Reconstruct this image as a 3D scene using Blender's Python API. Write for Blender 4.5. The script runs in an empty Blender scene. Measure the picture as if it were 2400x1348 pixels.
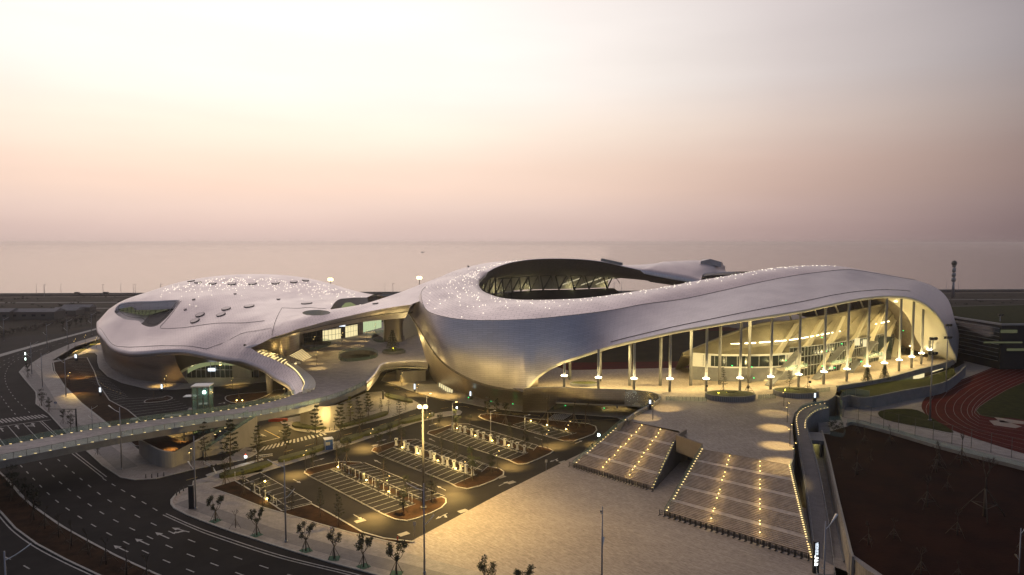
import bpy, bmesh, math, random
import numpy as np
from mathutils import Vector, Matrix
from mathutils import geometry as mgeo
from mathutils.bvhtree import BVHTree

scene = bpy.context.scene
COL = scene.collection
R = math.radians
random.seed(7)
rng = random.Random(11)

# ------------------------------------------------------------------ camera
H, F = 50.0, 1600.0
PITCH = math.atan((674 - 568) / F)
cam_d = bpy.data.cameras.new('camera')
cam_d.sensor_width = 36.0
cam_d.lens = 36.0 * F / 2400.0
cam_d.clip_start = 1.0
cam_d.clip_end = 60000.0
cam = bpy.data.objects.new('camera', cam_d)
COL.objects.link(cam)
cam.location = (0, 0, H)
cam.rotation_euler = (math.pi / 2 - PITCH, 0, 0)
scene.camera = cam
_c, _s = math.cos(PITCH), math.sin(PITCH)


def ray(px, py):
    a, b = (px - 1200) / F, -(py - 674) / F
    return Vector((a, _c + b * _s, -_s + b * _c))


def G(px, py, z=0.0):
    """the point of the level plane z seen at this pixel of the survey picture"""
    d = ray(px, py)
    t = (z - H) / d.z
    return Vector((d.x * t, d.y * t, z))


def P(px, py, Y):
    d = ray(px, py)
    t = Y / d.y
    return Vector((d.x * t, Y, H + d.z * t))


# ------------------------------------------------------------------ view, world, sun
scene.view_settings.view_transform = 'Standard'
scene.view_settings.look = 'None'
scene.view_settings.gamma = 1.0
scene.view_settings.exposure = 0.0
scene.cycles.max_bounces = 5
scene.cycles.diffuse_bounces = 2
scene.cycles.glossy_bounces = 3
scene.cycles.transmission_bounces = 4
scene.cycles.transparent_max_bounces = 12
scene.cycles.volume_bounces = 1
scene.cycles.sample_clamp_indirect = 3.0
scene.cycles.sample_clamp_direct = 12.0
scene.cycles.caustics_reflective = False
scene.cycles.caustics_refractive = False
scene.cycles.use_denoising = True

SUN_AZ = R(-22)      # from +Y towards -X, behind the hall
SUN_EL = R(4.0)
world = bpy.data.worlds.new('World')
scene.world = world
world.use_nodes = True
wn, wl = world.node_tree.nodes, world.node_tree.links
wn.clear()


def wnode(t, **kw):
    n = wn.new(t)
    for k, v in kw.items():
        setattr(n, k, v)
    return n


def wmath(op, a, b=None, clamp=False):
    n = wnode('ShaderNodeMath', operation=op, use_clamp=clamp)
    for i, v in enumerate((a, b)):
        if v is None:
            continue
        if isinstance(v, (int, float)):
            n.inputs[i].default_value = v
        else:
            wl.new(v, n.inputs[i])
    return n.outputs[0]


def wramp(fac, stops):
    n = wnode('ShaderNodeValToRGB')
    el = n.color_ramp.elements
    el[0].position, el[0].color = stops[0][0], (*stops[0][1], 1)
    el[1].position, el[1].color = stops[-1][0], (*stops[-1][1], 1)
    for p, c in stops[1:-1]:
        e = el.new(p)
        e.color = (*c, 1)
    wl.new(fac, n.inputs[0])
    return n.outputs[0]


tc = wnode('ShaderNodeTexCoord')
sep = wnode('ShaderNodeSeparateXYZ')
wl.new(tc.outputs['Generated'], sep.inputs[0])
dx, dy, dz = sep.outputs
hl = wmath('SQRT', wmath('ADD', wmath('MULTIPLY', dx, dx), wmath('MULTIPLY', dy, dy)))
hl = wmath('MAXIMUM', hl, 0.001)
gaz = R(-19)
ca = wmath('DIVIDE', wmath('ADD', wmath('MULTIPLY', dx, math.sin(gaz)), wmath('MULTIPLY', dy, math.cos(gaz))), hl)
elev = wmath('DIVIDE', wmath('ARCSINE', dz), math.pi / 2)      # 0..1 above horizon
# colour of the dusk sky by height, in the direction of the afterglow
up = wramp(wmath('MAXIMUM', elev, 0.0), [
    (0.000, (0.66, 0.50, 0.455)), (0.012, (0.72, 0.54, 0.485)), (0.030, (0.85, 0.645, 0.56)), (0.048, (0.95, 0.71, 0.585)),
    (0.068, (1.01, 0.77, 0.63)), (0.10, (1.09, 0.92, 0.78)), (0.14, (1.09, 1.01, 0.93)), (0.19, (1.09, 1.02, 0.96)),
    (0.24, (1.05, 0.97, 0.93)), (0.36, (1.02, 0.88, 0.84)), (0.56, (0.62, 0.54, 0.56)), (1.0, (0.24, 0.235, 0.28))])
az = wramp(wmath('ADD', wmath('MULTIPLY', ca, 0.5), 0.5), [
    (0.0, (0.145, 0.205, 0.31)), (0.35, (0.165, 0.22, 0.32)), (0.55, (0.20, 0.215, 0.27)), (0.70, (0.26, 0.245, 0.28)), (0.78, (0.32, 0.305, 0.34)),
    (0.88, (0.63, 0.60, 0.625)), (0.94, (0.86, 0.845, 0.85)), (0.985, (1.0, 1.0, 1.0)), (1.0, (1.02, 1.02, 1.02))])
mul = wnode('ShaderNodeMixRGB', blend_type='MULTIPLY')
mul.inputs[0].default_value = 1.0
wl.new(up, mul.inputs[1])
wl.new(az, mul.inputs[2])
skyt = wnode('ShaderNodeTexSky', sky_type='NISHITA')
skyt.sun_disc = False
skyt.sun_elevation = SUN_EL
skyt.sun_rotation = SUN_AZ
skyt.dust_density = 4.0
skys = wnode('ShaderNodeMixRGB', blend_type='MULTIPLY')
skys.inputs[0].default_value = 1.0
wl.new(skyt.outputs[0], skys.inputs[1])
skys.inputs[2].default_value = (0.0008, 0.0008, 0.0009, 1)
addn = wnode('ShaderNodeMixRGB', blend_type='ADD')
addn.inputs[0].default_value = 1.0
wl.new(mul.outputs[0], addn.inputs[1])
wl.new(skys.outputs[0], addn.inputs[2])
bg = wnode('ShaderNodeBackground')
cm = wnode('ShaderNodeMapping')
cm.inputs['Scale'].default_value = (2.2, 2.2, 15.0)
wl.new(tc.outputs['Generated'], cm.inputs[0])
cn = wnode('ShaderNodeTexNoise')
cn.inputs['Scale'].default_value = 1.3
cn.inputs['Detail'].default_value = 5
wl.new(cm.outputs[0], cn.inputs[0])
cr_n = wnode('ShaderNodeMapRange')
cr_n.inputs['From Min'].default_value = 0.3
cr_n.inputs['From Max'].default_value = 0.7
cr_n.inputs['To Min'].default_value = 0.985
cr_n.inputs['To Max'].default_value = 1.05
wl.new(cn.outputs[0], cr_n.inputs[0])
cmul = wnode('ShaderNodeMixRGB', blend_type='MULTIPLY')
cmul.inputs[0].default_value = 1.0
wl.new(addn.outputs[0], cmul.inputs[1])
wl.new(cr_n.outputs[0], cmul.inputs[2])
wl.new(cmul.outputs[0], bg.inputs[0])
bg.inputs[1].default_value = 1.0
wo = wnode('ShaderNodeOutputWorld')
wl.new(bg.outputs[0], wo.inputs[0])

sun_d = bpy.data.lights.new('sun', 'SUN')
sun_d.energy = 0.15
sun_d.angle = R(60)
sun_d.color = (1.0, 0.72, 0.55)
sun = bpy.data.objects.new('sun', sun_d)
COL.objects.link(sun)
sd = Vector((math.sin(SUN_AZ) * math.cos(SUN_EL), math.cos(SUN_AZ) * math.cos(SUN_EL), math.sin(SUN_EL)))
sun.rotation_euler = (-sd).to_track_quat('-Z', 'Y').to_euler()

# ------------------------------------------------------------------ materials
MATS = {}


def new_mat(name):
    m = bpy.data.materials.new(name)
    m.use_nodes = True
    m.node_tree.nodes.clear()
    MATS[name] = m
    return m, m.node_tree.nodes, m.node_tree.links


def principled(name, color, rough=0.6, metal=0.0, noise=0.0, nscale=1.0, bump=0.0, bscale=8.0, dark=None, spec=0.5, stretch=(1, 1, 1), detail=5.0, alpha=None):
    """base colour varied by noise between `color` and `dark`, optional bump"""
    m, n, l = new_mat(name)
    out = n.new('ShaderNodeOutputMaterial')
    b = n.new('ShaderNodeBsdfPrincipled')
    b.inputs['Roughness'].default_value = rough
    b.inputs['Metallic'].default_value = metal
    b.inputs['Specular IOR Level'].default_value = spec
    b.inputs['Base Color'].default_value = (*color, 1)
    if alpha is not None:
        b.inputs['Alpha'].default_value = alpha
    l.new(b.outputs[0], out.inputs[0])
    g = n.new('ShaderNodeNewGeometry')
    mp = n.new('ShaderNodeMapping')
    mp.inputs['Scale'].default_value = stretch
    l.new(g.outputs['Position'], mp.inputs[0])
    if dark is not None:
        t = n.new('ShaderNodeTexNoise')
        t.inputs['Scale'].default_value = nscale
        t.inputs['Detail'].default_value = detail
        t.inputs['Roughness'].default_value = 0.65
        l.new(mp.outputs[0], t.inputs[0])
        r = n.new('ShaderNodeValToRGB')
        r.color_ramp.elements[0].position = 0.38
        r.color_ramp.elements[1].position = 0.62
        r.color_ramp.elements[0].color = (*dark, 1)
        r.color_ramp.elements[1].color = (*color, 1)
        l.new(t.outputs[0], r.inputs[0])
        l.new(r.outputs[0], b.inputs['Base Color'])
    if bump > 0:
        t2 = n.new('ShaderNodeTexNoise')
        t2.inputs['Scale'].default_value = bscale
        t2.inputs['Detail'].default_value = 4
        l.new(g.outputs['Position'], t2.inputs[0])
        bp = n.new('ShaderNodeBump')
        bp.inputs['Strength'].default_value = bump
        bp.inputs['Distance'].default_value = 0.1
        l.new(t2.outputs[0], bp.inputs['Height'])
        l.new(bp.outputs[0], b.inputs['Normal'])
    return m


def emissive(name, color, strength):
    m, n, l = new_mat(name)
    out = n.new('ShaderNodeOutputMaterial')
    e = n.new('ShaderNodeEmission')
    e.inputs[0].default_value = (*color, 1)
    e.inputs[1].default_value = strength
    l.new(e.outputs[0], out.inputs[0])
    return m


WARM = (1.0, 0.70, 0.24)
WARMW = (1.0, 0.76, 0.30)
M_asphalt = principled('asphalt', (0.034, 0.030, 0.028), 0.9, dark=(0.021, 0.019, 0.018), nscale=0.09, spec=0.12, bump=0.25, bscale=9)
M_earth = principled('scrub ground', (0.060, 0.050, 0.036), 0.95, dark=(0.030, 0.028, 0.020), nscale=0.05, bump=0.5, bscale=1.2, spec=0.08)
M_soil = principled('red planting soil', (0.055, 0.029, 0.016), 0.95, dark=(0.024, 0.014, 0.009), nscale=0.35, bump=0.8, bscale=2.5, spec=0.08)
M_field = principled('bare red soil', (0.030, 0.010, 0.006), 0.95, dark=(0.016, 0.006, 0.005), nscale=0.12, bump=0.8, bscale=2.0, spec=0.08)
M_lawn = principled('short turf', (0.045, 0.050, 0.016), 0.95, dark=(0.026, 0.030, 0.010), nscale=0.6, bump=0.8, bscale=5, spec=0.08)
M_pitch = principled('pitch turf', (0.045, 0.036, 0.020), 0.95, dark=(0.032, 0.027, 0.015), nscale=0.12, spec=0.08)
M_track = principled('red running track', (0.095, 0.010, 0.009), 0.85, dark=(0.070, 0.008, 0.007), nscale=0.3, spec=0.08)
M_conc = principled('fair faced concrete', (0.30, 0.275, 0.24), 0.75, dark=(0.23, 0.21, 0.185), nscale=0.25, stretch=(1, 1, 0.3))
M_wallgrey = principled('grey render wall', (0.20, 0.20, 0.205), 0.7, dark=(0.155, 0.155, 0.165), nscale=0.4)
M_kerb = principled('kerb stone', (0.42, 0.40, 0.36), 0.7, dark=(0.30, 0.285, 0.26), nscale=1.5)
M_paint = principled('road paint', (0.50, 0.48, 0.44), 0.7, dark=(0.28, 0.27, 0.25), nscale=1.4)
M_lane = principled('faint lane paint', (0.26, 0.20, 0.19), 0.7)
M_paint_y = principled('yellow road paint', (0.62, 0.42, 0.08), 0.6, dark=(0.40, 0.27, 0.06), nscale=1.4)
M_steel = principled('painted grey steel', (0.34, 0.34, 0.35), 0.45, metal=0.3)
M_bowl = principled('cream bowl plaster', (0.30, 0.27, 0.19), 0.7, dark=(0.24, 0.21, 0.15), nscale=.3)
M_skyl = principled('matt skylight cover', (0.50, 0.46, 0.45), 0.6)
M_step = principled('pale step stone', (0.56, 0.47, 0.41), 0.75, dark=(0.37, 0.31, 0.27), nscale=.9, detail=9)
M_riser = principled('shaded riser stone', (0.31, 0.245, 0.205), 0.8, dark=(0.22, 0.175, 0.145), nscale=.9)  # riser shade is put into this darker copy of the step stone
M_rib = principled('rib plaster', (0.47, 0.43, 0.33), 0.7)
M_colum = principled('column paint', (0.22, 0.22, 0.225), 0.5)
M_pole = principled('galvanised pole', (0.30, 0.30, 0.33), 0.45, metal=0.5)
M_white = principled('white painted metal', (0.75, 0.74, 0.72), 0.4)
M_post = principled('grey-white charger shell', (0.48, 0.47, 0.46), 0.5)
M_black = principled('black painted metal', (0.018, 0.018, 0.02), 0.45)
M_darkst = principled('dark steel truss', (0.10, 0.093, 0.082), 0.6, metal=0.2)
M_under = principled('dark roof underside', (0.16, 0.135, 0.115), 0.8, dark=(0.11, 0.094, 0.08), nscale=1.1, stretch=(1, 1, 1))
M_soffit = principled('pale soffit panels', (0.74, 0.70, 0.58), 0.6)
M_bark = principled('bark', (0.075, 0.055, 0.040), 0.9)
M_barkpale = principled('pale timber stake', (0.085, 0.068, 0.05), 0.9)
M_leaf = principled('dusk foliage', (0.050, 0.058, 0.022), 0.8, dark=(0.024, 0.032, 0.013), nscale=2.5)
M_leafd = principled('dark foliage', (0.024, 0.028, 0.014), 0.85, dark=(0.014, 0.018, 0.009), nscale=2.0)
M_hedge = principled('clipped hedge', (0.085, 0.088, 0.020), 0.85, dark=(0.040, 0.045, 0.012), nscale=2.0, bump=0.6)
M_blue = principled('blue kiosk panel', (0.020, 0.075, 0.26), 0.5, dark=(0.015, 0.05, 0.18), nscale=2)
M_sand = principled('pale sand', (0.33, 0.27, 0.22), 0.95)
M_greennet = principled('green root netting', (0.02, 0.09, 0.055), 0.8)
M_redbox = principled('red plastic barrier', (0.35, 0.05, 0.03), 0.6)
M_darkwin = principled('unlit glazing', (0.022, 0.030, 0.032), 0.12, spec=0.8)
M_seat = principled('dark stadium seats', (0.040, 0.036, 0.034), 0.8, dark=(0.025, 0.023, 0.022), nscale=2, spec=0.08)
M_sea = None

E_warm = emissive('warm lamp', WARM, 6)
E_flood = emissive('floodlight face', (1.0, 0.74, 0.34), 4.5)
E_step = emissive('step light', (1.0, 0.70, 0.25), 9)
E_dot = emissive('roof pinlight', (1.0, 0.90, 0.72), 2.9)
E_sign = emissive('lit sign face', (0.80, 0.90, 1.0), 1.7)
E_uplight = emissive('column uplight', (1.0, 0.86, 0.50), 40)
E_strip = emissive('linear light', (1.0, 0.86, 0.50), 7)
E_green = emissive('green exit light', (0.05, 1.0, 0.25), 2.5)
E_red = emissive('red signal', (1.0, 0.06, 0.02), 5)
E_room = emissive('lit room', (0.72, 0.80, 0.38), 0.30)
E_roomw = emissive('bright lit doorway', (1.0, 0.85, 0.45), 1.0)
E_roomg = emissive('lit lobby glazing', (0.72, 0.86, 0.48), 0.75)
E_yel = emissive('yellow uplight', (1.0, 0.85, 0.05), 12)
E_dimroom = emissive('dim lit room', (0.75, 0.80, 0.45), 0.09)


def paving(name, c1, c2, streak, scale=0.35, angle=0.0, tile=1.2):
    """stone paving: slab courses plus streaky damp stains"""
    m, n, l = new_mat(name)
    out = n.new('ShaderNodeOutputMaterial')
    b = n.new('ShaderNodeBsdfPrincipled')
    b.inputs['Roughness'].default_value = 0.7
    l.new(b.outputs[0], out.inputs[0])
    g = n.new('ShaderNodeNewGeometry')
    mp = n.new('ShaderNodeMapping')
    mp.inputs['Rotation'].default_value = (0, 0, angle)
    l.new(g.outputs['Position'], mp.inputs[0])
    br = n.new('ShaderNodeTexBrick')
    br.inputs['Scale'].default_value = 1.0
    br.inputs['Brick Width'].default_value = tile
    br.inputs['Row Height'].default_value = tile * 0.5
    br.inputs['Mortar Size'].default_value = 0.02
    br.inputs['Color1'].default_value = (*c1, 1)
    br.inputs['Color2'].default_value = (*[v * 0.88 for v in c1], 1)
    br.inputs['Mortar'].default_value = (*[v * 0.62 for v in c1], 1)
    l.new(mp.outputs[0], br.inputs[0])
    m2 = n.new('ShaderNodeMapping')
    m2.inputs['Scale'].default_value = streak
    l.new(mp.outputs[0], m2.inputs[0])
    t = n.new('ShaderNodeTexNoise')
    t.inputs['Scale'].default_value = scale
    t.inputs['Detail'].default_value = 9
    t.inputs['Roughness'].default_value = 0.72
    l.new(m2.outputs[0], t.inputs[0])
    t3 = n.new('ShaderNodeTexNoise')
    t3.inputs['Scale'].default_value = 0.045
    t3.inputs['Detail'].default_value = 3
    l.new(mp.outputs[0], t3.inputs[0])
    ad = n.new('ShaderNodeMath')
    ad.operation = 'MULTIPLY_ADD'
    l.new(t3.outputs[0], ad.inputs[0])
    ad.inputs[1].default_value = 0.55
    l.new(t.outputs[0], ad.inputs[2])
    r = n.new('ShaderNodeValToRGB')
    r.color_ramp.elements[0].position = 0.67
    r.color_ramp.elements[1].position = 0.88
    r.color_ramp.elements[0].color = (1, 1, 1, 1)
    r.color_ramp.elements[1].color = (*c2, 1)
    l.new(ad.outputs[0], r.inputs[0])
    mx = n.new('ShaderNodeMixRGB')
    mx.blend_type = 'MULTIPLY'
    mx.inputs[0].default_value = 1.0
    l.new(br.outputs[0], mx.inputs[1])
    l.new(r.outputs[0], mx.inputs[2])
    l.new(mx.outputs[0], b.inputs['Base Color'])
    return m


ST_ANG = math.atan2(-14.1, 13.8)
M_pave = paving('plaza granite paving', (0.43, 0.365, 0.315), (0.66, 0.64, 0.62), (0.8, 2.2, 1), 1.3, -ST_ANG, 1.6)
M_podium = paving('podium stone paving', (0.43, 0.36, 0.30), (0.62, 0.60, 0.58), (0.8, 2.2, 1), 1.0, -ST_ANG + .5, 3.0)
M_walk = paving('footway paving', (0.36, 0.32, 0.29), (0.72, 0.72, 0.72), (1, 1, 1), 0.5, 0.5, 0.9)
M_walkd = paving('dark cycle lane paving', (0.20, 0.18, 0.175), (0.8, 0.8, 0.8), (1, 1, 1), 0.5, 0.5, 0.9)
M_deckp = paving('deck stone paving', (0.50, 0.43, 0.40), (0.66, 0.66, 0.66), (1, 2, 1), 0.5, 0.2, 1.4)


def cladding(name, base=(0.60, 0.57, 0.56), rough=0.34, bw=3.0, rh=0.5, uv=True, mort=0.03, dark=0.55, bump=0.25, var=0.10, metal=1.0):
    """silver metal shingles; courses run along U"""
    m, n, l = new_mat(name)
    out = n.new('ShaderNodeOutputMaterial')
    b = n.new('ShaderNodeBsdfPrincipled')
    b.inputs['Metallic'].default_value = metal
    l.new(b.outputs[0], out.inputs[0])
    t = n.new('ShaderNodeUVMap' if uv else 'ShaderNodeNewGeometry')
    src = t.outputs['UV'] if uv else t.outputs['Position']
    br = n.new('ShaderNodeTexBrick')
    br.inputs['Scale'].default_value = 1.0
    br.inputs['Brick Width'].default_value = bw
    br.inputs['Row Height'].default_value = rh
    br.inputs['Mortar Size'].default_value = mort
    br.inputs['Mortar Smooth'].default_value = 0.3
    br.inputs['Color1'].default_value = (*base, 1)
    br.inputs['Color2'].default_value = (*[v * (1 - var) for v in base], 1)
    br.inputs['Mortar'].default_value = (*[v * dark for v in base], 1)
    l.new(src, br.inputs[0])
    ns = n.new('ShaderNodeTexNoise')
    ns.inputs['Scale'].default_value = 0.12
    ns.inputs['Detail'].default_value = 4
    g = n.new('ShaderNodeNewGeometry')
    l.new(g.outputs['Position'], ns.inputs[0])
    rr = n.new('ShaderNodeMapRange')
    rr.inputs['From Min'].default_value = 0.3
    rr.inputs['From Max'].default_value = 0.7
    rr.inputs['To Min'].default_value = rough - 0.05
    rr.inputs['To Max'].default_value = rough + 0.07
    l.new(ns.outputs[0], rr.inputs[0])
    l.new(rr.outputs[0], b.inputs['Roughness'])
    l.new(br.outputs[0], b.inputs['Base Color'])
    bp = n.new('ShaderNodeBump')
    bp.inputs['Strength'].default_value = bump
    bp.inputs['Distance'].default_value = 0.05
    inv = n.new('ShaderNodeMath')
    inv.operation = 'SUBTRACT'
    inv.inputs[0].default_value = 1.0
    l.new(br.outputs['Fac'], inv.inputs[1])
    l.new(inv.outputs[0], bp.inputs['Height'])
    l.new(bp.outputs[0], b.inputs['Normal'])
    return m


M_clad = cladding('silver shingle cladding', (0.68, 0.64, 0.66), 0.38, 3.2, 0.58, dark=0.62, mort=0.045, metal=0.9, bump=.3)
M_cladroof = cladding('silver roof sheets', (0.86, 0.77, 0.76), 0.40, 2.8, 1.7, dark=0.62, mort=0.08, bump=0.12, var=0.07, metal=0.8)
M_hallroof = cladding('fine silver roof shingles', (0.86, 0.77, 0.76), 0.40, 1.7, 1.1, dark=0.68, mort=0.07, bump=0.1, var=0.07, metal=0.8)
M_cladlow = cladding('bronze tinted cladding', (0.60, 0.52, 0.44), 0.40, 2.4, 0.55, dark=0.5)
M_cladlit = cladding('polished metal cladding', (0.62, 0.60, 0.56), 0.25, 2.2, 0.5, dark=0.5, bump=0.6)


def glass_mat(name, tint, alpha):
    m, n, l = new_mat(name)
    out = n.new('ShaderNodeOutputMaterial')
    tr = n.new('ShaderNodeBsdfTransparent')
    tr.inputs[0].default_value = (*tint, 1)
    gl = n.new('ShaderNodeBsdfPrincipled')
    gl.inputs['Base Color'].default_value = (tint[0] * 0.45, tint[1] * 0.6, tint[2] * 0.55, 1)
    gl.inputs['Roughness'].default_value = 0.15
    mx = n.new('ShaderNodeMixShader')
    mx.inputs[0].default_value = alpha
    l.new(tr.outputs[0], mx.inputs[1])
    l.new(gl.outputs[0], mx.inputs[2])
    l.new(mx.outputs[0], out.inputs[0])
    return m


M_rail = glass_mat('green tinted balustrade glass', (0.92, 0.96, 0.94), 0.15)
M_glass = glass_mat('clear glazing', (0.78, 0.88, 0.84), 0.30)

# ------------------------------------------------------------------ helpers


def tag(o, label=None, cat=None, group=None, kind=None):
    if label:
        o['label'] = label
    if cat:
        o['category'] = cat
    if group:
        o['group'] = group
    if kind:
        o['kind'] = kind
    return o


def empty(name, loc, rz=0.0, label=None, cat=None, group=None):
    o = bpy.data.objects.new(name, None)
    o.empty_display_size = 0.5
    COL.objects.link(o)
    o.location = loc
    o.rotation_euler = (0, 0, rz)
    return tag(o, label, cat, group)


class MB:
    def __init__(s):
        s.v, s.f, s.uv, s.sm = [], [], {}, []

    def add(s, vs, fs, uvs=None, smooth=False):
        k = len(s.v)
        s.v += [tuple(v) for v in vs]
        for i, f in enumerate(fs):
            if uvs:
                s.uv[len(s.f)] = uvs[i]
            s.f.append([j + k for j in f])
            s.sm.append(smooth)
        return s

    def box(s, c, size, rz=0.0, M=None):
        hx, hy, hz = size[0] / 2, size[1] / 2, size[2] / 2
        cs, sn = math.cos(rz), math.sin(rz)
        vs = []
        for z in (-hz, hz):
            for x, y in ((-hx, -hy), (hx, -hy), (hx, hy), (-hx, hy)):
                vs.append((c[0] + x * cs - y * sn, c[1] + x * sn + y * cs, c[2] + z))
        if M:
            vs = [M @ Vector(v) for v in vs]
        return s.add(vs, [(3, 2, 1, 0), (4, 5, 6, 7), (0, 1, 5, 4), (1, 2, 6, 5), (2, 3, 7, 6), (3, 0, 4, 7)])

    def cyl(s, p0, p1, r0, r1=None, n=8, caps=True, smooth=True):
        p0, p1 = Vector(p0), Vector(p1)
        r1 = r0 if r1 is None else r1
        d = (p1 - p0).normalized()
        a = d.orthogonal().normalized()
        b = d.cross(a)
        vs = []
        for p, r in ((p0, r0), (p1, r1)):
            for i in range(n):
                t = 2 * math.pi * i / n
                vs.append(p + (a * math.cos(t) + b * math.sin(t)) * r)
        fs = [(i, (i + 1) % n, n + (i + 1) % n, n + i) for i in range(n)]
        s.add(vs, fs, smooth=smooth)
        if caps:
            k = len(s.v) - 2 * n
            s.f.append([k + i for i in range(n)][::-1])
            s.f.append([k + n + i for i in range(n)])
            s.sm += [False, False]
        return s

    def tube(s, pts, r, n=6):
        for i in range(len(pts) - 1):
            ra = r[i] if isinstance(r, (list, tuple)) else r
            rb = r[i + 1] if isinstance(r, (list, tuple)) else r
            s.cyl(pts[i], pts[i + 1], ra, rb, n)
        return s

    def prism(s, poly, z0, z1, bottom=True):
        n = len(poly)
        area = sum(poly[i][0] * poly[(i + 1) % n][1] - poly[(i + 1) % n][0] * poly[i][1] for i in range(n))
        if area < 0:
            poly = poly[::-1]
        vs = [(p[0], p[1], z0) for p in poly] + [(p[0], p[1], z1) for p in poly]
        fs = [[n + i for i in range(n)]] + [(i, (i + 1) % n, n + (i + 1) % n, n + i) for i in range(n)]
        if bottom:
            fs.append([n - 1 - i for i in range(n)])
        return s.add(vs, fs)

    def flat(s, poly, z):
        n = len(poly)
        area = sum(poly[i][0] * poly[(i + 1) % n][1] - poly[(i + 1) % n][0] * poly[i][1] for i in range(n))
        if area < 0:
            poly = poly[::-1]
        return s.add([(p[0], p[1], z) for p in poly], [list(range(n))])

    def ribbon(s, pts, w, z0, z1, closed=False, side=0.0):
        """box-profile strip along a plan polyline; side shifts it left of travel"""
        L = offset(pts, side + w / 2, closed)
        Rr = offset(pts, side - w / 2, closed)
        n = len(pts)
        zz = [(p[2] if len(p) > 2 else 0.0) for p in pts]
        vs = []
        for i in range(n):
            for q, h in ((L[i], z0), (Rr[i], z0), (Rr[i], z1), (L[i], z1)):
                vs.append((q[0], q[1], h + zz[i]))
        fs = []
        m = n if closed else n - 1
        for i in range(m):
            a, b = 4 * i, 4 * ((i + 1) % n)
            for k in range(4):
                fs.append((a + k, a + (k + 1) % 4, b + (k + 1) % 4, b + k))
        if not closed:
            fs += [(0, 3, 2, 1), (4 * n - 4, 4 * n - 3, 4 * n - 2, 4 * n - 1)]
        return s.add(vs, fs)

    def wall(s, pts, z0, z1, t=0.2):
        return s.ribbon([(p[0], p[1], 0) for p in pts], t, z0, z1)

    def grid(s, rows, closed_u=False, closed_v=False, uvs=None, smooth=True, flip=False):
        """rows: list of rows of points, same length"""
        nr, nc = len(rows), len(rows[0])
        vs = [p for r in rows for p in r]
        fs, us = [], []
        for i in range(nr if closed_u else nr - 1):
            for j in range(nc if closed_v else nc - 1):
                i2, j2 = (i + 1) % nr, (j + 1) % nc
                f = [i * nc + j, i2 * nc + j, i2 * nc + j2, i * nc + j2]
                u = None
                if uvs:
                    u = [uvs[i][j], uvs[i + 1][j], uvs[i + 1][j + 1], uvs[i][j + 1]]
                if flip:
                    f = f[::-1]
                    u = u[::-1] if u else None
                fs.append(f)
                us.append(u)
        return s.add(vs, fs, us if uvs else None, smooth)

    def build(s, name, mat, parent=None, world=True, **kw):
        me = bpy.data.meshes.new(name)
        me.from_pydata(s.v, [], s.f)
        me.materials.append(mat)
        if s.uv:
            ul = me.uv_layers.new(name='UVMap')
            for p in me.polygons:
                u = s.uv.get(p.index)
                if u:
                    for k, li in enumerate(p.loop_indices):
                        ul.data[li].uv = u[k]
        me.polygons.foreach_set('use_smooth', s.sm)
        me.update()
        o = bpy.data.objects.new(name, me)
        COL.objects.link(o)
        if parent is not None:
            o.parent = parent
            if world:      # vertices are given in world space
                mw = parent.matrix_basis
                if parent.parent:
                    mw = parent.parent.matrix_basis @ mw
                o.matrix_parent_inverse = Matrix()
                me.transform(mw.inverted())
        return tag(o, **kw)


def offset(pts, d, closed=False):
    n = len(pts)
    out = []
    for i in range(n):
        a = pts[(i - 1) % n] if (closed or i > 0) else pts[i]
        b = pts[(i + 1) % n] if (closed or i < n - 1) else pts[i]
        tx, ty = b[0] - a[0], b[1] - a[1]
        l = math.hypot(tx, ty) or 1.0
        out.append((pts[i][0] - ty / l * d, pts[i][1] + tx / l * d))
    return out


def cr(pts, k=6, closed=False):
    """Catmull-Rom through points (any dimension)"""
    pts = [np.array(tuple(p), float) for p in pts]
    n = len(pts)
    out = []
    for i in range(n if closed else n - 1):
        p1, p2 = pts[i], pts[(i + 1) % n]
        p0 = pts[(i - 1) % n] if (closed or i > 0) else 2 * p1 - p2
        p3 = pts[(i + 2) % n] if (closed or i < n - 2) else 2 * p2 - p1
        for j in range(k):
            t = j / k
            out.append(0.5 * ((2 * p1) + (-p0 + p2) * t + (2 * p0 - 5 * p1 + 4 * p2 - p3) * t * t + (-p0 + 3 * p1 - 3 * p2 + p3) * t ** 3))
    if not closed:
        out.append(pts[-1])
    return [tuple(float(c) for c in p) for p in out]


def gp(pxs, z=0.0, k=0, closed=False):
    """plan polyline from picture points on the plane z, optionally smoothed"""
    w = [G(a, b, z) for a, b in pxs]
    w = [(p.x, p.y) for p in w]
    return cr(w, k, closed) if k else w


def walk(pts, step, start=0.0):
    """points and headings every `step` metres along a polyline"""
    out, acc, nxt = [], 0.0, start
    for i in range(len(pts) - 1):
        a, b = Vector(pts[i]), Vector(pts[i + 1])
        l = (b - a).length
        while l > 0 and nxt <= acc + l:
            t = (nxt - acc) / l
            out.append((a.lerp(b, t), math.atan2(b[1] - a[1], b[0] - a[0])))
            nxt += step
        acc += l
    return out


def plen(pts):
    return sum((Vector(pts[i + 1]) - Vector(pts[i])).length for i in range(len(pts) - 1))


def in_poly(x, y, poly):
    c = False
    n = len(poly)
    j = n - 1
    for i in range(n):
        xi, yi, xj, yj = poly[i][0], poly[i][1], poly[j][0], poly[j][1]
        if (yi > y) != (yj > y) and x < (xj - xi) * (y - yi) / (yj - yi) + xi:
            c = not c
        j = i
    return c


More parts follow.
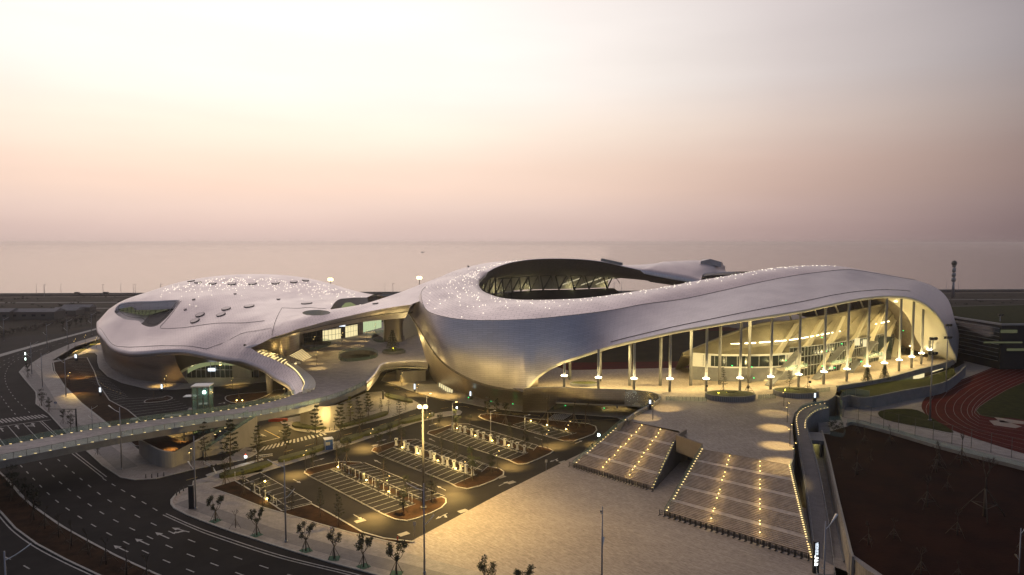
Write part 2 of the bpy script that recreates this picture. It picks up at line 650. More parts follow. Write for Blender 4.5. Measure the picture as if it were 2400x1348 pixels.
def tri_domain(outer, holes, step, extra=None):
    """triangulate a plan polygon with holes, filled with grid points"""
    vs, es = [], []
    for ring in [outer] + holes:
        k = len(vs)
        vs += [Vector((p[0], p[1])) for p in ring]
        es += [(k + i, k + (i + 1) % len(ring)) for i in range(len(ring))]
    xs = [p[0] for p in outer]
    ys = [p[1] for p in outer]
    x = min(xs) + step / 2
    row = 0
    bnd = np.array([(v.x, v.y) for v in vs])
    while x < max(xs):
        y = min(ys) + (step / 2 if row % 2 else 0)
        while y < max(ys):
            if in_poly(x, y, outer) and not any(in_poly(x, y, h) for h in holes):
                if np.min((bnd[:, 0] - x) ** 2 + (bnd[:, 1] - y) ** 2) > (step * 0.45) ** 2:
                    vs.append(Vector((x, y)))
            y += step
        x += step * 0.87
        row += 1
    V, E, Fc, *_ = mgeo.delaunay_2d_cdt(vs, es, [], 1, 1e-4)
    out = []
    for f in Fc:
        cx = sum(V[i].x for i in f) / len(f)
        cy = sum(V[i].y for i in f) / len(f)
        if in_poly(cx, cy, outer) and not any(in_poly(cx, cy, h) for h in holes):
            out.append(list(f))
    return [(v.x, v.y) for v in V], out


def holed_sheet(name, outer, holes, z, mat, **kw):
    V, Fc = tri_domain(outer, holes, 40.0)
    m = MB()
    fs = []
    for f in Fc:
        a = sum(V[f[i]][0] * V[f[(i + 1) % len(f)]][1] - V[f[(i + 1) % len(f)]][0] * V[f[i]][1] for i in range(len(f)))
        fs.append(f if a > 0 else f[::-1])
    m.add([(x, y, z) for x, y in V], fs)
    return m.build(name, mat, **kw)


def struct(name, m, mat):
    return m.build(name, mat, kind='structure')


def copy_tree(o, parent=None):
    c = o.copy()
    COL.objects.link(c)
    if parent is not None:
        c.parent = parent
    for ch in list(o.children):
        copy_tree(ch, c)
    return c


ORD = ['first', 'second', 'third', 'fourth', 'fifth', 'sixth', 'seventh', 'eighth', 'ninth', 'tenth', 'eleventh', 'twelfth', 'thirteenth',
       'fourteenth', 'fifteenth', 'sixteenth', 'seventeenth', 'eighteenth', 'nineteenth', 'twentieth']


def lamp(kind, loc, energy, color=WARM, size=0.3, target=None, angle=120, blend=0.6, parent=None, name='light'):
    d = bpy.data.lights.new(name, kind)
    d.energy = energy
    d.color = color
    if kind in ('POINT', 'SPOT'):
        d.shadow_soft_size = size
    if kind == 'SPOT':
        d.spot_size = R(angle)
        d.spot_blend = blend
    o = bpy.data.objects.new(name, d)
    COL.objects.link(o)
    loc = Vector(loc)
    if kind == 'SPOT':
        t = Vector(target) if target is not None else loc + Vector((0, 0, -1))
        o.rotation_euler = (t - loc).to_track_quat('-Z', 'Y').to_euler()
    o.location = loc
    if parent is not None:
        o.parent = parent
        o.matrix_parent_inverse = parent.matrix_basis.inverted()
    return o
# ================================================================== ground, sea, roads
ZW = 0.13       # footway level
ZR = 3.5        # level of the sports ground on the right

COASTL, COASTR = G(0, 692), G(2400, 683)


def coast(x):
    t = (x - COASTL.x) / (COASTR.x - COASTL.x)
    return COASTL.y + (COASTR.y - COASTL.y) * t


m = MB()
m.add([(-3000, -400, 0), (3000, -400, 0), (3000, coast(3000), 0), (-3000, coast(-3000), 0),
       (3000, coast(3000) + 12, -5), (-3000, coast(-3000) + 12, -5), (3000, 30000, -9), (-3000, 30000, -9)],
      [(0, 1, 2, 3), (3, 2, 4, 5), (5, 4, 6, 7)])
struct('ground', m, M_earth)

# sea
ms, n, l = new_mat('sea water')
out = n.new('ShaderNodeOutputMaterial')
b = n.new('ShaderNodeBsdfPrincipled')
b.inputs['Base Color'].default_value = (0.20, 0.16, 0.14, 1)
b.inputs['Roughness'].default_value = 0.14
b.inputs['IOR'].default_value = 1.33
g = n.new('ShaderNodeNewGeometry')
mp = n.new('ShaderNodeMapping')
mp.inputs['Scale'].default_value = (0.02, 0.055, 1)
l.new(g.outputs['Position'], mp.inputs[0])
t = n.new('ShaderNodeTexNoise')
t.inputs['Scale'].default_value = 1.0
t.inputs['Detail'].default_value = 9
t.inputs['Roughness'].default_value = 0.7
l.new(mp.outputs[0], t.inputs[0])
bp = n.new('ShaderNodeBump')
bp.inputs['Strength'].default_value = 0.3
bp.inputs['Distance'].default_value = 1.0
l.new(t.outputs[0], bp.inputs['Height'])
l.new(bp.outputs[0], b.inputs['Normal'])
l.new(b.outputs[0], out.inputs[0])
m = MB()
ys = [-2, 200, 700, 1800, 4000, 9000, 22000]
xs = [-16000, -6000, -2500, -1000, 0, 1000, 2500, 6000, 16000]
vs = [(x, min(640 + y, 22000) if y > 0 else coast(x) - 2 if abs(x) < 3000 else 640, -2.0) for y in ys for x in xs]
fs = [(j * 9 + i, j * 9 + i + 1, j * 9 + i + 10, j * 9 + i + 9) for j in range(len(ys) - 1) for i in range(8)]
m.add(vs, fs)
struct('sea', m, ms)

# coastal embankment road along the shore
m = MB()
cp = [(x, coast(x) - 9 + 3 * math.sin(x * 0.004), 0) for x in range(-900, 1000, 20)]
m.ribbon(cp, 16, 0.0, 1.2)
struct('coast_road', m, M_asphalt)
m = MB()
m.ribbon([(x, y + 8.6, 0) for x, y, z in cp], 0.7, 0.0, 2.1)
m.build('sea_wall', M_conc, label='long low concrete sea wall dark against the water', cat='sea wall')
m = MB()
m.ribbon([(x, y - 12, 0) for x, y, z in cp], 4, 0.0, 0.25)
struct('coast_path', m, M_sand)

# --- the main asphalt sheet
A = []
A += gp([(-700, 1700), (-700, 1120)])
A += [(-420, 262), (-330, 330)]
A += gp([(150, 782), (231, 762), (330, 742)])
A += [(-150, 420), (-60, 420), (40, 260), (95, 205), (78, 165), (60, 130), (30, 120)]
A += gp([(1000, 1270), (1000, 1420), (900, 1700)])
m = MB()
m.flat(A, 0.01)
struct('road', m, M_asphalt)


def island(name, px, mat, z=ZW, kerb=0.32, k=0, kz=0.0):
    pts = gp(px, z, k, True)
    m = MB()
    m.prism(pts, 0.0, z)
    struct(name, m, mat)
    if kerb:
        a = sum(pts[i][0] * pts[(i + 1) % len(pts)][1] - pts[(i + 1) % len(pts)][0] * pts[i][1] for i in range(len(pts)))
        m = MB()
        m.ribbon(pts, kerb, 0.0, z + 0.03, True, side=(kerb / 2 if a > 0 else -kerb / 2))
        struct('kerb', m, M_kerb)
    return pts


# near-left footway and the big forecourt
front_kerb = [(620, 1090), (560, 1108), (500, 1126), (452, 1139), (429, 1148), (413, 1158), (402, 1171), (402, 1180), (409, 1190), (440, 1206), (500, 1229), (550, 1247), (616, 1268),
              (683, 1289), (776, 1317), (900, 1350), (1000, 1373), (1180, 1420)]
fore = gp(front_kerb, ZW) + gp([(1450, 1490), (1900, 1560), (2300, 1600), (2300, 1480)], ZW) + gp([(1998, 1345), (1960, 1330), (1907, 1300), (1907, 1200)], ZW) \
    + [(44, 150), (30, 165)] + gp([(1490, 1040), (1400, 1045), (1340, 1073), (1170, 1158), (983, 1258), (960, 1270), (900, 1266), (809, 1245), (731, 1221), (616, 1186), (550, 1160), (498, 1142), (552, 1126), (614, 1107)], ZW)
m = MB()
m.prism(fore, 0, ZW)
struct('forecourt_paving', m, M_pave)
m = MB()
m.ribbon(gp(front_kerb, ZW), 0.4, 0, ZW + 0.03)
struct('kerb', m, M_kerb)
# footway between the road and the planting, with its darker cycle lane
wk = gp([(409, 1188), (440, 1204), (500, 1227), (550, 1245), (616, 1266), (683, 1287), (776, 1315), (900, 1348), (1000, 1371), (1180, 1418), (1280, 1380), (1100, 1335), (940, 1292), (880, 1270),
         (760, 1238), (616, 1189), (550, 1163), (493, 1144), (540, 1116), (470, 1135), (430, 1150)], ZW)
m = MB()
m.flat(wk, ZW + 0.005)
struct('footway', m, M_walk)
m = MB()
cyc = gp([(425, 1176), (470, 1190), (560, 1222), (640, 1250), (760, 1284), (880, 1316), (1060, 1362), (1180, 1390)], ZW, 3)
m.ribbon([(x, y, ZW) for x, y in cyc], 3.0, -0.05, 0.010)
struct('cycle_path', m, M_walkd)

# planting bed between the footway and the charging bays
island('planting_bed', [(493, 1144), (552, 1126), (614, 1163), (663, 1197), (731, 1180), (770, 1200), (809, 1222), (850, 1246), (900, 1260), (972, 1269), (950, 1278), (900, 1268),
                        (809, 1246), (749, 1229), (616, 1190), (550, 1164)], M_soil, ZW + 0.02)

# strip between the parking and the access road
island('footway', [(450, 1137), (614, 1107), (733, 1070), (850, 1032), (910, 1012), (976, 990), (1030, 978), (1079, 971), (1083, 965), (1076, 961), (1036, 966), (980, 978), (916, 996), (849, 1021), (759, 1041),
                   (716, 1060), (633, 1084), (516, 1111), (452, 1127)], M_walk)
for hp in ([(516, 1117), (560, 1103), (630, 1087), (632, 1093), (570, 1112), (525, 1122)],
           [(656, 1078), (716, 1061), (762, 1046), (764, 1053), (716, 1069), (662, 1084)],
           [(800, 1033), (846, 1020), (850, 1026), (805, 1040)],
           [(858, 1016), (930, 992), (934, 998), (864, 1022)],
           [(945, 988), (1010, 972), (1012, 978), (950, 994)]):
    pp = gp(hp, ZW, 3, True)
    m = MB()
    m.prism(pp, ZW, ZW + 0.75)
    lab = ['low clipped hedge nearest the barrier gate', 'low clipped hedge along the strip before the blue kiosk', 'short clipped hedge behind the blue kiosk',
           'low clipped hedge along the middle of the parking strip', 'low clipped hedge at the far tip of the parking strip'][len([o for o in COL.objects if o.name.startswith('clipped_hedge')])]
    m.build('clipped_hedge', M_hedge, label=lab, cat='hedge', group='clipped hedges by the access road')

# parking islands (nubs and centre strips)
isl_A = [(712, 1108), (716, 1100), (735, 1094), (782, 1083), (800, 1081), (846, 1083), (852, 1088), (1046, 1168), (1047, 1178), (1036, 1190), (1010, 1203), (975, 1216), (953, 1221), (925, 1217), (898, 1206), (728, 1117)]
isl_B = [(870, 1057), (874, 1050), (900, 1041), (930, 1032), (975, 1029), (984, 1034), (1146, 1093), (1170, 1097), (1182, 1105), (1181, 1113), (1160, 1125), (1125, 1139), (1095, 1146), (1069, 1141), (1050, 1130), (892, 1066)]
isl_C = [(1001, 1016), (1004, 1011), (1030, 1004), (1060, 994), (1098, 993), (1110, 998), (1262, 1045), (1288, 1051), (1298, 1057), (1290, 1063), (1262, 1076), (1235, 1087), (1213, 1088), (1190, 1078), (1018, 1022)]
isl_D = [(1121, 976), (1126, 971), (1150, 969), (1200, 974), (1249, 981), (1320, 987), (1380, 993), (1397, 999), (1400, 1008), (1392, 1017), (1370, 1026), (1345, 1034), (1322, 1034), (1300, 1028), (1200, 1000), (1136, 984)]
for il, nm in ((isl_A, 'A'), (isl_B, 'B'), (isl_C, 'C'), (isl_D, 'D')):
    island('planting_island', il, M_soil, 0.12, kerb=0.28)


def bays(p0, p1, q0, q1, n, side):
    """bay paving laid in the island: near line p0-p1, strip line q0-q1"""
    pa, pb, qa, qb = (Vector(G(*p)).xy for p in (p0, p1, q0, q1))
    pads.flat([pa, pb, qb, qa], 0.150)
    lines.ribbon([(pa.x, pa.y, .153), (pb.x, pb.y, .153)], 0.16, 0, .004)
    for i in range(n + 1):
        a, b = pa.lerp(pb, i / n), qa.lerp(qb, i / n)
        lines.ribbon([(a.x, a.y, .153), (b.x, b.y, .153)], 0.12, 0, .004)
        if i < n:
            c = pa.lerp(pb, (i + .5) / n).lerp(qa.lerp(qb, (i + .5) / n), .80)
            stops.box((c.x, c.y, .2), (1.7, .16, .1), math.atan2((pb - pa).y, (pb - pa).x))


pads, lines, stops = MB(), MB(), MB()
bays((722, 1116), (900, 1207), (786, 1098), (974, 1183), 14, 1)
bays((855, 1086), (1042, 1164), (800, 1095), (988, 1178), 14, 1)
bays((883, 1066), (1063, 1137), (930, 1046), (1118, 1113), 14, 1)
bays((978, 1031), (1146, 1092), (944, 1043), (1128, 1108), 14, 1)
bays((1016, 1023), (1196, 1080), (1058, 1004), (1238, 1062), 14, 1)
bays((1103, 996), (1260, 1045), (1070, 1002), (1250, 1057), 14, 1)
bays((1202, 997), (1304, 1028), (1240, 986), (1352, 1016), 7, 1)
bays((610, 1109), (731, 1179), (563, 1127), (663, 1195), 8, 1)
struct('parking_bay', pads, M_asphalt)
struct('bay_markings', lines, M_paint)
stops.build('wheel_stop', M_kerb, label='row after row of low wheel stops across the charging bays', cat='wheel stops').__setitem__('kind', 'stuff')

# island and corner south of the hall (bridge stair side)
island('footway', [(44, 872), (58, 857), (73, 852), (101, 834), (160, 808), (228, 787), (245, 800), (180, 822), (150, 845), (122, 850), (124, 868), (150, 905), (190, 945), (263, 1003), (330, 1058), (420, 1080),
                   (520, 1080), (575, 1048), (600, 1052), (603, 1062), (590, 1070), (574, 1078), (500, 1090), (442, 1103), (366, 1122), (316, 1125), (282, 1119), (239, 1091), (200, 1055), (160, 1021), (113, 970), (83, 946), (84, 930), (83, 919), (60, 893)], M_walk)
m = MB()
m.ribbon([(p[0], p[1], ZW) for p in gp([(66, 868), (92, 905), (118, 950), (150, 985), (195, 1018), (243, 1052), (300, 1098)], ZW, 3)], 4.0, -0.05, 0.008)
struct('cycle_path', m, M_walkd)
island('planting_bed', [(124, 850), (135, 843), (180, 838), (205, 838), (222, 870), (232, 900), (258, 938), (300, 960), (330, 985), (395, 985), (440, 975), (480, 965), (500, 975), (420, 1010), (350, 1046), (315, 1045), (263, 1003), (190, 945), (150, 905), (127, 870)], M_soil, 0.12)
# apron round the hall
island('footway', [(120, 845), (175, 812), (232, 795), (300, 800), (640, 820), (700, 860), (690, 880), (640, 893), (600, 897), (504, 906), (409, 913), (350, 913), (285, 897), (252, 882), (232, 862), (228, 848), (228, 832), (222, 827), (205, 827), (178, 835), (150, 845)], M_walk)
# far-side footway along the stadium wall, and under the deck
island('footway', [(893, 892), (905, 875), (985, 855), (1100, 880), (1331, 930), (1480, 935), (1540, 950), (1500, 985), (1470, 990), (1446, 978), (1300, 967), (1216, 964), (1149, 957), (1096, 946), (1016, 931), (960, 915), (926, 902)], M_walk)
# triangular garden between the roads under the deck edge
island('footway', [(655, 984), (700, 975), (720, 970), (800, 945), (860, 920), (893, 918), (963, 935), (985, 947), (975, 958), (916, 978), (850, 994), (778, 1014), (736, 1015), (692, 1009), (660, 993)], M_walk)
for hp in ([(796, 1004), (850, 991), (905, 974), (902, 968), (850, 984), (800, 996)], [(690, 1003), (760, 1007), (752, 1000), (695, 993)],
           [(905, 925), (960, 938), (962, 945), (910, 934)]):
    pp = gp(hp, ZW, 3, True)
    m = MB()
    m.prism(pp, ZW, ZW + 0.6)
    k = len([o for o in COL.objects if o.name.startswith('garden_hedge')])
    m.build('garden_hedge', M_hedge, label=['low hedge curving along the kerb of the triangular garden', 'short low hedge at the near corner of the triangular garden', 'low hedge across the far end of the triangular garden'][k], cat='hedge', group='hedges in the triangular garden')
# median with its trees, lower left
med = [(15, 1119), (50, 1160), (77, 1184), (143, 1230), (213, 1269), (276, 1302), (366, 1343), (480, 1390), (560, 1420), (420, 1440), (300, 1380), (226, 1347), (150, 1311), (83, 1275), (33, 1238), (0, 1201), (-60, 1150), (-100, 1090), (-60, 1050)]
island('median', med, M_soil, 0.13)
# long far median and verge on the left
island('median', [(-300, 960), (0, 830), (120, 797), (231, 768), (330, 745), (330, 747), (231, 771), (120, 801), (0, 836), (-300, 980)], M_kerb, 0.14, kerb=0)

# --- road markings
mk, my = MB(), MB()


def dashes(px, dash=2.0, period=6.0, w=0.15, mb=None, k=6, z=0.014, start=0.0):
    pts = gp(px, 0, k)
    for p, a in walk(pts, period, start):
        d = Vector((math.cos(a), math.sin(a))) * dash / 2
        (mb or mk).ribbon([(p.x - d.x, p.y - d.y, z), (p.x + d.x, p.y + d.y, z)], w, 0, .004)


def line(px, w=0.15, mb=None, k=6, z=0.014):
    pts = gp(px, 0, k) if k else gp(px, 0)
    (mb or mk).ribbon([(x, y, z) for x, y in pts], w, 0, .004)


dashes([(138, 1079), (228, 1154), (281, 1188), (348, 1223), (430, 1260), (527, 1297), (644, 1337), (760, 1372)], w=.2)
dashes([(95, 1086), (141, 1131), (208, 1182), (266, 1218), (341, 1255), (385, 1276), (432, 1296), (484, 1316), (600, 1360)], w=.2)
dashes([(50, 1093), (113, 1157), (158, 1193), (218, 1231), (291, 1270), (335, 1291), (384, 1313), (437, 1334), (520, 1368)], w=.2)
dashes([(245, 1124), (300, 1157), (340, 1180), (375, 1201)], w=.2, period=5)
line([(166, 1061), (205, 1091), (242, 1120)], .2)
line([(174, 1059), (212, 1089), (250, 1118)], .2)
line([(382, 1207), (440, 1233), (500, 1257), (650, 1306), (816, 1347), (950, 1385)], .2)
line([(389, 1204), (447, 1230), (508, 1253), (658, 1302), (824, 1343), (960, 1380)], .2)
line([(20, 1124), (56, 1165), (83, 1188), (149, 1234), (219, 1273), (282, 1306), (372, 1347)], .2)
line([(-6, 1205), (28, 1243), (78, 1280), (145, 1316), (222, 1352)], .2)
dashes([(-30, 1290), (40, 1318), (100, 1352), (180, 1400)], w=.2)
# upper left carriageway
dashes([(68, 966), (51, 950), (36, 935), (22, 915), (13, 895), (14, 872), (34, 848), (100, 818), (180, 795)], w=.2)
dashes([(35, 970), (20, 953), (5, 932), (-10, 910), (-12, 880), (10, 855), (80, 824), (160, 800)], w=.2)
dashes([(-40, 905), (-30, 868), (0, 850), (80, 815), (160, 792)], w=.2)
line([(93, 988), (130, 1023), (165, 1058)], .18, k=0)
line([(98, 987), (135, 1021), (172, 1056)], .18, k=0)
for a, b2 in (((18, 998), (52, 1037)), ((55, 993), (90, 1030)), ((-20, 1003), (12, 1045))):
    line([a, b2], .18, k=0)
line([(-60, 1010), (0, 1000), (120, 984)], .35, k=0)


def zebra(pa, pb, qa, qb, n, z=0.016, mb=None):
    a, b2, c, d = (Vector(G(*p)).xy for p in (pa, pb, qa, qb))
    for i in range(n):
        t0, t1 = (i + .0) / n, (i + .52) / n
        (mb or mk).flat([a.lerp(b2, t0), a.lerp(b2, t1), c.lerp(d, t1), c.lerp(d, t0)], z)


zebra((-40, 998), (117, 977), (-52, 988), (104, 971), 18)
zebra((606, 1059), (770, 1018), (618, 1047), (760, 1012), 17)
zebra((1282, 984), (1322, 984), (1300, 970), (1344, 971), 9)
zebra((2255, 876), (2290, 866), (2250, 868), (2282, 858), 8, z=0.016)


def arrow(px, heading, s=1.0, turn=False, z=0.016):
    p = G(*px)
    c, sn = math.cos(heading), math.sin(heading)

    def T(q):
        return (p.x + (q[0] * c - q[1] * sn) * s, p.y + (q[0] * sn + q[1] * c) * s)
    mk.flat([T(q) for q in ((-2.2, -.12), (.6, -.12), (.6, .12), (-2.2, .12))], z)
    mk.flat([T(q) for q in ((.6, -.5), (2.2, 0), (.6, .5))], z)
    if turn:
        mk.flat([T(q) for q in ((-1.4, .12), (-.6, .12), (-.2, .9), (-.7, .9))], z)
        mk.flat([T(q) for q in ((-.9, .9), (.2, .8), (-.1, 1.7))], z)


def hd(a, b2):
    a, b2 = G(*a), G(*b2)
    return math.atan2(b2.y - a.y, b2.x - a.x)


for c in ((283, 1286), (333, 1270), (380, 1255)):
    arrow(c, hd((c[0] + 10, c[1] + 4), (c[0] - 10, c[1] - 5)), 1.0)
arrow((423, 1242), hd((440, 1245), (405, 1236)), 1.0, True)
for c in ((41, 1001), (78, 996), (4, 1007)):
    arrow(c, hd((c[0] + 6, c[1] + 8), (c[0] - 6, c[1] - 8)), 1.2, c[0] > 70)
for c, d2 in (((696, 1128), (12, 6)), ((839, 1212), (14, 8)), ((1034, 1144), (-14, -7)), ((747, 1078), (14, -4)), ((885, 1082), (-14, -7)), ((1012, 1031), (-14, -7)), ((894, 1033), (14, -4)), ((1015, 995), (14, -4)),
              ((1130, 1027), (-14, -7)), ((1180, 1134), (16, -8)), ((1035, 1210), (-16, 8)), ((1298, 1079), (-16, 7)), ((1262, 1028), (14, 5)), ((660, 1012), (-10, -4)), ((617, 1020), (-10, -4)),
              ((520, 945), (-12, 3)), ((1357, 1036), (12, -5))):
    arrow(c, hd((c[0] - d2[0], c[1] - d2[1]), (c[0] + d2[0], c[1] + d2[1])), .75, c[0] in (1035, 1298, 520, 617))
m2 = [(620, 1008), (656, 1026)]
line(m2, .22, my, 0)
line([(606, 1038), (656, 1026)], .3, mk, 0)
dashes([(450, 1122), (520, 1102), (600, 1078), (700, 1050), (800, 1022), (880, 1000), (960, 975), (1040, 957), (1100, 952)], 2.5, 6, .15, my)
dashes([(930, 912), (990, 925), (1060, 945), (1120, 960), (1190, 970), (1250, 976)], 2.5, 6, .15, my)
line([(1195, 968), (1260, 974), (1262, 976)], .15, my)
line([(1340, 983), (1400, 985), (1450, 982)], .15, my)
# hall forecourt markings
dashes([(205, 838), (212, 868), (226, 888), (250, 908), (290, 925)], 1.2, 3.2, .25, my)
line([(450, 964), (470, 955), (520, 960)], .12, my, 3)
for i in range(27):           # long herring-bone row of bays on the far left
    t = i / 26
    a = (152 + 118 * t ** 1.1, 846 + 92 * t)
    b2 = (186 + 92 * t, 846 + 84 * t)
    a, b2 = G(*a), G(*b2)
    mk.ribbon([(a.x, a.y, .155), (b2.x + 3, b2.y, .155)], .13, 0, .004)
for i in range(9):            # bays in front of the lift tower
    t = i / 8
    a = (283 + 70 * t, 936 + 46 * t)
    b2 = (372 + 62 * t, 932 + 37 * t)
    a, b2 = G(*a), G(*b2)
    mk.ribbon([(a.x, a.y, .155), (b2.x, b2.y, .155)], .13, 0, .004)
    c = Vector((a.x, a.y)) + Vector((-1.8, -1.5))
    mk.ribbon([(a.x, a.y, .155), (c.x, c.y, .155)], .13, 0, .004)
    c = Vector((b2.x, b2.y)) + Vector((2.2, 2.4))
    mk.ribbon([(b2.x, b2.y, .155), (c.x, c.y, .155)], .13, 0, .004)
line([(551, 946), (640, 915), (700, 908)], .14, mk, 0)
line([(551, 946), (575, 949), (680, 920)], .14, mk, 0)
struct('road_markings', mk, M_paint)
struct('yellow_markings', my, M_paint_y)
# round tree islands by the hall
island('planting_island', [(527, 935), (531, 928), (560, 923), (600, 920), (640, 917), (620, 930), (590, 940), (555, 945), (535, 941)], M_soil, 0.13, k=3)
island('planting_island', [(378, 932), (390, 928), (402, 930), (404, 934), (385, 940), (340, 944), (345, 936)], M_soil, 0.13, k=3)
# manhole plates / pale inspection slabs
m = MB()
for px in ((844, 1221), (1085, 1198), (1175, 1118), (1198, 1131), (1320, 1083), (946, 1252), (880, 1044), (1126, 1119), (1012, 1180)):
    c = G(*px)
    m.box((c.x, c.y, .02), (1.9, 1.2, .03), .7)
struct('inspection_slab', m, M_conc)

# ------------------------------------------------------------------ sports ground on the right
RB = gp([(1925, 1000), (1928, 985), (1972, 985)], ZR) + gp([(1960, 940), (2240, 862), (2262, 850)], ZR) + [(200, 300), (700, 300), (700, 40), (90, 40)] + gp([(2075, 1360), (2030, 1335), (1990, 1300), (1962, 1180), (1940, 1080)], ZR)
m = MB()
m.prism(RB, 0.0, ZR)
struct('sports_terrace', m, M_walk)
fld = gp([(1926, 1012), (1950, 1010), (1985, 1000), (1995, 996), (2030, 1003), (2100, 1022), (2200, 1052), (2300, 1078), (2400, 1103), (2520, 1135)], ZR) + [(140, 80), (95, 40), (80, 60)] + gp([(2075, 1352), (1994, 1296), (1966, 1180), (1944, 1080)], ZR)
m = MB()
m.prism(fld, ZR - .1, ZR + .03)
struct('soil_field', m, M_field)
# running track
tr = gp([(2700, 1150), (2400, 1064), (2300, 1033), (2230, 1008), (2185, 985), (2163, 962), (2161, 945), (2175, 928), (2210, 908), (2290, 876), (2400, 835), (2600, 770)], ZR, 5)
m = MB()
m.flat(tr, ZR + .02)
struct('running_track', m, M_track)
gr = gp([(2700, 1060), (2400, 985), (2330, 980), (2295, 972), (2288, 962), (2300, 950), (2340, 925), (2400, 896), (2600, 815)], ZR, 5)
m = MB()
m.flat(gr, ZR + .03)
struct('infield_grass', m, M_lawn)
m = MB()
inner = gp([(2700, 1060), (2400, 985), (2330, 980), (2295, 972), (2288, 962), (2300, 950), (2340, 925), (2400, 896), (2600, 815)], ZR, 6)
outer = gp([(2700, 1150), (2400, 1064), (2300, 1033), (2230, 1008), (2185, 985), (2170, 958), (2185, 935), (2220, 908), (2400, 835)], ZR, 6)
No = 40


def resample(p, n):
    L = plen(p)
    w = walk(p, L / (n - 1) * 0.99999)
    return [q for q, _ in w][:n]


ri, ro = resample(inner, No), resample(outer, No)
for j in range(9):
    t = j / 8
    q = [ri[i].lerp(ro[i], t) for i in range(min(len(ri), len(ro)))]
    m.ribbon([(a.x, a.y, ZR + .036) for a in q], .10, 0, .004)
struct('track_lines', m, M_lane)
m = MB()
m.flat(gp([(2330, 978), (2400, 988), (2400, 995), (2345, 990)], ZR), ZR + .04)
m.flat(gp([(2318, 986), (2350, 986), (2395, 1000), (2380, 1004), (2330, 997)], ZR), ZR + .04)
struct('sand_pit', m, M_sand)
m = MB()
m.prism(gp([(2058, 970), (2070, 962), (2100, 959), (2150, 962), (2200, 990), (2235, 1014), (2180, 1005), (2080, 985)], ZR, 4, True), ZR, ZR + .08)
struct('lawn_wedge', m, M_lawn)
# ================================================================== stadium
ZP = 7.0      # level of the raised deck
SC = Vector((58, 290, 0))
stadium = empty('stadium', (58, 290, 0), label='big oval stadium with silver shingle roof and a lit row of tall columns', cat='stadium')


def W3(*a):
    return Vector(a)


# (inner edge, shoulder, outer lower edge) round the ring; each is a point in space
ST = [
    (P(1123, 655, 275), P(1013, 662, 255), P(958, 722, 234), None),
    (P(1122, 663, 268), P(990, 680, 242), P(962, 736, 230), None),
    (P(1124, 672, 262), P(988, 700, 230), P(985, 772, 222), None),
    (P(1132, 682, 255), P(1000, 727, 218), P(1016, 822, 212), None),
    (P(1150, 690.5, 247), P(1034, 741, 210), P(1050, 857, 206), None),
    (P(1175, 698, 240), P(1093.5, 750, 206), P(1106, 889, 203), None),
    (P(1212, 702, 235), P(1168, 751, 204.5), P(1168, 907, 201), None),
    (P(1260, 703, 231), P(1225, 749, 204), P(1226, 911, 198.5), None),
    (P(1301, 702, 228), P(1262, 747, 204.5), P(1262, 880, 199), None),
    (P(1350, 700, 227), P(1320, 741, 205), P(1300, 855, 199), None),
    (P(1405, 695, 228), P(1375, 735, 206.5), P(1360, 833, 198), None),
    (P(1476, 684.6, 232), P(1440, 726, 209), P(1430, 811, 196), None),
    (P(1560, 672.7, 238), P(1510, 713, 213), P(1500, 794, 194), None),
    (P(1640, 657, 244), P(1600, 701, 219), P(1580, 776, 193), None),
    (P(1728, 643, 252), P(1690, 682, 226), P(1660, 762, 193), None),
    (P(1797, 631, 258), P(1770, 664, 233), P(1737, 749, 194), None),
    (P(1850, 626, 263), P(1850, 648, 240), P(1810, 738, 196), None),
    (P(1900, 624, 268), P(1920, 638, 248), P(1880, 727, 199.5), None),
    (P(1935, 626, 275), P(1990, 632, 257), P(1945, 713, 204), None),
    (P(1955, 632, 283), P(2050, 640, 265), P(2015, 699, 211), None),
    (P(1960, 638, 292), P(2107, 650, 272), P(2080, 693, 219), None),
    (W3(128, 300, 36), P(2155, 659, 276), P(2137, 698, 228), None),
    (W3(128, 312, 36), P(2196, 676, 274), P(2180, 720, 236), None),
    (W3(124, 325, 36), P(2222, 702, 268), P(2211, 757, 241), None),
    (W3(121, 333, 36), P(2236, 745, 262), P(2226, 806, 244), None),
    (W3(118, 340, 35.5), P(2238, 790, 262), P(2233, 847, 250), None),
    (W3(110, 348, 35), W3(172, 300, 24), W3(172, 300, 6), None),
    (W3(100, 354, 34), W3(166, 345, 31), W3(172, 350, 6), None),
    (P(1640, 658, 352), P(1722, 645, 398), P(1740, 662, 404), P(1640, 668, 368)),
    (P(1600, 651.5, 351), P(1695, 620, 400), P(1690, 648, 410), P(1620, 664.5, 365)),
    (P(1560, 644.6, 350), P(1640, 610.5, 396), P(1612, 640, 408), P(1585, 661, 364)),
    (P(1510, 634.5, 348), P(1570, 613.5, 388), P(1545, 636, 400), P(1540, 657, 363)),
    (P(1464.5, 624.5, 344), P(1505, 620, 380), P(1500, 640, 396), P(1494, 653, 362)),
    (P(1405, 612, 338), P(1425, 622, 372), P(1440, 650, 388), P(1420, 650, 362)),
    (P(1345.7, 606.6, 330), P(1365, 619, 366), P(1380, 650, 382), P(1346, 646.5, 358)),
    (P(1271.6, 606.2, 320), P(1280, 614, 356), P(1280, 645, 374), P(1257, 646, 350)),
    (P(1212, 612, 308), P(1212, 611, 344), P(1190, 640, 362), P(1191, 646, 336)),
    (P(1168, 624, 297), P(1150, 615, 324), P(1110, 645, 344), P(1152, 648, 320)),
    (P(1138, 640, 286), P(1095, 626, 306), P(1050, 650, 326), P(1132, 652, 303)),
    (P(1127, 650, 280), P(1049, 641, 280), P(1000, 668, 292), P(1126, 660, 290)),
]
KU = 5
Ic = cr([s[0] for s in ST], KU, True)
Cc = cr([s[1] for s in ST], KU, True)
Lc = cr([s[2] for s in ST], KU, True)
Uc = []
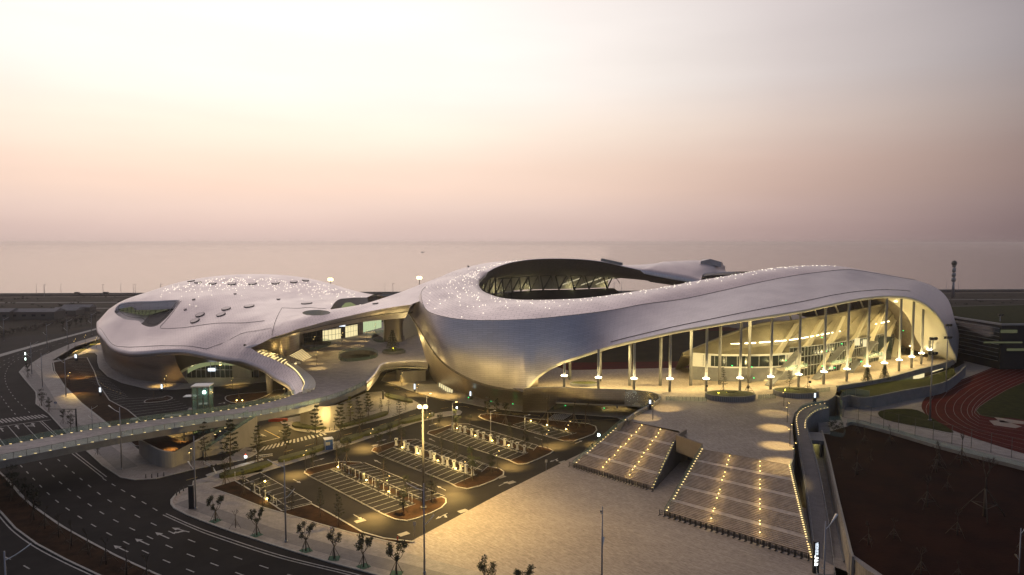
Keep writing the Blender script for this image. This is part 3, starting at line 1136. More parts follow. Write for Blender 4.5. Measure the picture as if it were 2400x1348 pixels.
for s in ST:
    if s[3] is not None:
        Uc.append(s[3])
    else:
        inw = Vector((SC.x, SC.y, 0)) - Vector((s[2].x, s[2].y, 0))
        inw.normalize()
        w = Vector((s[0].x - s[2].x, s[0].y - s[2].y, 0)).length
        d = min(11.0, w * 0.4)
        Uc.append(Vector((s[2].x, s[2].y, 0)) + inw * d + Vector((0, 0, s[2].z + max(0.6, (s[0].z - s[2].z) * 0.10))))
Uc = cr(Uc, KU, True)
NSEC = len(Ic)
top_rows, fac_rows, sof_rows = [], [], []
su, acc = [], 0.0
for i in range(NSEC + 1):
    if i:
        acc += (Vector(Cc[i % NSEC]) - Vector(Cc[i - 1])).length
    su.append(acc)
for i in range(NSEC):
    I, Cx, L, U = (Vector(q[i]) for q in (Ic, Cc, Lc, Uc))
    wdt = (Cx - I).length
    far_side = i > 31 * KU and i < 38 * KU
    crown = 0.0 if far_side else min(1.6, wdt * 0.05)
    lipd = .25 if far_side else 1.6
    row = []
    lip = I + (I - Cx).normalized() * 0.2
    row.append(lip + Vector((0, 0, -lipd)))
    row.append(lip + Vector((0, 0, -lipd * .3)))
    for t in (0.0, .12, .25, .4, .55, .7, .85):
        q = I.lerp(Cx, t)
        q.z += crown * 4 * t * (1 - t)
        row.append(q)
    # shoulder then face: quadratic roll-over from the top to the face
    outd = Vector((L.x - I.x, L.y - I.y, 0))
    outd = outd.normalized() if outd.length > 0 else Vector((0, -1, 0))
    q = I.lerp(Cx, 1.0)
    row.append(q)
    ctrl = [I.lerp(Cx, .85) + Vector((0, 0, crown * .5)), Cx, L]
    hgt = (Cx - L).length
    face = []
    for t in (.08, .18, .3, .45, .6, .75, .88, .96, 1.0):
        q = Cx.lerp(L, t)
        q += outd * (hgt * 0.10 * math.sin(math.pi * t) * max(0.0, (Cx.z - L.z) / max(hgt, 1)) ** 2)
        face.append(q)
    row2 = [row[-1]] + face
    top_rows.append(row)
    fac_rows.append(row2)
    # lip thickness and soffit
    Ld = L + Vector((0, 0, -0.9)) - outd * 0.5
    sof = [L, L + Vector((0, 0, -.75)), Ld]
    Iin = lip + Vector((0, 0, -lipd))
    for t in (.15, .4, .7, 1.0):
        sof.append(Ld.lerp(U, t) + Vector((0, 0, 0.6 * math.sin(t * math.pi))))
    for t in (.25, .5, .75, 1.0):
        q = U.lerp(Iin, t)
        q.z -= 2.6 * math.sin(t * math.pi)
        sof.append(q)
    sof_rows.append(sof)


def closed_uv(rows, vs):
    out = []
    for i in range(len(rows) + 1):
        r = rows[i % len(rows)]
        v, us = 0.0, []
        for j, q in enumerate(r):
            if j:
                v += (Vector(q) - Vector(r[j - 1])).length
            us.append((su[i], v))
        out.append(us)
    return out


m = MB()
m.grid(top_rows, closed_u=True, uvs=closed_uv(top_rows, su))
m.build('roof', M_cladroof, stadium)
roof_bvh = BVHTree.FromPolygons([Vector(v) for v in m.v], m.f)
m = MB()
m.grid(fac_rows, closed_u=True, uvs=closed_uv(fac_rows, su))
m.build('facade', M_clad, stadium)
# soffit, pale over the columns; dark over the far stands
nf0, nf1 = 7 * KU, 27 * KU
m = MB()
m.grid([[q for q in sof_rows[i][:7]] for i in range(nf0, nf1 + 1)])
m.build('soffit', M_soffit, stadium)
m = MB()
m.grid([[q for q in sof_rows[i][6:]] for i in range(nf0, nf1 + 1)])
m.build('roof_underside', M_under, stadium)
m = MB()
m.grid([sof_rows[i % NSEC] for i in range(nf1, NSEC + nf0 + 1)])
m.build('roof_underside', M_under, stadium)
# dark seam lines on the shoulder and on the lower roof
m = MB()
for k, rows, up in (((1.0), Cc, 0.06),):
    seam = [Vector(rows[i % NSEC]) + Vector((0, 0, .05)) for i in range(3, 21 * KU)]
    m.tube(seam, 0.07, 4)
    m.build('roof_gutter', M_black, stadium)
m = MB()
s2 = []
for i in range(11 * KU, 21 * KU):
    f = (i - 11 * KU) / (10 * KU)
    r = fac_rows[i]
    t = 7.2 - 1.5 * f
    a, b2 = Vector(r[int(t)]), Vector(r[int(t) + 1])
    s2.append(a.lerp(b2, t - int(t)) + Vector((0, -.05, .05)))
m.tube(s2, 0.09, 4)
m.build('roof_gutter', M_black, stadium)


# rows of pin lights let into the roof
def pinlights(points, parent, nmax=100):
    base = MB()
    base.box((0, 0, 0), (0.23, 0.23, 0.07))
    pts = sorted(points, key=lambda q: (q - Vector((0, 0, H))).length)
    first = None
    for q in pts[:nmax]:
        if first is None:
            first = base.build('roof_light', E_dot, parent, world=False)
            first.location = q - parent.location
        else:
            o = first.copy()
            COL.objects.link(o)
            o.location = q - parent.location
    rest = MB()
    for q in pts[nmax:]:
        rest.box(q, (0.23, 0.23, 0.07))
    rest.build('roof_lights', E_dot, parent, kind='stuff')


pts = []
for i in range(1, 40 * KU):
    a = top_rows[i % NSEC]
    if i > 20 * KU and i < 34 * KU:
        continue
    seg = (Vector(Cc[(i + 1) % NSEC]) - Vector(Cc[i % NSEC])).length
    wd = (Vector(a[9]) - Vector(a[2])).length
    dens = .165 if i < 8 * KU else .19
    for _ in range(int(seg * wd * dens * 0.24 + rng.random())):
        t = max(.05, min(.95, rng.gauss(.42 if i < 7 * KU else .33, .20 if i < 9 * KU else .13)))
        f = 2 + t * 7
        j = min(8, int(f))
        b2 = top_rows[(i + 1) % NSEC]
        q = Vector(a[j]).lerp(Vector(a[j + 1]), f - j).lerp(Vector(b2[j]).lerp(Vector(b2[j + 1]), f - j), rng.random())
        pts.append(q + Vector((0, 0, .08)))
pinlights(pts, stadium)

# ---- undercut wall below the near-left shoulder
topw = [Vector(Lc[i]) for i in range(1 * KU, 8 * KU + 1)]
botk = [P(967, 742, 233), P(985, 795, 240), P(1001, 852, 243), P(1018, 893, 240), P(1075, 922, 226), P(1149, 946, 213), P(1225, 956, 206), P(1262, 955, 204)]
botw = [Vector(q) for q in cr([q for q in botk], KU)]
rows, uv = [], []
for i in range(len(topw)):
    a, b2 = topw[i], botw[i]
    r = []
    for t in (0, .15, .3, .5, .7, .85, 1.0):
        q = a.lerp(b2, t)
        q.y += 3.0 * math.sin(math.pi * t) * .6
        r.append(q)
    rows.append(r)
    uv.append([(i * 2.2, t * (a - b2).length) for t in (0, .15, .3, .5, .7, .85, 1.0)])
m = MB()
m.grid(rows, uvs=uv)
m.build('undercut_wall', M_cladlow, stadium)

# ---- metal-clad retaining edge of the podium (near side), with loading recess
edge = gp([(1226, 911), (1262, 908), (1304, 907.5), (1345, 909), (1390, 911), (1430, 912), (1464, 913), (1500, 915.5), (1526, 919), (1545, 925), (1549, 932), (1541, 940), (1522, 951), (1500, 962), (1470, 981)], 8.0, 4)
podium = empty('podium', (edge[0][0], edge[0][1], 0), label='raised podium with curved metal clad edge wall below the stadium columns', cat='podium')
n1 = 6 * 4
m = MB()
rows, uv = [], []
for i, (x, y) in enumerate(edge[:n1 + 1]):
    f = max(0, 1 - i / 16)
    b2 = botw[-1] if i == 0 else None
    zb = 0.0 if i < 6 else min(3.6, (i - 6) * 1.2)
    off = 4.5 * f
    rows.append([(x, y, 8.05), (x, y - .02, 7.4), (x, y + off * .3, 5.2), (x, y + off * .6, max(zb, 3.2)), (x, y + off, zb)])
    uv.append([(i * 1.9, q) for q in (0, .6, 2.8, 4.6, 8)])
m.grid(rows, uvs=uv)
m.build('edge_wall', M_cladlow, podium)
m = MB()
rows, uv = [], []
for i, (x, y) in enumerate(edge[n1:]):
    rows.append([(x, y, 8.05), (x, y, 5.6), (x, y, 3.4)])
    uv.append([(i * 1.9, q) for q in (0, 2.4, 4.6)])
m.grid(rows, uvs=uv)
m.build('edge_wall', M_cladlit, podium)
m = MB()
m.ribbon([(x, y, 0) for x, y in edge], .35, 7.9, 8.1, side=-.17)
m.build('coping', M_kerb, podium)
# recess: back wall, ceiling slab
rec = gp([(1300, 945), (1330, 937), (1390, 935), (1440, 935), (1475, 937)], 2.0, 3)
m = MB()
m.wall(rec, 0, 6.4, .3)
m.build('recess_wall', M_conc, podium)
m = MB()
m.prism([edge[i] for i in range(8, 44, 2)] + rec[::-1], 3.2, 3.5)
m.build('recess_ceiling', M_conc, podium)
for px in (1426, 1461, 1520):
    q = G(px, 934, 3.1)
    b2 = MB()
    b2.box(q, (.7, .5, .1))
    b2.build('downlight', E_warm, podium)
    lamp('SPOT', q + Vector((0, -.3, -.1)), 260, WARM, .2, parent=podium, angle=130)
# big retaining wall below the stair side
m = MB()
wl_ = gp([(1549, 930), (1541, 940), (1500, 962), (1470, 983), (1448, 995)], 7.0, 3)
m.wall(wl_, 0, 7.0, .35)
m.build('side_wall', M_conc, podium)

# ---- podium floor (z 7) all round the stadium
PF = [(q[0], q[1] + .1) for q in edge] + gp([(1470, 986), (1590, 1010)], ZP) + gp([(1645, 1053), (1850, 1090)], ZP) + gp([(1862, 1060), (1858, 1020), (1857, 985), (1863, 966), (1880, 952), (1912, 943)], ZP) \
    + gp([(1938, 938), (1958, 926), (1962, 908), (2060, 892), (2143, 871), (2226, 849), (2240, 838)], ZP) + [(172, 262), (185, 300), (185, 410), (-60, 410), (-75, 345)] + gp([(1003, 853)], ZP) + [(-20, 222), (-4, 206)]
pit = gp([(1330, 868), (1600, 862), (1900, 855), (2010, 842)], ZP) + [(132, 300), (110, 345), (40, 350), (0, 330), (-8, 280)]
m = MB()
holed_sheet('podium_floor', PF, [], ZP, M_podium, kind='structure')
m = MB()
m.flat(pit, ZP + .02)
struct('athletics_track', m, M_track)
m = MB()
m.flat(gp([(1345, 850), (1700, 846), (1900, 838)], ZP) + [(115, 275), (112, 330), (20, 330), (8, 280)], ZP + .04)
struct('pitch', m, M_pitch)

# ---- front columns with uplights
cols = [(1322.5, 882, 199), (1402.5, 886.4, 196.5), (1486, 888.8, 195), (1570, 889.4, 194.6), (1655, 889, 194.9), (1734.5, 887.6, 195.7), (1806.5, 884.6, 197.6), (1872, 879, 201), (1931, 873, 205),
        (1985, 866.5, 209.6), (2032.5, 859.7, 214.5), (2073, 852.3, 220), (2107.5, 845, 226), (2137, 837.5, 232), (2160, 829.4, 239), (2178.5, 821, 247), (2192, 813.7, 254.6), (2200, 807, 261.8)]
sof_bvh = BVHTree.FromPolygons([Vector(v) for v in [q for r in sof_rows for q in r]],
                               [(i * 11 + j, ((i + 1) % NSEC) * 11 + j, ((i + 1) % NSEC) * 11 + j + 1, i * 11 + j + 1) for i in range(NSEC) for j in range(10)])


def soffit_z(x, y, d=30):
    h = sof_bvh.ray_cast(Vector((x, y, ZP + 1)), Vector((0, 0, 1)))
    return h[0].z if h[0] else d


colpts = []
for k, (px, py, Y) in enumerate(cols):
    q = P(px, py, Y)
    colpts.append(q)
    zt = soffit_z(q.x, q.y, None)
    if zt is None:
        zt = soffit_z(q.x + (SC.x - q.x) * .03, q.y + (SC.y - q.y) * .03, 20)
    m = MB()
    m.cyl((q.x, q.y, ZP - .1), (q.x, q.y, zt + .1), .40, .38, 14)
    c = m.build('column', M_colum, stadium)
    m = MB()
    m.cyl((q.x, q.y, q.z - .25), (q.x, q.y, q.z + .05), .75, .9, 14, caps=True)
    for a in range(6):
        t = a * math.pi / 3
        m.box((q.x + math.cos(t) * .82, q.y + math.sin(t) * .82, q.z + .10), (.22, .22, .3), t)
    u = m.build('uplight_collar', M_steel, c)
    m = MB()
    m.grid([[(q.x + math.cos(t) * r, q.y + math.sin(t) * r, q.z + h) for r, h in ((.95, .2), (.95, .3), (.7, .3), (.7, .2))] for t in np.linspace(0, 2 * math.pi, 14, endpoint=False)], closed_u=True, smooth=False)
    m.build('uplight_lens', E_uplight, c)
    for sgn in (-1, 1):
        off = Vector((sgn * .8, -.75, .45))
        lamp('SPOT', q + off, 2600, WARMW, .25, target=q + Vector((sgn * .25, -.1, 9)), angle=70, blend=.9, parent=stadium)
    lamp('POINT', q + Vector((0, 1.3, .8)), 2200, WARMW, .3, parent=stadium)
# plain second-row columns
for px, py in ((1335.6, 889), (1406.5, 893), (1476, 904), (1547.5, 903.6), (1618.7, 903.6), (1686, 901), (1755, 898)):
    q = G(px, py, ZP)
    zt = soffit_z(q.x, q.y, 26)
    m = MB()
    m.cyl((q.x, q.y, ZP - .1), (q.x, q.y, zt + .1), .46, .46, 14)
    m.build('column', M_wallgrey, stadium)

# ---- near stand: tapering white bowl wall with raking ribs
tip = P(1601, 842, 214)
bt = [P(1601, 842, 215), P(1660, 851, 211), P(1720, 856, 210), P(1790, 857, 211), P(1850, 852, 214), P(1900, 846, 218), P(1950, 838, 223), P(2000, 829, 229), P(2045, 818, 236), P(2085, 806, 244), P(2115, 795, 252), P(2138, 785, 262)]
tp = [P(1601, 832, 216), P(1650, 812, 217), P(1720, 783, 219), P(1790, 762, 221), P(1850, 757, 224), P(1900, 749, 228), P(1950, 742, 233), P(2000, 733, 238), P(2045, 723, 245), P(2085, 713, 252), P(2115, 708, 259), P(2136, 712, 268)]
bt2, tp2 = cr(bt, 4), cr(tp, 4)
m = MB()
rows = []
for a, b2 in zip(bt2, tp2):
    a, b2 = Vector(a), Vector(b2)
    inn = (SC - Vector((a.x, a.y, 0))).normalized()
    r = [a.lerp(b2, t) + inn * 1.6 * (1 - math.cos(t * math.pi / 2)) * 0 for t in (0, .3, .6, 1)]
    # the bowl leans out: bottom set inward, top outward over the concourse
    r = [a + inn * 5.0 + Vector((0, 0, 0)), a.lerp(b2, .45) + inn * 1.5, b2, b2 + Vector((0, 0, .7)), b2 + inn * 1.0 + Vector((0, 0, .7)), b2 + inn * 16 + Vector((0, 0, -9))]
    rows.append(r)
m.grid(rows, smooth=False)
m.build('bowl_wall', M_bowl, stadium)
# concourse front wall below the bowl
cw = gp([(1621, 889), (1680, 893), (1740, 894), (1800, 893), (1850, 889), (1900, 884)], ZP, 4)
cw += gp([(1950, 876), (2000, 866), (2050, 854), (2100, 838), (2140, 822)], ZP, 3)
inw_ = offset(cw, 2.5)
m = MB()
m.wall(cw[:18], ZP, ZP + 4.2, .3)
m.build('plinth_wall', M_wallgrey, stadium)
m = MB()
m.wall(cw[:19], ZP + 4.2, ZP + 4.6, .5)
m.wall(cw[:19], ZP + 7.9, ZP + 8.4, .6)
a = cw[:4]
m.wall(a, ZP + 4.6, ZP + 7.9, .3)
m.wall(cw[15:19], ZP + 4.6, ZP + 7.9, .3)
m.build('band_wall', M_white, stadium)
m = MB()
m.wall(cw[3:16], ZP + 4.6, ZP + 7.9, .22)
m.build('window', M_darkwin, stadium)
m = MB()
for (p, _a) in walk(cw[:19], 3.4):
    m.box((p.x, p.y - .2, ZP + 6.25), (.14, .14, 3.3))
m.build('mullions', M_steel, stadium)
m = MB()
m.wall(inw_[17:], ZP, ZP + 9.5, .3)
m.build('concourse_glazing', M_darkwin, stadium)
m = MB()
for p, a in walk(inw_[17:], 1.6):
    m.box((p.x - .1, p.y - .3, ZP + 4.7), (.14, .2, 9.4), a)
for z in (3.2, 6.3, 9.4):
    m.wall([(x - .1, y - .28) for x, y in inw_[17:]], ZP + z, ZP + z + .22, .25)
m.build('concourse_mullions', M_steel, stadium)
# raking ribs, strip lights, landings and stairs
tpx = [(q.x / q.y * F, q) for q in [Vector(v) for v in tp2]]


def rim_at(px):
    return min((Vector(v) for v in tp2), key=lambda q: abs(1200 + F * q.x / (q.y * _c + (H - q.z) * _s) - px))


for k, (px, py) in enumerate(((1795, 894), (1862, 889), (1925, 881), (1982, 870), (2030, 859), (2070, 848), (2100, 837))):
    a = G(px, py, ZP)
    top = rim_at(px + 62 - k * 3) + Vector((0, -1.2, -.4))
    inn = (SC - Vector((a.x, a.y, 0))).normalized()
    side = Vector((inn.y, -inn.x, 0))
    m = MB()
    k0 = len(m.v)
    for q, w, th in ((a, 1.6, .75), (a.lerp(top, .5) + inn * .6, 2.4, .8), (top, 3.4, .9)):
        m.v += [tuple(q + side * sx * th + inn * (sy * w / 2 + w / 2)) for sx in (-1, 1) for sy in (-1, 1)]
    for lv in (0, 4):
        for f4 in ((0, 2, 6, 4), (1, 5, 7, 3), (0, 4, 5, 1), (2, 3, 7, 6)):
            m.f.append([lv + j for j in f4])
            m.sm.append(False)
    m.build('raking_rib', M_rib, stadium)
    m = MB()
    q0 = a.lerp(top, .47) + inn * 1.0
    q1 = rim_at(px + 88 - k * 3) + Vector((0, -.8, -2.2))
    m.add([q0 + Vector((0, 0, -.5)), q1 + Vector((0, 0, -.6)), q1 + Vector((0, 0, .9)), q0 + Vector((0, 0, .5)), q0 + inn + Vector((0, 0, -.5)), q1 + inn + Vector((0, 0, -.6)), q1 + inn + Vector((0, 0, .9)), q0 + inn + Vector((0, 0, .5))],
          [(0, 1, 2, 3), (7, 6, 5, 4), (0, 4, 5, 1), (3, 2, 6, 7)])
    m.build('branch', M_bowl, stadium)
    m = MB()
    r0 = rim_at(px + 62 - k * 3) + inn * 1.5
    m.cyl(r0, r0 + side * -1.8 + Vector((0, 0, 7)) + inn * 2, .3, .25, 6)
    m.build('raking_strut', M_soffit, stadium)
tl = cr([P(1712, 806.5, 217), P(1780, 803, 217), P(1850, 797, 220), P(1900, 789, 224), P(1950, 780, 230), P(2000, 770, 237), P(2040, 762, 243), P(2090, 752, 250)], 8)
for i in range(0, len(tl) - 3, 4):
    a, b2 = Vector(tl[i]), Vector(tl[i + 3])
    if b2.x > 150:
        break
    m = MB()
    m.cyl(a, b2, .17, .17, 6)
    m.build('strip_light', E_strip, stadium)
    if i % 8 == 0:
        lamp('POINT', (a + b2) / 2 + Vector((0, 2.0, -1.2)), 420, WARMW, .5, parent=stadium)
# landings with stairs
for k, (px, py) in enumerate(((1850, 856), (1955, 842), (2030, 826))):
    q = G(px, py + 40, ZP)
    a0 = G(px + 40, py + 33, ZP)
    ang = math.atan2(a0.y - q.y, a0.x - q.x)
    m = MB()
    c = Vector((q.x, q.y - 1.5, ZP + 4.6))
    m.box(c, (11, 3.2, .35), ang)
    for s in (-1, 1):
        pass
    m.build('landing', M_conc, stadium)
    m = MB()
    u = Vector((math.cos(ang), math.sin(ang), 0))
    for i in range(14):
        m.box(c + u * (-2 + i * .52) + Vector((0, 2.0, .33 * i + .2)), (.54, 2.4, .34), ang)
    for i in range(14):
        m.box(c + u * (-3.2 - i * .52) + Vector((0, 1.2, -.33 * i)), (.54, 2.4, .34), ang)
    m.build('stair_flight', M_wallgrey, stadium)
    m = MB()
    v = Vector((-u.y, u.x, 0))
    m.box(c - v * 1.55 + Vector((0, 0, .7)), (11, .05, 1.1), ang)
    m.box(c + u * 5.45 + Vector((0, 0, .7)), (.05, 3.1, 1.1), ang)
    m.build('glass_guard', M_rail, stadium)
for px, py, Y in ((1716, 857, 209), (1762, 860, 212), (1767, 886, 212), (1833, 868, 212), (1842, 845, 214), (1927, 858, 216), (1936, 823, 222), (1926, 791, 226), (1973, 806, 226), (1945, 862, 218), (1956, 862, 218),
                  (2018, 848, 226), (2146, 773, 262), (2146, 786, 260), (2117, 775, 256), (2019, 847, 226)):
    q = P(px, py, Y - 4)
    m = MB()
    m.box(q, (.35, .2, .22))
    m.build('exit_light', E_green, stadium)
for px, py, w in ((1760, 880, 1.6), (1861, 869, 2.0), (1942, 856, 1.8), (2062, 832, 1.6), (2005, 800, 1.6), (2025, 803, 1.8)):
    q = P(px, py, 213 + max(0, (px - 1850)) * .085)
    m = MB()
    m.box((q.x, q.y - 1.2, q.z), (w, .25, 2.4))
    m.build('lit_doorway', E_roomw, stadium)
# steel kiosk on the concourse
q = G(2060, 844, ZP)
m = MB()
m.box((q.x, q.y + 2, ZP + 4.2), (9, 5, 8.4), .35)
m.build('service_core', M_darkwin, stadium)

# ---- far side seen through the roof opening: upper stand, glazing, V struts
basel = cr([P(1122, 672, 300), P(1153, 689, 318), P(1200, 685, 330), P(1257, 680, 342), P(1346, 678.5, 352), P(1423, 675.5, 358), P(1440, 676, 360)], 5)
fronts = [P(1110, 720, 270), P(1153, 735, 270), P(1200, 740, 285), P(1257, 740, 295), P(1346, 740, 300), P(1423, 735, 305), P(1490, 715, 310)]
fronts = cr(fronts, 5)
m = MB()
m.grid([[Vector(a), Vector(a).lerp(Vector(b2), .5), Vector(b2), Vector((b2[0], b2[1], ZP))] for a, b2 in zip(basel, fronts)], smooth=False)
m.build('far_stand', M_seat, stadium)
m = MB()
lit = []
for i, a in enumerate(basel):
    a = Vector(a)
    inn = (SC - a)
    inn.z = 0
    inn.normalize()
    u = a - inn * 5
    lit.append([u, u + Vector((0, 0, 9.5))])
m.grid(lit[:-4], smooth=False)
m.build('rear_wall', M_conc, stadium)
m = MB()
for a in basel[:-1]:
    pass
for k, t in enumerate(np.linspace(0, len(basel) - 6, 13)):
    i = int(t)
    a = Vector(basel[i])
    j = min(NSEC - 1, 0)
    d = (Vector(basel[min(i + 1, len(basel) - 1)]) - Vector(basel[max(0, i - 1)]))
    d.z = 0
    d.normalize()
    up = Vector((0, 0, 7.2))
    inn = (SC - a)
    inn.z = 0
    inn.normalize()
    vm = MB()
    vm.cyl(a, a + d * 3.2 + up + inn * 2, .42, .30, 6)
    vm.cyl(a, a - d * 3.2 + up + inn * 2, .42, .30, 6)
    vm.cyl(a + d * 3.2 + up + inn * 2, a + d * 8.5 + Vector((0, 0, 2)) - inn * 3, .16, .16, 5)
    vm.cyl(a - d * 3.2 + up + inn * 2, a + d * 3.2 + up + inn * 2, .2, .2, 5)
    vm.build('raking_strut', M_darkst, stadium)
for i in (2, 8, 14, 20, 25):
    a = Vector(basel[i])
    inn = (SC - a)
    inn.z = 0
    inn.normalize()
    lamp('POINT', a + Vector((0, 0, 1.0)) - inn * 2, 550, (1.0, 0.9, 0.45), .5, parent=stadium)
m = MB()
for k in (20, 23, 26):
    a = Vector(basel[min(k, len(basel) - 1)])
    m.cyl(a + Vector((-8, 3, 1.5)), a + Vector((3, 3, 5.5)), .3, .3, 6)
m.build('lit_beam', emissive('dim beam light', (1, .88, .55), .5), stadium)
# maintenance gantry along the far roof rim
m = MB()
for px in np.linspace(1412, 1455, 9):
    q = P(px, 613 + (px - 1412) * .22, 341)
    m.box(q + Vector((0, 0, .8)), (1.6, 1.0, 1.3), .2)
    m.cyl(q, q + Vector((0, 0, 2.2)), .1, .1, 5)
m.build('gantry_rail', M_steel, stadium)
# cap over the far right wing
m = MB()
cpz = [P(1642, 617, 382), P(1665, 611, 386), P(1690, 618, 388), P(1694, 620, 396), P(1668, 613, 400), P(1645, 612, 398)]
m.add([q + Vector((0, 0, 1.0)) for q in cpz] + [q - Vector((0, 0, 2.2)) * (1 if i < 3 else .3) for i, q in enumerate(cpz)],
      [(0, 1, 2, 3, 4, 5)] + [(i, (i + 1) % 6, 6 + (i + 1) % 6, 6 + i) for i in range(6)] + [(11, 10, 9, 8, 7, 6)])
m.build('wing_cap', M_clad, stadium)
# truss web in the right end, seen past the columns
m = MB()
for k in range(9):
    x = 132 + k * 3.2
    y = 262 + k * 2.0
    z0, z1 = ZP + 2, ZP + 22 - k * 1.3
    m.cyl((x, y, z0), (x + 5, y + 2, z1), .22, .22, 5)
    m.cyl((x + 5, y + 2, z0 + 4), (x - 2, y, z1), .18, .18, 5)
m.build('end_truss', M_darkst, stadium)
for q in ((150, 252, ZP + 5), (140, 245, ZP + 14), (120, 238, ZP + 16), (158, 256, ZP + 3)):
    lamp('POINT', q, 500, WARMW, .6, parent=stadium)
for k in range(1, 16, 2):
    q = colpts[k].lerp(colpts[k + 1], .5)
    inn = (SC - Vector((q.x, q.y, 0))).normalized()
    q = Vector((q.x, q.y, 0)) + inn * 7
    zt = soffit_z(q.x, q.y, 24) - .6
    m = MB()
    m.box((q.x, q.y, zt + .3), (.8, .8, .2))
    m.build('added_soffit_light', E_strip, stadium)  # added light, put in to brighten the concourse floor
    lamp('SPOT', (q.x, q.y, zt), 20000, WARMW, .5, angle=125, blend=.9, parent=stadium)
# wall-washing floods at the foot of the big shoulder
for px, py, e in ((1262, 902, 4200), (1240, 904, 2200)):
    q = G(px, py, ZP + .6)
    lamp('SPOT', q + Vector((2.2, -2.5, 0)), e, WARMW, .3, target=q + Vector((-4, 3, 6)), angle=110, blend=.9, parent=stadium)
# lamps added along the road to brighten the undercut wall
for px, py, e in ((1000, 925, 2600), (1060, 945, 2400), (1150, 965, 1800), (1230, 975, 1300)):
    q = G(px, py, 7.5)
    root = empty('added_wall_lamp', G(px, py, .13), label={1000: 'added lamp under the deck edge nearest the stone block', 1060: 'added lamp before the slot of lit windows', 1150: 'added lamp below the big shoulder of the stadium', 1230: 'added lamp left of the loading recess'}[px], cat='road lamp', group='added lamps below the stadium wall')
    m = MB()
    m.cyl((q.x, q.y, .13), (q.x, q.y, 7.6), .08, .06, 8)
    m.cyl((q.x, q.y, 7.5), (q.x + 1.0, q.y, 7.8), .05, .04, 6)
    m.build('pole', M_pole, root)
    m = MB()
    m.box((q.x + 1.1, q.y, 7.8), (.5, .25, .12))
    m.build('lamp_head', E_warm if px < 1100 else M_white, root)
    lamp('POINT', (q.x + 1.1, q.y, 7.4), e, WARM, .2, parent=root)
# ================================================================== hall with sweeping roof and canopy
hall = empty('sports_hall', (-90, 280, 0), label='low domed sports hall whose silver roof sweeps into a canopy over the deck', cat='sports hall')

eave = [(231, 756, 283), (231, 765, 276), (234, 775, 268), (252, 797, 258), (267, 811, 251), (291, 820, 245), (326, 821, 240), (386, 816, 237), (430, 817, 235), (490, 827, 231), (534, 839, 227), (600, 858, 221), (649, 881, 213), (679, 898, 206),
        (691, 914, 198), (693, 921, 194)]
inner_ = [(710, 917, 193), (710, 908, 197), (706, 893, 203), (690, 873, 210), (658, 857, 216), (620, 842, 221), (587, 829, 226), (573, 819, 229)]
crest = [(571, 806, 228), (578, 796, 226.5), (608, 784, 225), (637, 775, 224), (695, 763, 222), (762, 751, 221), (830, 737.6, 221), (907, 721, 222), (961, 713.5, 224)]
under_ = [(985, 708, 232), (1010, 690, 240), (1035, 668, 256), (1049, 641, 274)]
backc = [(984, 666, 260), (925, 689, 251), (871, 707.5, 248), (827, 721, 246), (800, 728, 247), (776, 725.5, 250)]
bay = [(778, 719, 255), (785, 708, 264), (800, 699.5, 278), (830, 697, 289), (860, 699.5, 293)]
# the glowing dome ridge and behind it
TP = [(258, 725, 285), (275, 706, 288), (329, 692, 298), (415, 662, 310), (475, 650.5, 316), (549, 643.5, 320), (634, 643, 320), (693, 648, 317), (738, 655.5, 314), (782, 668.5, 309), (842, 690.6, 299),
      (460, 700, 272), (600, 740, 246), (600, 700, 275), (700, 712, 266), (500, 765, 246), (400, 790, 247), (740, 734, 241), (680, 750, 233), (430, 802, 241), (560, 792, 231), (350, 802, 247), (290, 782, 259), (257, 752, 272),
      (560, 820, 228.5), (600, 845, 223.5), (650, 866, 215), (690, 892, 205), (700, 912, 197), (530, 805, 236), (470, 780, 242), (640, 725, 255), (780, 700, 285), (740, 680, 296), (550, 672, 298), (400, 690, 285), (650, 670, 298)]
CPT = [P(*q) for q in eave + inner_ + crest + under_ + backc + bay + TP]
CPT += [W3(-70, 335, 22), W3(-90, 360, 24), W3(-130, 372, 25), W3(-165, 355, 24), W3(-182, 328, 20)]
X = np.array([[p.x, p.y] for p in CPT]) / 100.0
Zv = np.array([p.z for p in CPT])


def U_(r2):
    return 0.5 * r2 * np.log(np.maximum(r2, 1e-12))


def tps_fit(X, Z, lam):
    n = len(X)
    K = U_(((X[:, None] - X[None]) ** 2).sum(-1)) + lam * np.eye(n)
    Pm = np.hstack([np.ones((n, 1)), X])
    Am = np.zeros((n + 3, n + 3))
    Am[:n, :n] = K
    Am[:n, n:] = Pm
    Am[n:, :n] = Pm.T
    return np.linalg.solve(Am, np.concatenate([Z, np.zeros(3)]))


TW = tps_fit(X, Zv, 0.006)


def hz(x, y):
    q = np.array([x, y]) / 100.0
    return float(U_(((X - q) ** 2).sum(-1)) @ TW[:-3] + TW[-3] + TW[-2] * q[0] + TW[-1] * q[1])


def plan(lst, k):
    return [tuple(q[:2]) for q in cr([P(*a) for a in lst], k)]


front_e = plan(eave, 4)
tipr = plan(inner_ + crest, 4)
dom = front_e + tipr + plan([crest[-1]] + under_, 2)[1:] + plan(backc + bay, 3) \
    + cr([(-62, 300), (-66, 325), (-88, 355), (-128, 370), (-165, 360), (-183, 330), (-176, 300)], 3)[1:]


def on_roof(px, py, y0=225.0, y1=340.0):
    """first point along the sight line that meets the roof sheet"""
    lo = y0
    q = P(px, py, lo)
    while lo < y1:
        q = P(px, py, lo)
        if q.z <= hz(q.x, q.y):
            break
        lo += .5
    return q


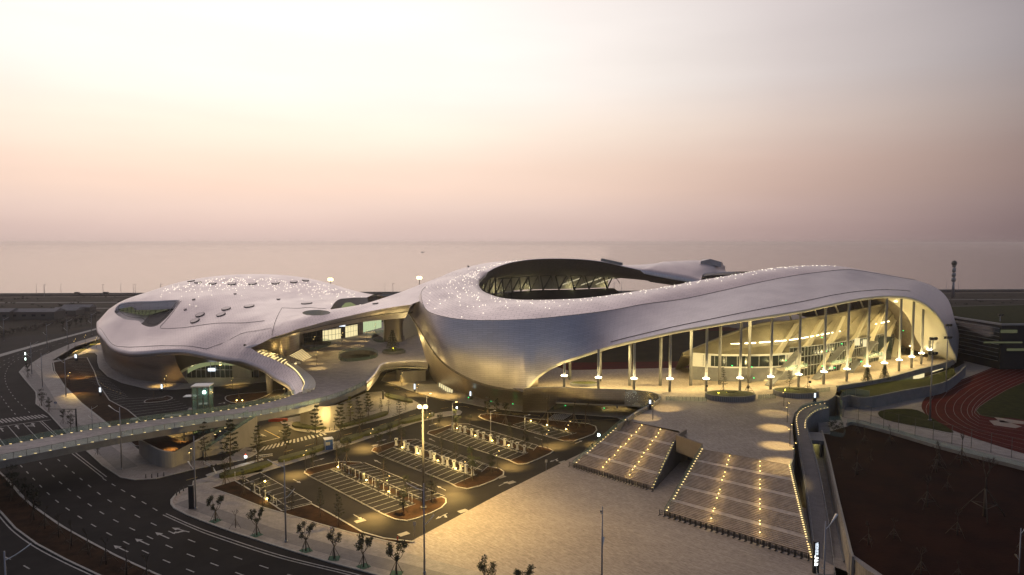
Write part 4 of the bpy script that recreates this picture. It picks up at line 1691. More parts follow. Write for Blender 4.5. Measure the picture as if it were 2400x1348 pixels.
pocket3 = [(279, 714, 283), (300, 709, 288), (350, 706.5, 289), (412, 703.5, 289), (421, 708, 284), (400, 735, 268), (384, 752, 261), (368, 764.5, 257), (350, 767.5, 255.5), (333, 761, 258), (325, 753, 261), (300, 751, 262), (280, 742, 267), (268, 730, 275)]
pocket = [tuple(q[:2]) for q in cr([on_roof(a, b) for a, b, _ in pocket3], 3, True)]
rhole = [tuple(on_roof(741.5 + 33 * math.cos(t), 733.5 - 6.8 * math.sin(t))[:2]) for t in np.linspace(0, 2 * math.pi, 28, endpoint=False)]
V2, F2 = tri_domain(dom, [pocket, rhole], 4.0)
m = MB()
vs = [(x, y, hz(x, y)) for x, y in V2]
fs, us = [], []
for f in F2:
    a = sum(V2[f[i]][0] * V2[f[(i + 1) % len(f)]][1] - V2[f[(i + 1) % len(f)]][0] * V2[f[i]][1] for i in range(len(f)))
    f = f if a > 0 else f[::-1]
    fs.append(f)
    us.append([(V2[i][0] * .9 + V2[i][1] * .45, V2[i][1] * .9 - V2[i][0] * .45) for i in f])
m.add(vs, fs, us, True)
hall_bvh = BVHTree.FromPolygons([Vector(v) for v in m.v], m.f)
m.build('roof', M_hallroof, hall)


def hit(px, py, bvh=None):
    h = (bvh or hall_bvh).ray_cast(Vector((0, 0, H)), ray(px, py).normalized())
    return h[0], h[1]


def skirt(pts, prof, name, mat, flip=False, closed=False, parent=None, vs=1.0):
    """roll the roof edge down: prof = [(outward, down), ...]"""
    n = len(pts)
    rows, uv = [], []
    offs = [offset(pts, -d if not flip else d, closed) for d, _ in prof]
    s = 0
    for i in range(n + (1 if closed else 0)):
        k = i % n
        if i:
            s += math.hypot(pts[k][0] - pts[i - 1][0], pts[k][1] - pts[i - 1][1])
        z = hz(*pts[k])
        rows.append([(offs[j][k][0], offs[j][k][1], z - prof[j][1]) for j in range(len(prof))])
        uv.append([(s, prof[j][1] * vs) for j in range(len(prof))])
    m = MB()
    m.grid(rows, uvs=uv, flip=not flip)
    return m.build(name, mat, parent or hall)


# eave lip and wall under it, front and left of the hall
lipp = [(0, 0), (.5, .35), (.75, 1.0), (.6, 1.7), (0, 2.2)]
skirt(front_e, lipp, 'eave', M_clad)
# wall: from the lip down and in to the ground
gnd = [(243, 822), (246, 838), (250, 848), (262, 862), (283, 874), (310, 885), (345, 893), (390, 897), (430, 898), (457, 898), (510, 894), (560, 888), (600, 882), (640, 872)]
gw = gp(gnd, ZW, 4)
top_i = [front_e[int(i)] for i in np.linspace(4, 11.2 * 4, len(gw))]
rows, uv = [], []
lens = gp([(412, 893), (458, 901), (570, 893)], ZW)
for i, ((gx, gy), (tx, ty)) in enumerate(zip(gw, top_i)):
    tz = hz(tx, ty) - 2.0
    r = []
    for t in (0, .2, .4, .6, .8, 1.0):
        k = t ** 1.5
        r.append((tx + (gx - tx) * k, ty + (gy - ty) * k, tz * (1 - t)))
    rows.append(r)
    uv.append([(i * 2.5, t * 14) for t in (0, .2, .4, .6, .8, 1.0)])
# split round the lens-shaped glazed recess
i0 = int(len(gw) * .66)
m = MB()
m.grid(rows[:i0 + 1], uvs=uv[:i0 + 1])
m.build('outer_wall', M_cladlow, hall)
# lens recess: arch edge, lit ceiling band, glazing
lx0, lx1 = P(412, 880, 244), P(575, 868, 246)
arch_t = cr([P(412, 877, 243), P(440, 860, 243.5), (P(480, 850, 244)), P(520, 850, 244), P(560, 858, 244), P(590, 870, 243)], 5)
arch_b = cr([P(412, 877, 243), P(425, 888, 241), P(458, 899, 240), P(510, 897, 241), P(560, 892, 243), P(590, 884, 244)], 5)
m = MB()
rr = []
for a, b2 in zip(arch_t, arch_b):
    a = Vector(a)
    tx = min(range(len(front_e)), key=lambda i: abs(front_e[i][0] / front_e[i][1] - a.x / a.y))
    e = front_e[tx]
    e3 = Vector((e[0], e[1], hz(*e) - 2.0))
    rr.append([e3, e3.lerp(a, .35) + Vector((0, 1, 0)), e3.lerp(a, .7) + Vector((0, 1, 0)), a])
m.grid(rr)
m.build('outer_wall', M_cladlow, hall)
m = MB()
m.grid([[Vector(a), Vector(a) + Vector((0, 5.5, -.4))] for a in arch_t])
m.build('recess_soffit', M_soffit, hall)
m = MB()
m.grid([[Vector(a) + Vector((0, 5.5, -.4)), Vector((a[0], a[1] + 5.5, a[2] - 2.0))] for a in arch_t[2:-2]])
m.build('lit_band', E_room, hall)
m = MB()
x0, x1 = arch_t[1][0], arch_t[-1][0]
yb = arch_t[5][1] + 5.7
m.box(((x0 + x1) / 2, yb + .6, 3.0), (x1 - x0, .3, 6.2))
m.build('window', M_darkwin, hall)
m = MB()
for i in range(16):
    x = x0 + (x1 - x0) * i / 15
    m.box((x, yb + .3, 3.0), (.15, .2, 6.2))
m.box(((x0 + x1) / 2, yb + .35, 3.0), (x1 - x0, .16, .2))
m.build('mullions', M_steel, hall)
m = MB()
m.box((x0 + (x1 - x0) * .36, yb - .4, 3.2), (2.6, .3, 1.1))
m.build('lit_sign', E_sign, hall)
m = MB()
m.box((x0 + (x1 - x0) * .78, yb - .3, 2.4), (7, .5, 4.8))
m.build('concrete_pier', M_conc, hall)
for f in (.12, .5, .86):
    q = Vector((x0 + (x1 - x0) * f, yb - 1.5, 5.2))
    b2 = MB()
    b2.box(q, (.6, .3, .25))
    b2.build('downlight', E_warm, hall)
    lamp('POINT', q + Vector((0, -.5, -.3)), 260, (1, .92, .5), .3, parent=hall)
# undercroft behind the ramp band: dark back wall under the roof
m = MB()
bw = [(x1, yb + .6), (-95, 262), (-80, 255), (-66, 262), (-60, 285)]
m.wall(bw, 0, ZP - .6, .4)
m.build('undercroft_wall', M_conc, hall)

# roof pocket: sloping floor, glazed far wall, near wall
pk = pocket
pz = [hz(*q) for q in pk]
cxp = sum(q[0] for q in pk) / len(pk)
cyp = sum(q[1] for q in pk) / len(pk)
rows, uv = [], []
for i in range(len(pk) + 1):
    q, z = pk[i % len(pk)], pz[i % len(pk)]
    tocx, tocy = cxp - q[0], cyp - q[1]
    rows.append([(q[0], q[1], z), (q[0] + tocx * .03, q[1] + tocy * .03, z - .5), (q[0] + tocx * .05, q[1] + tocy * .05, z - 3.6)])
    uv.append([(i * 1.6, v) for v in (0, .5, 3.6)])
m = MB()
m.grid(rows, uvs=uv, flip=True)
m.build('pocket_wall', M_clad, hall)
gt = cr([P(280, 724, 284), P(320, 717, 283), P(360, 712.5, 282), P(413, 708.5, 282)], 4)
gb = cr([P(280, 728, 284), P(318, 736, 282), P(350, 738, 281), P(411, 720, 282)], 4)
m = MB()
m.grid([[a, b2] for a, b2 in zip(gb, gt)], smooth=False)
m.build('clerestory', E_dimroom, hall)
m = MB()
for a, b2 in zip(gb, gt):
    m.cyl(Vector(a) + Vector((0, -.25, 0)), Vector(b2) + Vector((0, -.25, 0)), .11, .11, 4)
for t in (.33, .66):
    m.tube([Vector(a).lerp(Vector(b2), t) + Vector((0, -.25, 0)) for a, b2 in zip(gb, gt)], .09, 4)
m.build('mullions', M_darkst, hall)
nr = [on_roof(270, 731), on_roof(290, 750), on_roof(315, 753), on_roof(330, 757)]
nr = [Vector((q.x, q.y, hz(q.x, q.y) - .3)) for q in [Vector(v) for v in cr(nr, 4)]]
gbl = [Vector(gb[int(round(i * (8 / (len(nr) - 1))))]) for i in range(len(nr))]
m = MB()
rows, uv = [], []
for i, (a, b2) in enumerate(zip(nr, gbl)):
    rows.append([a.lerp(b2, t) + Vector((0, 0, -1.0 * math.sin(t * math.pi) * .6)) for t in (0, .25, .5, .75, 1)])
    uv.append([(i * 1.5, t * 12) for t in (0, .25, .5, .75, 1)])
m.grid(rows, uvs=uv)
m.build('pocket_floor', M_clad, hall)
m = MB()
lo = [on_roof(330, 757), on_roof(349, 766), on_roof(367, 763.5), on_roof(383, 752), on_roof(400, 735), on_roof(417, 712)]
lo = [Vector((q.x, q.y, hz(q.x, q.y) - .8)) for q in lo]
hi = [Vector(gb[8]), Vector(gb[8]), Vector(gb[9]), Vector(gb[10]), Vector(gb[11]), Vector(gb[12])]
m.grid([[a, b2] for a, b2 in zip(lo, hi)], smooth=False)
m.build('dark_panel', M_under, hall)
# raised rims and seam lines
m = MB()
po = offset(pk, -1.4, True)
if not in_poly(po[0][0], po[0][1], pk):
    pass
m.tube([(x, y, hz(x, y) + .05) for x, y in po + [po[0]]], .10, 4)
m.build('roof_gutter', M_black, hall)


def seam(lst, k=4, r=.06):
    pts = []
    for px, py in lst:
        h, _ = hit(px, py)
        if h:
            pts.append(h + Vector((0, 0, .06)))
    if len(pts) > 1:
        pl = [(x, y, hz(x, y) + .06) for x, y, z in cr(pts, k)]
        mm = MB()
        mm.tube(pl, r, 4)
        mm.build('roof_gutter', M_black, hall)


seam([(484, 818), (520, 805), (564, 783), (600, 776), (636, 770)])
seam([(637, 787), (641, 768), (650, 742), (661, 722)])
seam([(661, 722), (700, 723), (720, 721), (765, 724)])
seam([(425, 705), (410, 725), (392, 748), (376, 766), (384, 770), (430, 768), (480, 761), (540, 757), (620, 752)])
seam([(232, 768), (240, 785), (262, 806), (290, 813), (330, 813), (430, 811), (484, 818)])
# skylights on the dome
sk = [(719, 711.5, 2.6, 'g'), (584, 718, 2.4, 'g'), (530, 724, 2.1, 'g'), (469, 738, 2.1, 'd'), (518, 737.5, 2.1, 'd'), (457, 752, 2.1, 'd'), (448, 659, 1.9, 'd'), (464, 662, 1.9, 'd'), (498.5, 664.5, 2.0, 'd'), (543.6, 665.5, 2.2, 'd'),
      (592, 665, 2.2, 'd'), (646, 663.5, 2.2, 'd'), (688.5, 661, 2.0, 'd'), (716, 657.5, 1.9, 'd'), (454, 702, .8, 'd'), (434, 725.6, .7, 'd'), (551, 689, .7, 'd'), (652.6, 701.5, .9, 'd'), (850, 711, .7, 'd'), (880, 712, 1.2, 'd')]
for px, py, r, kd in sk:
    r *= .82
    h, nrm = hit(px, py)
    if not h:
        continue
    q = Matrix.Translation(h) @ nrm.to_track_quat('Z', 'Y').to_matrix().to_4x4()
    ring, disc = MB(), MB()
    n = 24
    rr = []
    for i in range(n):
        t = 2 * math.pi * i / n
        c, s_ = math.cos(t), math.sin(t)
        rr.append([q @ Vector((c * r * 1.0, s_ * r * 1.0, -.2)), q @ Vector((c * r, s_ * r, .28)), q @ Vector((c * r * .86, s_ * r * .86, .28)), q @ Vector((c * r * .86, s_ * r * .86, .1))])
    ring.grid(rr, closed_u=True, smooth=False)
    rg = ring.build('skylight', M_darkst, hall)
    disc.add([q @ Vector((math.cos(2 * math.pi * i / n) * r * .9, math.sin(2 * math.pi * i / n) * r * .9, .32)) for i in range(n)], [list(range(n))])
    disc.build('pane', M_hallroof, rg)
# pin lights over the dome ridge
pts = []
while len(pts) < 340:
    px = rng.uniform(372, 850)
    d = abs(rng.gauss(0, 1))
    top = 692 - 49 * math.sin(min(1, max(0, (px - 330) / 520.0)) * math.pi) ** .7
    py = top + 6 + d * 17 * (0.55 if px < 420 or px > 800 else 1)
    if rng.random() > math.sin((px - 350) / 520 * math.pi) * 1.2 + .15:
        continue
    h, nrm = hit(px, py)
    if h and nrm.z > .3:
        pts.append(h + Vector((0, 0, .08)))
pinlights(pts, hall)

# canopy front: crest -> seam -> lower edge, then its underside
cfr = cr([P(*a) for a in crest], 5)
low = cr([P(571, 812, 228.5), P(585, 808, 227), P(608, 803, 226), P(637, 796, 225.5), P(695, 785, 224.5), P(753, 773, 224), P(830, 758, 224.5), P(888, 750.5, 226), P(950, 745.5, 231)], 5)
rows, uv = [], []
s = 0
for i, (a, b2) in enumerate(zip(cfr, low)):
    a, b2 = Vector(a), Vector(b2)
    a = Vector((a.x, a.y, hz(a.x, a.y)))
    d = Vector((0.25, -1, 0)).normalized()
    hgt = (a - b2).length
    rows.append([a, a.lerp(b2, .2) + d * hgt * .10, a.lerp(b2, .5) + d * hgt * .17, a.lerp(b2, .8) + d * hgt * .12, b2, b2 + Vector((-.2, 1.5, -.1)), b2 + Vector((0, 7, 1.2)), b2 + Vector((0, 18, 2.5))])
    s += 2.0
    uv.append([(s, q) for q in (0, .2 * hgt, .5 * hgt, .8 * hgt, hgt, hgt + 1.5, hgt + 6, hgt + 17)])
m = MB()
m.grid([r[:5] for r in rows], uvs=[u[:5] for u in uv])
m.build('canopy_fascia', M_clad, hall)
m = MB()
m.grid([r[4:] for r in rows], uvs=[u[4:] for u in uv])
m.build('canopy_soffit', M_cladlow, hall)
m = MB()
m.tube([r[2] + Vector((0, -.05, 0)) for r in rows[16:]], .09, 4)
m.build('canopy_gutter', M_black, hall)
# rounded left end of the deck opening + shell wall behind the glowing steps
lw = gp([(580, 830), (600, 833), (640, 838), (675, 838), (700, 826), (703, 812), (716, 802)], ZP, 4)
rows, uv = [], []
for i, (x, y) in enumerate(lw):
    tz = min(hz(x, y) - .9, 24)
    f = i / len(lw)
    rows.append([(x, y, ZP), (x - .3, y + .6, ZP + (tz - ZP) * .5), (x - .8, y - .6, tz)])
    uv.append([(i * 1.8, v) for v in (0, 5, 10)])
m = MB()
m.grid(rows, uvs=uv)
m.build('inner_wall', M_cladlow, hall)
# glazed entrance wall behind the deck
gwp = gp([(703, 806), (725, 803), (760, 799), (800, 793), (840, 785), (870, 777), (900, 769)], ZP, 4)
sg = [(0, 5, 'd'), (5, 9, 'w'), (9, 11, 'd'), (11, 15, 'w'), (15, 17, 'd'), (17, 24, 'g')]
Lg = plen(gwp)
wk_ = [q for q, _ in walk(gwp, Lg / 60)]


def gseg(f0, f1, z0, z1, mat, nm, t=.25, dy=0):
    a = wk_[int(f0 * 59):int(f1 * 59) + 1]
    m = MB()
    m.wall([(q.x, q.y + dy) for q in a], z0, z1, t)
    return m.build(nm, mat, hall)


gseg(0, .20, ZP, ZP + 7, M_darkwin, 'window')
gseg(.20, .36, ZP, ZP + 4.6, E_roomw, 'lit_doorway')
gseg(.36, .42, ZP, ZP + 7, M_darkst, 'wall_panel')
gseg(.42, .56, ZP, ZP + 5.0, E_roomw, 'lit_doorway')
gseg(.56, .66, ZP, ZP + 7, M_cladlow, 'wall_panel')
gseg(.66, .98, ZP + .6, ZP + 6.6, E_roomg, 'lit_glazing')
gseg(0, .99, ZP + 5.0, ZP + 18, M_darkst, 'upper_wall', .3, .8)
m = MB()
for i, q in enumerate(wk_):
    if i % 2 == 0:
        m.box((q.x, q.y - .25, ZP + 3.3), (.12, .12, 6.6))
for z in (2.3, 4.6):
    m.tube([(q.x, q.y - .25, ZP + z) for q in wk_], .07, 4)
m.build('mullions', M_darkst, hall)
q = wk_[22]
m = MB()
m.box((q.x, q.y - 1.0, ZP + 6.0), (3.4, .3, 1.2))
m.build('lit_sign', E_sign, hall)
# canopy leg (big clad core) and the bay wall behind
m = MB()
rr = []
for z, sx, sy in ((ZP, 4.6, 4), (ZP + 6, 4.2, 3.6), (ZP + 13, 4.8, 4.5), (ZP + 20, 7, 6.5)):
    c0 = G(922, 800, ZP)
    rr.append([(c0.x + sx * math.copysign(abs(math.cos(t)) ** .5, math.cos(t)), c0.y + sy * math.copysign(abs(math.sin(t)) ** .5, math.sin(t)) + 2, z) for t in np.linspace(0, 2 * math.pi, 20, endpoint=False)])
m.grid(rr, closed_v=True)
m.build('canopy_leg', M_cladlow, hall)
m = MB()
sb = gp([(944, 800), (960, 790), (985, 782)], ZP, 4)
m.wall(sb, ZP, 24, .5)
m.build('inner_wall', M_soffit, hall)
# collar of the round roof opening
skirt(rhole, [(0, 0), (.02, 1.2), (-.6, 4.0)], 'opening_collar', M_soffit, closed=True)
# glazed bay above the deck at the back of the roof
bp_ = plan(bay + [], 4)
bb = cr([P(790, 729, 258), P(800, 729, 263), P(830, 728, 268), P(865, 712, 272)], 5)
m = MB()
bt_ = [Vector((x, y, hz(x, y))) for x, y in bp_]
bb_ = [Vector(q) for q in cr([P(779, 727, 253), P(787, 728, 258), P(803, 729, 263), P(830, 728, 268), P(866, 715, 274)], 4)]
m.grid([[a, a.lerp(b2, .12) + Vector((0, .5, 0)), a.lerp(b2, .5), b2] for a, b2 in zip(bt_, bb_)], smooth=True)
m.build('bay_wall', M_under, hall)
m = MB()
cb, hb = P(819, 728, 262), 0
m.add([P(800 + 0, 728, 262), P(838, 724, 262), P(834, 715, 263), P(822, 708.5, 264), P(809, 710, 264), P(801, 718, 263)], [(0, 1, 2, 3, 4, 5)])
m.build('lit_glazing', E_room, hall)
# glow under the canopy
for px, py, z, e in ((640, 825, 10, 260), (690, 820, 14, 160), (620, 815, 11, 120), (970, 800, 15, 4200), (960, 835, 12, 1200), (741, 760, 19, 500), (860, 780, 16, 700), (760, 796, 13, 200)):
    lamp('POINT', G(px, py, z), e, WARM if px < 900 else WARMW, .6, parent=hall)

# ------------------------------------------------------------------ the deck (z 7) between hall and stadium
front = [(693, 929), (760, 938), (782, 933), (857, 901), (876, 880), (884, 868), (889, 860), (899, 855), (916, 852), (946, 849.5), (980, 850.5), (1001, 853)]
DK = gp([(690, 926), (705, 916), (706, 900), (690, 880), (655, 862), (615, 846), (577, 832)], ZP, 2) + [(-112, 300), (-92, 342), (-20, 345)] + gp([(1003, 853)], ZP) + gp(front[::-1][1:-2], ZP)
DK += gp([(682, 960), (690, 940)], ZP)
lensh = gp([(793, 838), (800, 829), (830, 822), (868, 822), (885, 830), (880, 839), (850, 845), (815, 848), (798, 845)], ZP, 3, True)
rd1 = gp([(703, 803), (720, 800), (760, 800), (776, 804), (770, 812), (750, 818), (728, 821), (712, 815)], ZP, 3, True)
rd2 = gp([(871, 792), (875, 784), (890, 780), (903, 781), (903, 800), (890, 803), (876, 799)], ZP, 3, True)
holed_sheet('deck_floor', DK, [lensh, rd1, rd2], ZP + .004, M_deckp, kind='structure')
deck = empty('raised_deck', (-50, 230, 0), label='raised pedestrian deck between hall and stadium with curved metal edge', cat='deck')
fe = gp(front[3:], ZP, 4)
rows, uv = [], []
for i, (x, y) in enumerate(fe):
    rows.append([(x, y, ZP - .1), (x, y, ZP + .55), (x + .2, y - .35, ZP + .75), (x + .6, y - .5, ZP + .4), (x + .2, y + .3, ZP - 1.3), (x - .3, y + 1.4, ZP - 2.6), (x - .3, y + 4, ZP - 2.9)])
    uv.append([(i * 1.5, q) for q in (0, .5, .9, 1.4, 3, 4.5, 7)])
m = MB()
m.grid(rows, uvs=uv)
m.build('edge_band', M_clad, deck)
V3, F3 = tri_domain([(p[0], p[1] + .3) for p in gp([(682, 960), (782, 935), (857, 903), (889, 862), (916, 854), (946, 852), (1000, 855)], ZP)] + [(-22, 300), (-80, 300)] + gp([(590, 842), (640, 862), (690, 888), (703, 910), (690, 932)], ZP), [lensh, rd1, rd2], 60.0)
m = MB()
m.add([(x, y, ZP - 1.6) for x, y in V3], F3)
m.build('slab_underside', M_conc, deck)
for nm, hh in (('opening_guard', lensh), ('opening_guard', rd1), ('opening_guard', rd2)):
    m = MB()
    m.ribbon([(x, y, 0) for x, y in offset(hh, .0, True)], .06, ZP, ZP + 1.2, True)
    m.build(nm, M_rail, deck)
    m = MB()
    m.ribbon([(x, y, 0) for x, y in hh], .3, ZP - 1.6, ZP + .06, True)
    m.build('opening_rim', M_conc, deck)
# abutment wall and the two lit piers beneath the deck
m = MB()
ab = gp([(705, 970), (745, 968), (790, 988), (820, 990), (855, 972)], 0, 3)
m.wall(gp([(706, 998), (760, 1006), (815, 995), (858, 973)], 0, 4), 0, ZP - .8, .5)
m.build('abutment_wall', M_conc, deck)
for px, py, r in ((632, 922, 1.0), (683, 936, 1.1)):
    q = G(px, py)
    m = MB()
    m.cyl(q, q + Vector((0, 0, 7.0)), r * .85, r * 1.25, 12)
    m.build('pier', M_conc, deck)
for px, py, e in ((679, 930, 420), (640, 915, 160), (600, 900, 110), (760, 975, 500), (735, 985, 350), (900, 905, 420), (935, 890, 260), (960, 915, 200)):
    q = G(px, py, 4.2)
    lamp('POINT', q, e * 4.0, WARM, .3, parent=deck)

# stone block under the deck, lit concourse slot in the podium wall
q = G(963, 892)
m = MB()
m.box((q.x, q.y, 2.1), (9, 7, 4.2), .45)
o = m.build('entrance_block', M_conc, label='square stone clad entrance block under the deck beside the road', cat='entrance block')
for i in range(7):
    px, py = 1031 + i * 4.7, 905.5 + i * 1.7
    q = P(px, py, 234 - i * 2.2)
    h2 = 2.6 - i * .26
    m = MB()
    m.box((q.x, q.y - .6, q.z), (.5, .2, h2))
    m.build('lit_window', E_roomw, stadium)

# ------------------------------------------------------------------ glowing curved steps
E_strip2 = emissive('step edge strip', (1.0, 0.76, 0.34), 1.8)
steps = empty('seating_steps', G(640, 845, ZP), label='curved white seating steps with glowing edges along the roof band', cat='steps')
st_l = cr([(589, 826), (602, 829), (616, 834), (630, 838), (644, 844), (658, 850), (670, 856), (680, 863)], 3)
for i in range(11):
    f = i / 10
    a = Vector((594 + 84 * f, 827 + 28 * f))
    b2 = a + Vector((19, -8))
    pz = ZP + 2.6 * (1 - f) + .5
    pl = [G(a.x, a.y + 3, pz), G(a.x + 3, a.y - 1, pz), G(b2.x - 2, b2.y, pz), G(b2.x + 3, b2.y + 3, pz)]
    pl2 = cr([(q.x, q.y, 0) for q in pl], 4)
    m = MB()
    m.ribbon(pl2, 1.5, ZP - .1, pz)
    s_ = m.build('step', M_white, steps)
    m = MB()
    m.ribbon([(x, y, 0) for x, y in offset(pl2, -.8)], .2, pz - .42, pz - .06)
    m.build('step_light', E_strip2, s_)
for j in range(3):
    ln = [(677 + j * 8, 850 + j * 3), (696 + j * 8, 864 + j * 3), (710 + j * 9, 880 + j * 2), (719 + j * 8, 896 + j), (714 + j * 8.5, 911)]
    pz = ZP + 1.3 - .42 * j
    pl2 = [(q.x, q.y, 0) for q in [G(a, b2, pz) for a, b2 in ln]]
    pl2 = cr(pl2, 5)
    m = MB()
    m.ribbon(pl2, 1.2, ZP - .1, pz)
    s_ = m.build('step', M_white, steps)
    m = MB()
    m.ribbon([(x, y, 0) for x, y in offset(pl2, -.68)], .2, pz - .36, pz - .06)
    m.build('step_light', E_strip2, s_)
fl = empty('stair_flight', G(700, 830, ZP), label='straight flight of glowing white steps in front of the hall doors', cat='stairs')
for j in range(8):
    pz = ZP + 3.4 - j * .42
    a, b2 = G(676 + j * 4.0, 827.5 + j * 1.6 + 6, pz), G(706 + j * 3.0, 814 + j * 2.4 + 4, pz)
    m = MB()
    m.ribbon([(a.x, a.y, 0), (b2.x, b2.y, 0)], .9, ZP, pz)
    s_ = m.build('step', M_deckp, fl)
    m = MB()
    o_ = offset([(a.x, a.y), (b2.x, b2.y)], -.5)
    m.ribbon([(x, y, 0) for x, y in o_], .08, pz - .16, pz - .06)
    m.build('step_light', E_strip2, s_)
# ================================================================== footbridge, big stairs, ramps
E_edge = emissive('edge marker light', (1.0, 0.72, 0.30), 2.6)
E_stl = emissive('stair lamp', (1.0, 0.70, 0.22), 12)
HIDE = []


def light_parts(pts, parent, name, mat, size, nmax=100):
    base = MB()
    base.box((0, 0, 0), size)
    pts = sorted(pts, key=lambda q: (Vector(q) - Vector((0, 0, H))).length)
    first = None
    for q in pts[:nmax]:
        if first is None:
            first = base.build(name, mat, parent, world=False)
            o = first
        else:
            o = first.copy()
            COL.objects.link(o)
        o.location = Vector(q) - parent.location
    if len(pts) > nmax:
        rest = MB()
        for q in pts[nmax:]:
            rest.box(q, size)
        rest.build(name + 's', mat, parent, kind='stuff')


bridge = empty('footbridge', G(300, 1010, ZP), label='long footbridge with glass sides and small warm lights crossing the road', cat='footbridge')
farp = gp([(-900, 1225), (-560, 1156), (-260, 1095), (-100, 1063), (0, 1046), (133, 1021), (282, 996), (400, 979), (500, 966), (576, 954), (625, 944), (663, 934), (690, 924)], ZP, 4)
nearp = gp([(-900, 1290), (-560, 1207), (-260, 1140), (-100, 1102), (0, 1081), (133, 1054), (282, 1025), (400, 1005), (500, 989), (588, 977), (640, 968), (682, 960), (700, 957)], ZP, 4)
m = MB()
rows = []
for a, b2 in zip(farp, nearp):
    a, b2 = Vector((*a, ZP)), Vector((*b2, ZP))
    n_ = (b2 - a).normalized()
    rows.append([a, b2, b2 + Vector((0, 0, -.55)), b2 - n_ * 1.6 + Vector((0, 0, -1.5)), a + n_ * 1.6 + Vector((0, 0, -1.5)), a + Vector((0, 0, -.55))])
m.grid(rows, closed_v=True, smooth=False)
m.build('bridge_deck', M_deckp, bridge)
gl = gp([(700, 957), (740, 946), (782, 934), (820, 920), (857, 901)], ZP, 3)
for nm, pts in (('far', farp), ('near', nearp[:-4] + gl[2:])):
    m = MB()
    m.ribbon([(x, y, 0) for x, y in pts], .05, ZP + .1, ZP + 1.25)
    m.build('glass_side', M_rail, bridge)
    m = MB()
    for p, a in walk(pts, 2.2):
        m.box((p.x, p.y, ZP + .6), (.06, .06, 1.3), a)
    m.tube([(x, y, ZP + 1.28) for x, y in pts], .035, 4)
    m.build('handrail', M_darkst, bridge)
m = MB()
m.ribbon([(x, y, 0) for x, y in nearp + gl[1:]], .4, ZP - 1.4, ZP + .05)
m.build('edge_beam', M_wallgrey, bridge)
lp = [(p.x, p.y + .18, ZP + .12) for p, _ in walk(nearp, 2.6)] + [(p.x, p.y - .18, ZP + .12) for p, _ in walk(farp, 1.9)]
light_parts(lp, bridge, 'edge_light', E_edge, (.5, .05, .05))
for px, py, w in ((395, 1030, 4.2), (440, 1012, 2.0), (300, 1040, 1.6), (-60, 1120, 4)):
    q = G(px, py)
    m = MB()
    m.box((q.x, q.y + 3, 2.7), (w, 2.2, 5.6), .3)
    m.build('bridge_pier', M_conc, bridge)
# small stone planter on the bridge
# curved garden wall under the bridge
gwall = gp([(326, 1062), (345, 1080), (372, 1094), (402, 1096), (420, 1090), (450, 1080), (480, 1068), (500, 1060)], ZW, 4)
m = MB()
rows = []
for i, (x, y) in enumerate(gwall):
    t = i / (len(gwall) - 1)
    top = 3.4 + 1.2 * t + (.5 * math.sin(t * 9))
    rows.append([(x, y, ZW), (x, y, top), (x + .1, y + .5, top), (x + .1, y + .5, ZW)])
m.grid(rows, closed_v=True, smooth=False)
m.build('curved_wall', M_conc, label='curved pale concrete wall with a planted top under the footbridge', cat='wall')
m = MB()
bedp = [(x, y + .4) for x, y in gwall] + [(p[0], p[1] + 9) for p in gwall[::-6]]
m.prism(bedp, ZW, 3.4)
m.build('raised_bed', M_soil, label='raised bed of dark soil held by the curved wall under the footbridge', cat='planting bed')
# stair from the bridge down to the pavement, with its solid side wall
bst = empty('bridge_stairs', G(545, 1010), label='straight concrete stair with solid side wall coming down from the footbridge', cat='stairs')
a0, a1 = G(601, 978, ZP), G(478, 1060, 1.2)
b0, b1 = G(582, 970, ZP), G(462, 1048, 1.2)
m = MB()
nst = 34
for i in range(nst):
    t0, t1 = i / nst, (i + 1) / nst
    z = ZP - (ZP - 1.0) * (t0 if t0 < .42 else (.42 if t0 < .52 else (t0 - .10) / .9)) - .08
    q = [a0.lerp(a1, t0), a0.lerp(a1, t1), b0.lerp(b1, t1), b0.lerp(b1, t0)]
    m.prism([(v.x, v.y) for v in q], z - 1.0, z)
m.build('stair_flight', M_wallgrey, bst)
m = MB()
m.add([(a0.x, a0.y - .2, ZP + .2), (a1.x, a1.y - .2, 1.6), (a1.x, a1.y - .2, 0), (a0.x, a0.y - .2, 0), (a0.x + .1, a0.y + .2, ZP + .2), (a1.x + .1, a1.y + .2, 1.6), (a1.x + .1, a1.y + .2, 0), (a0.x + .1, a0.y + .2, 0)],
      [(0, 1, 2, 3), (7, 6, 5, 4), (0, 4, 5, 1), (1, 5, 6, 2), (0, 3, 7, 4)])
m.build('side_wall', M_conc, bst)
m = MB()
for A_, B_ in ((a0, a1), (b0, b1)):
    m.ribbon([(A_.x, A_.y, A_.z), (B_.x, B_.y, B_.z)], .05, .15, 1.2)
m.build('glass_side', M_rail, bst)
light_parts([a0.lerp(a1, t) + Vector((0, .3, .1)) for t in np.linspace(.05, .95, 10)] + [b0.lerp(b1, t) + Vector((0, -.3, .2)) for t in np.linspace(.05, .95, 10)], bst, 'edge_light', E_edge, (.4, .08, .1))
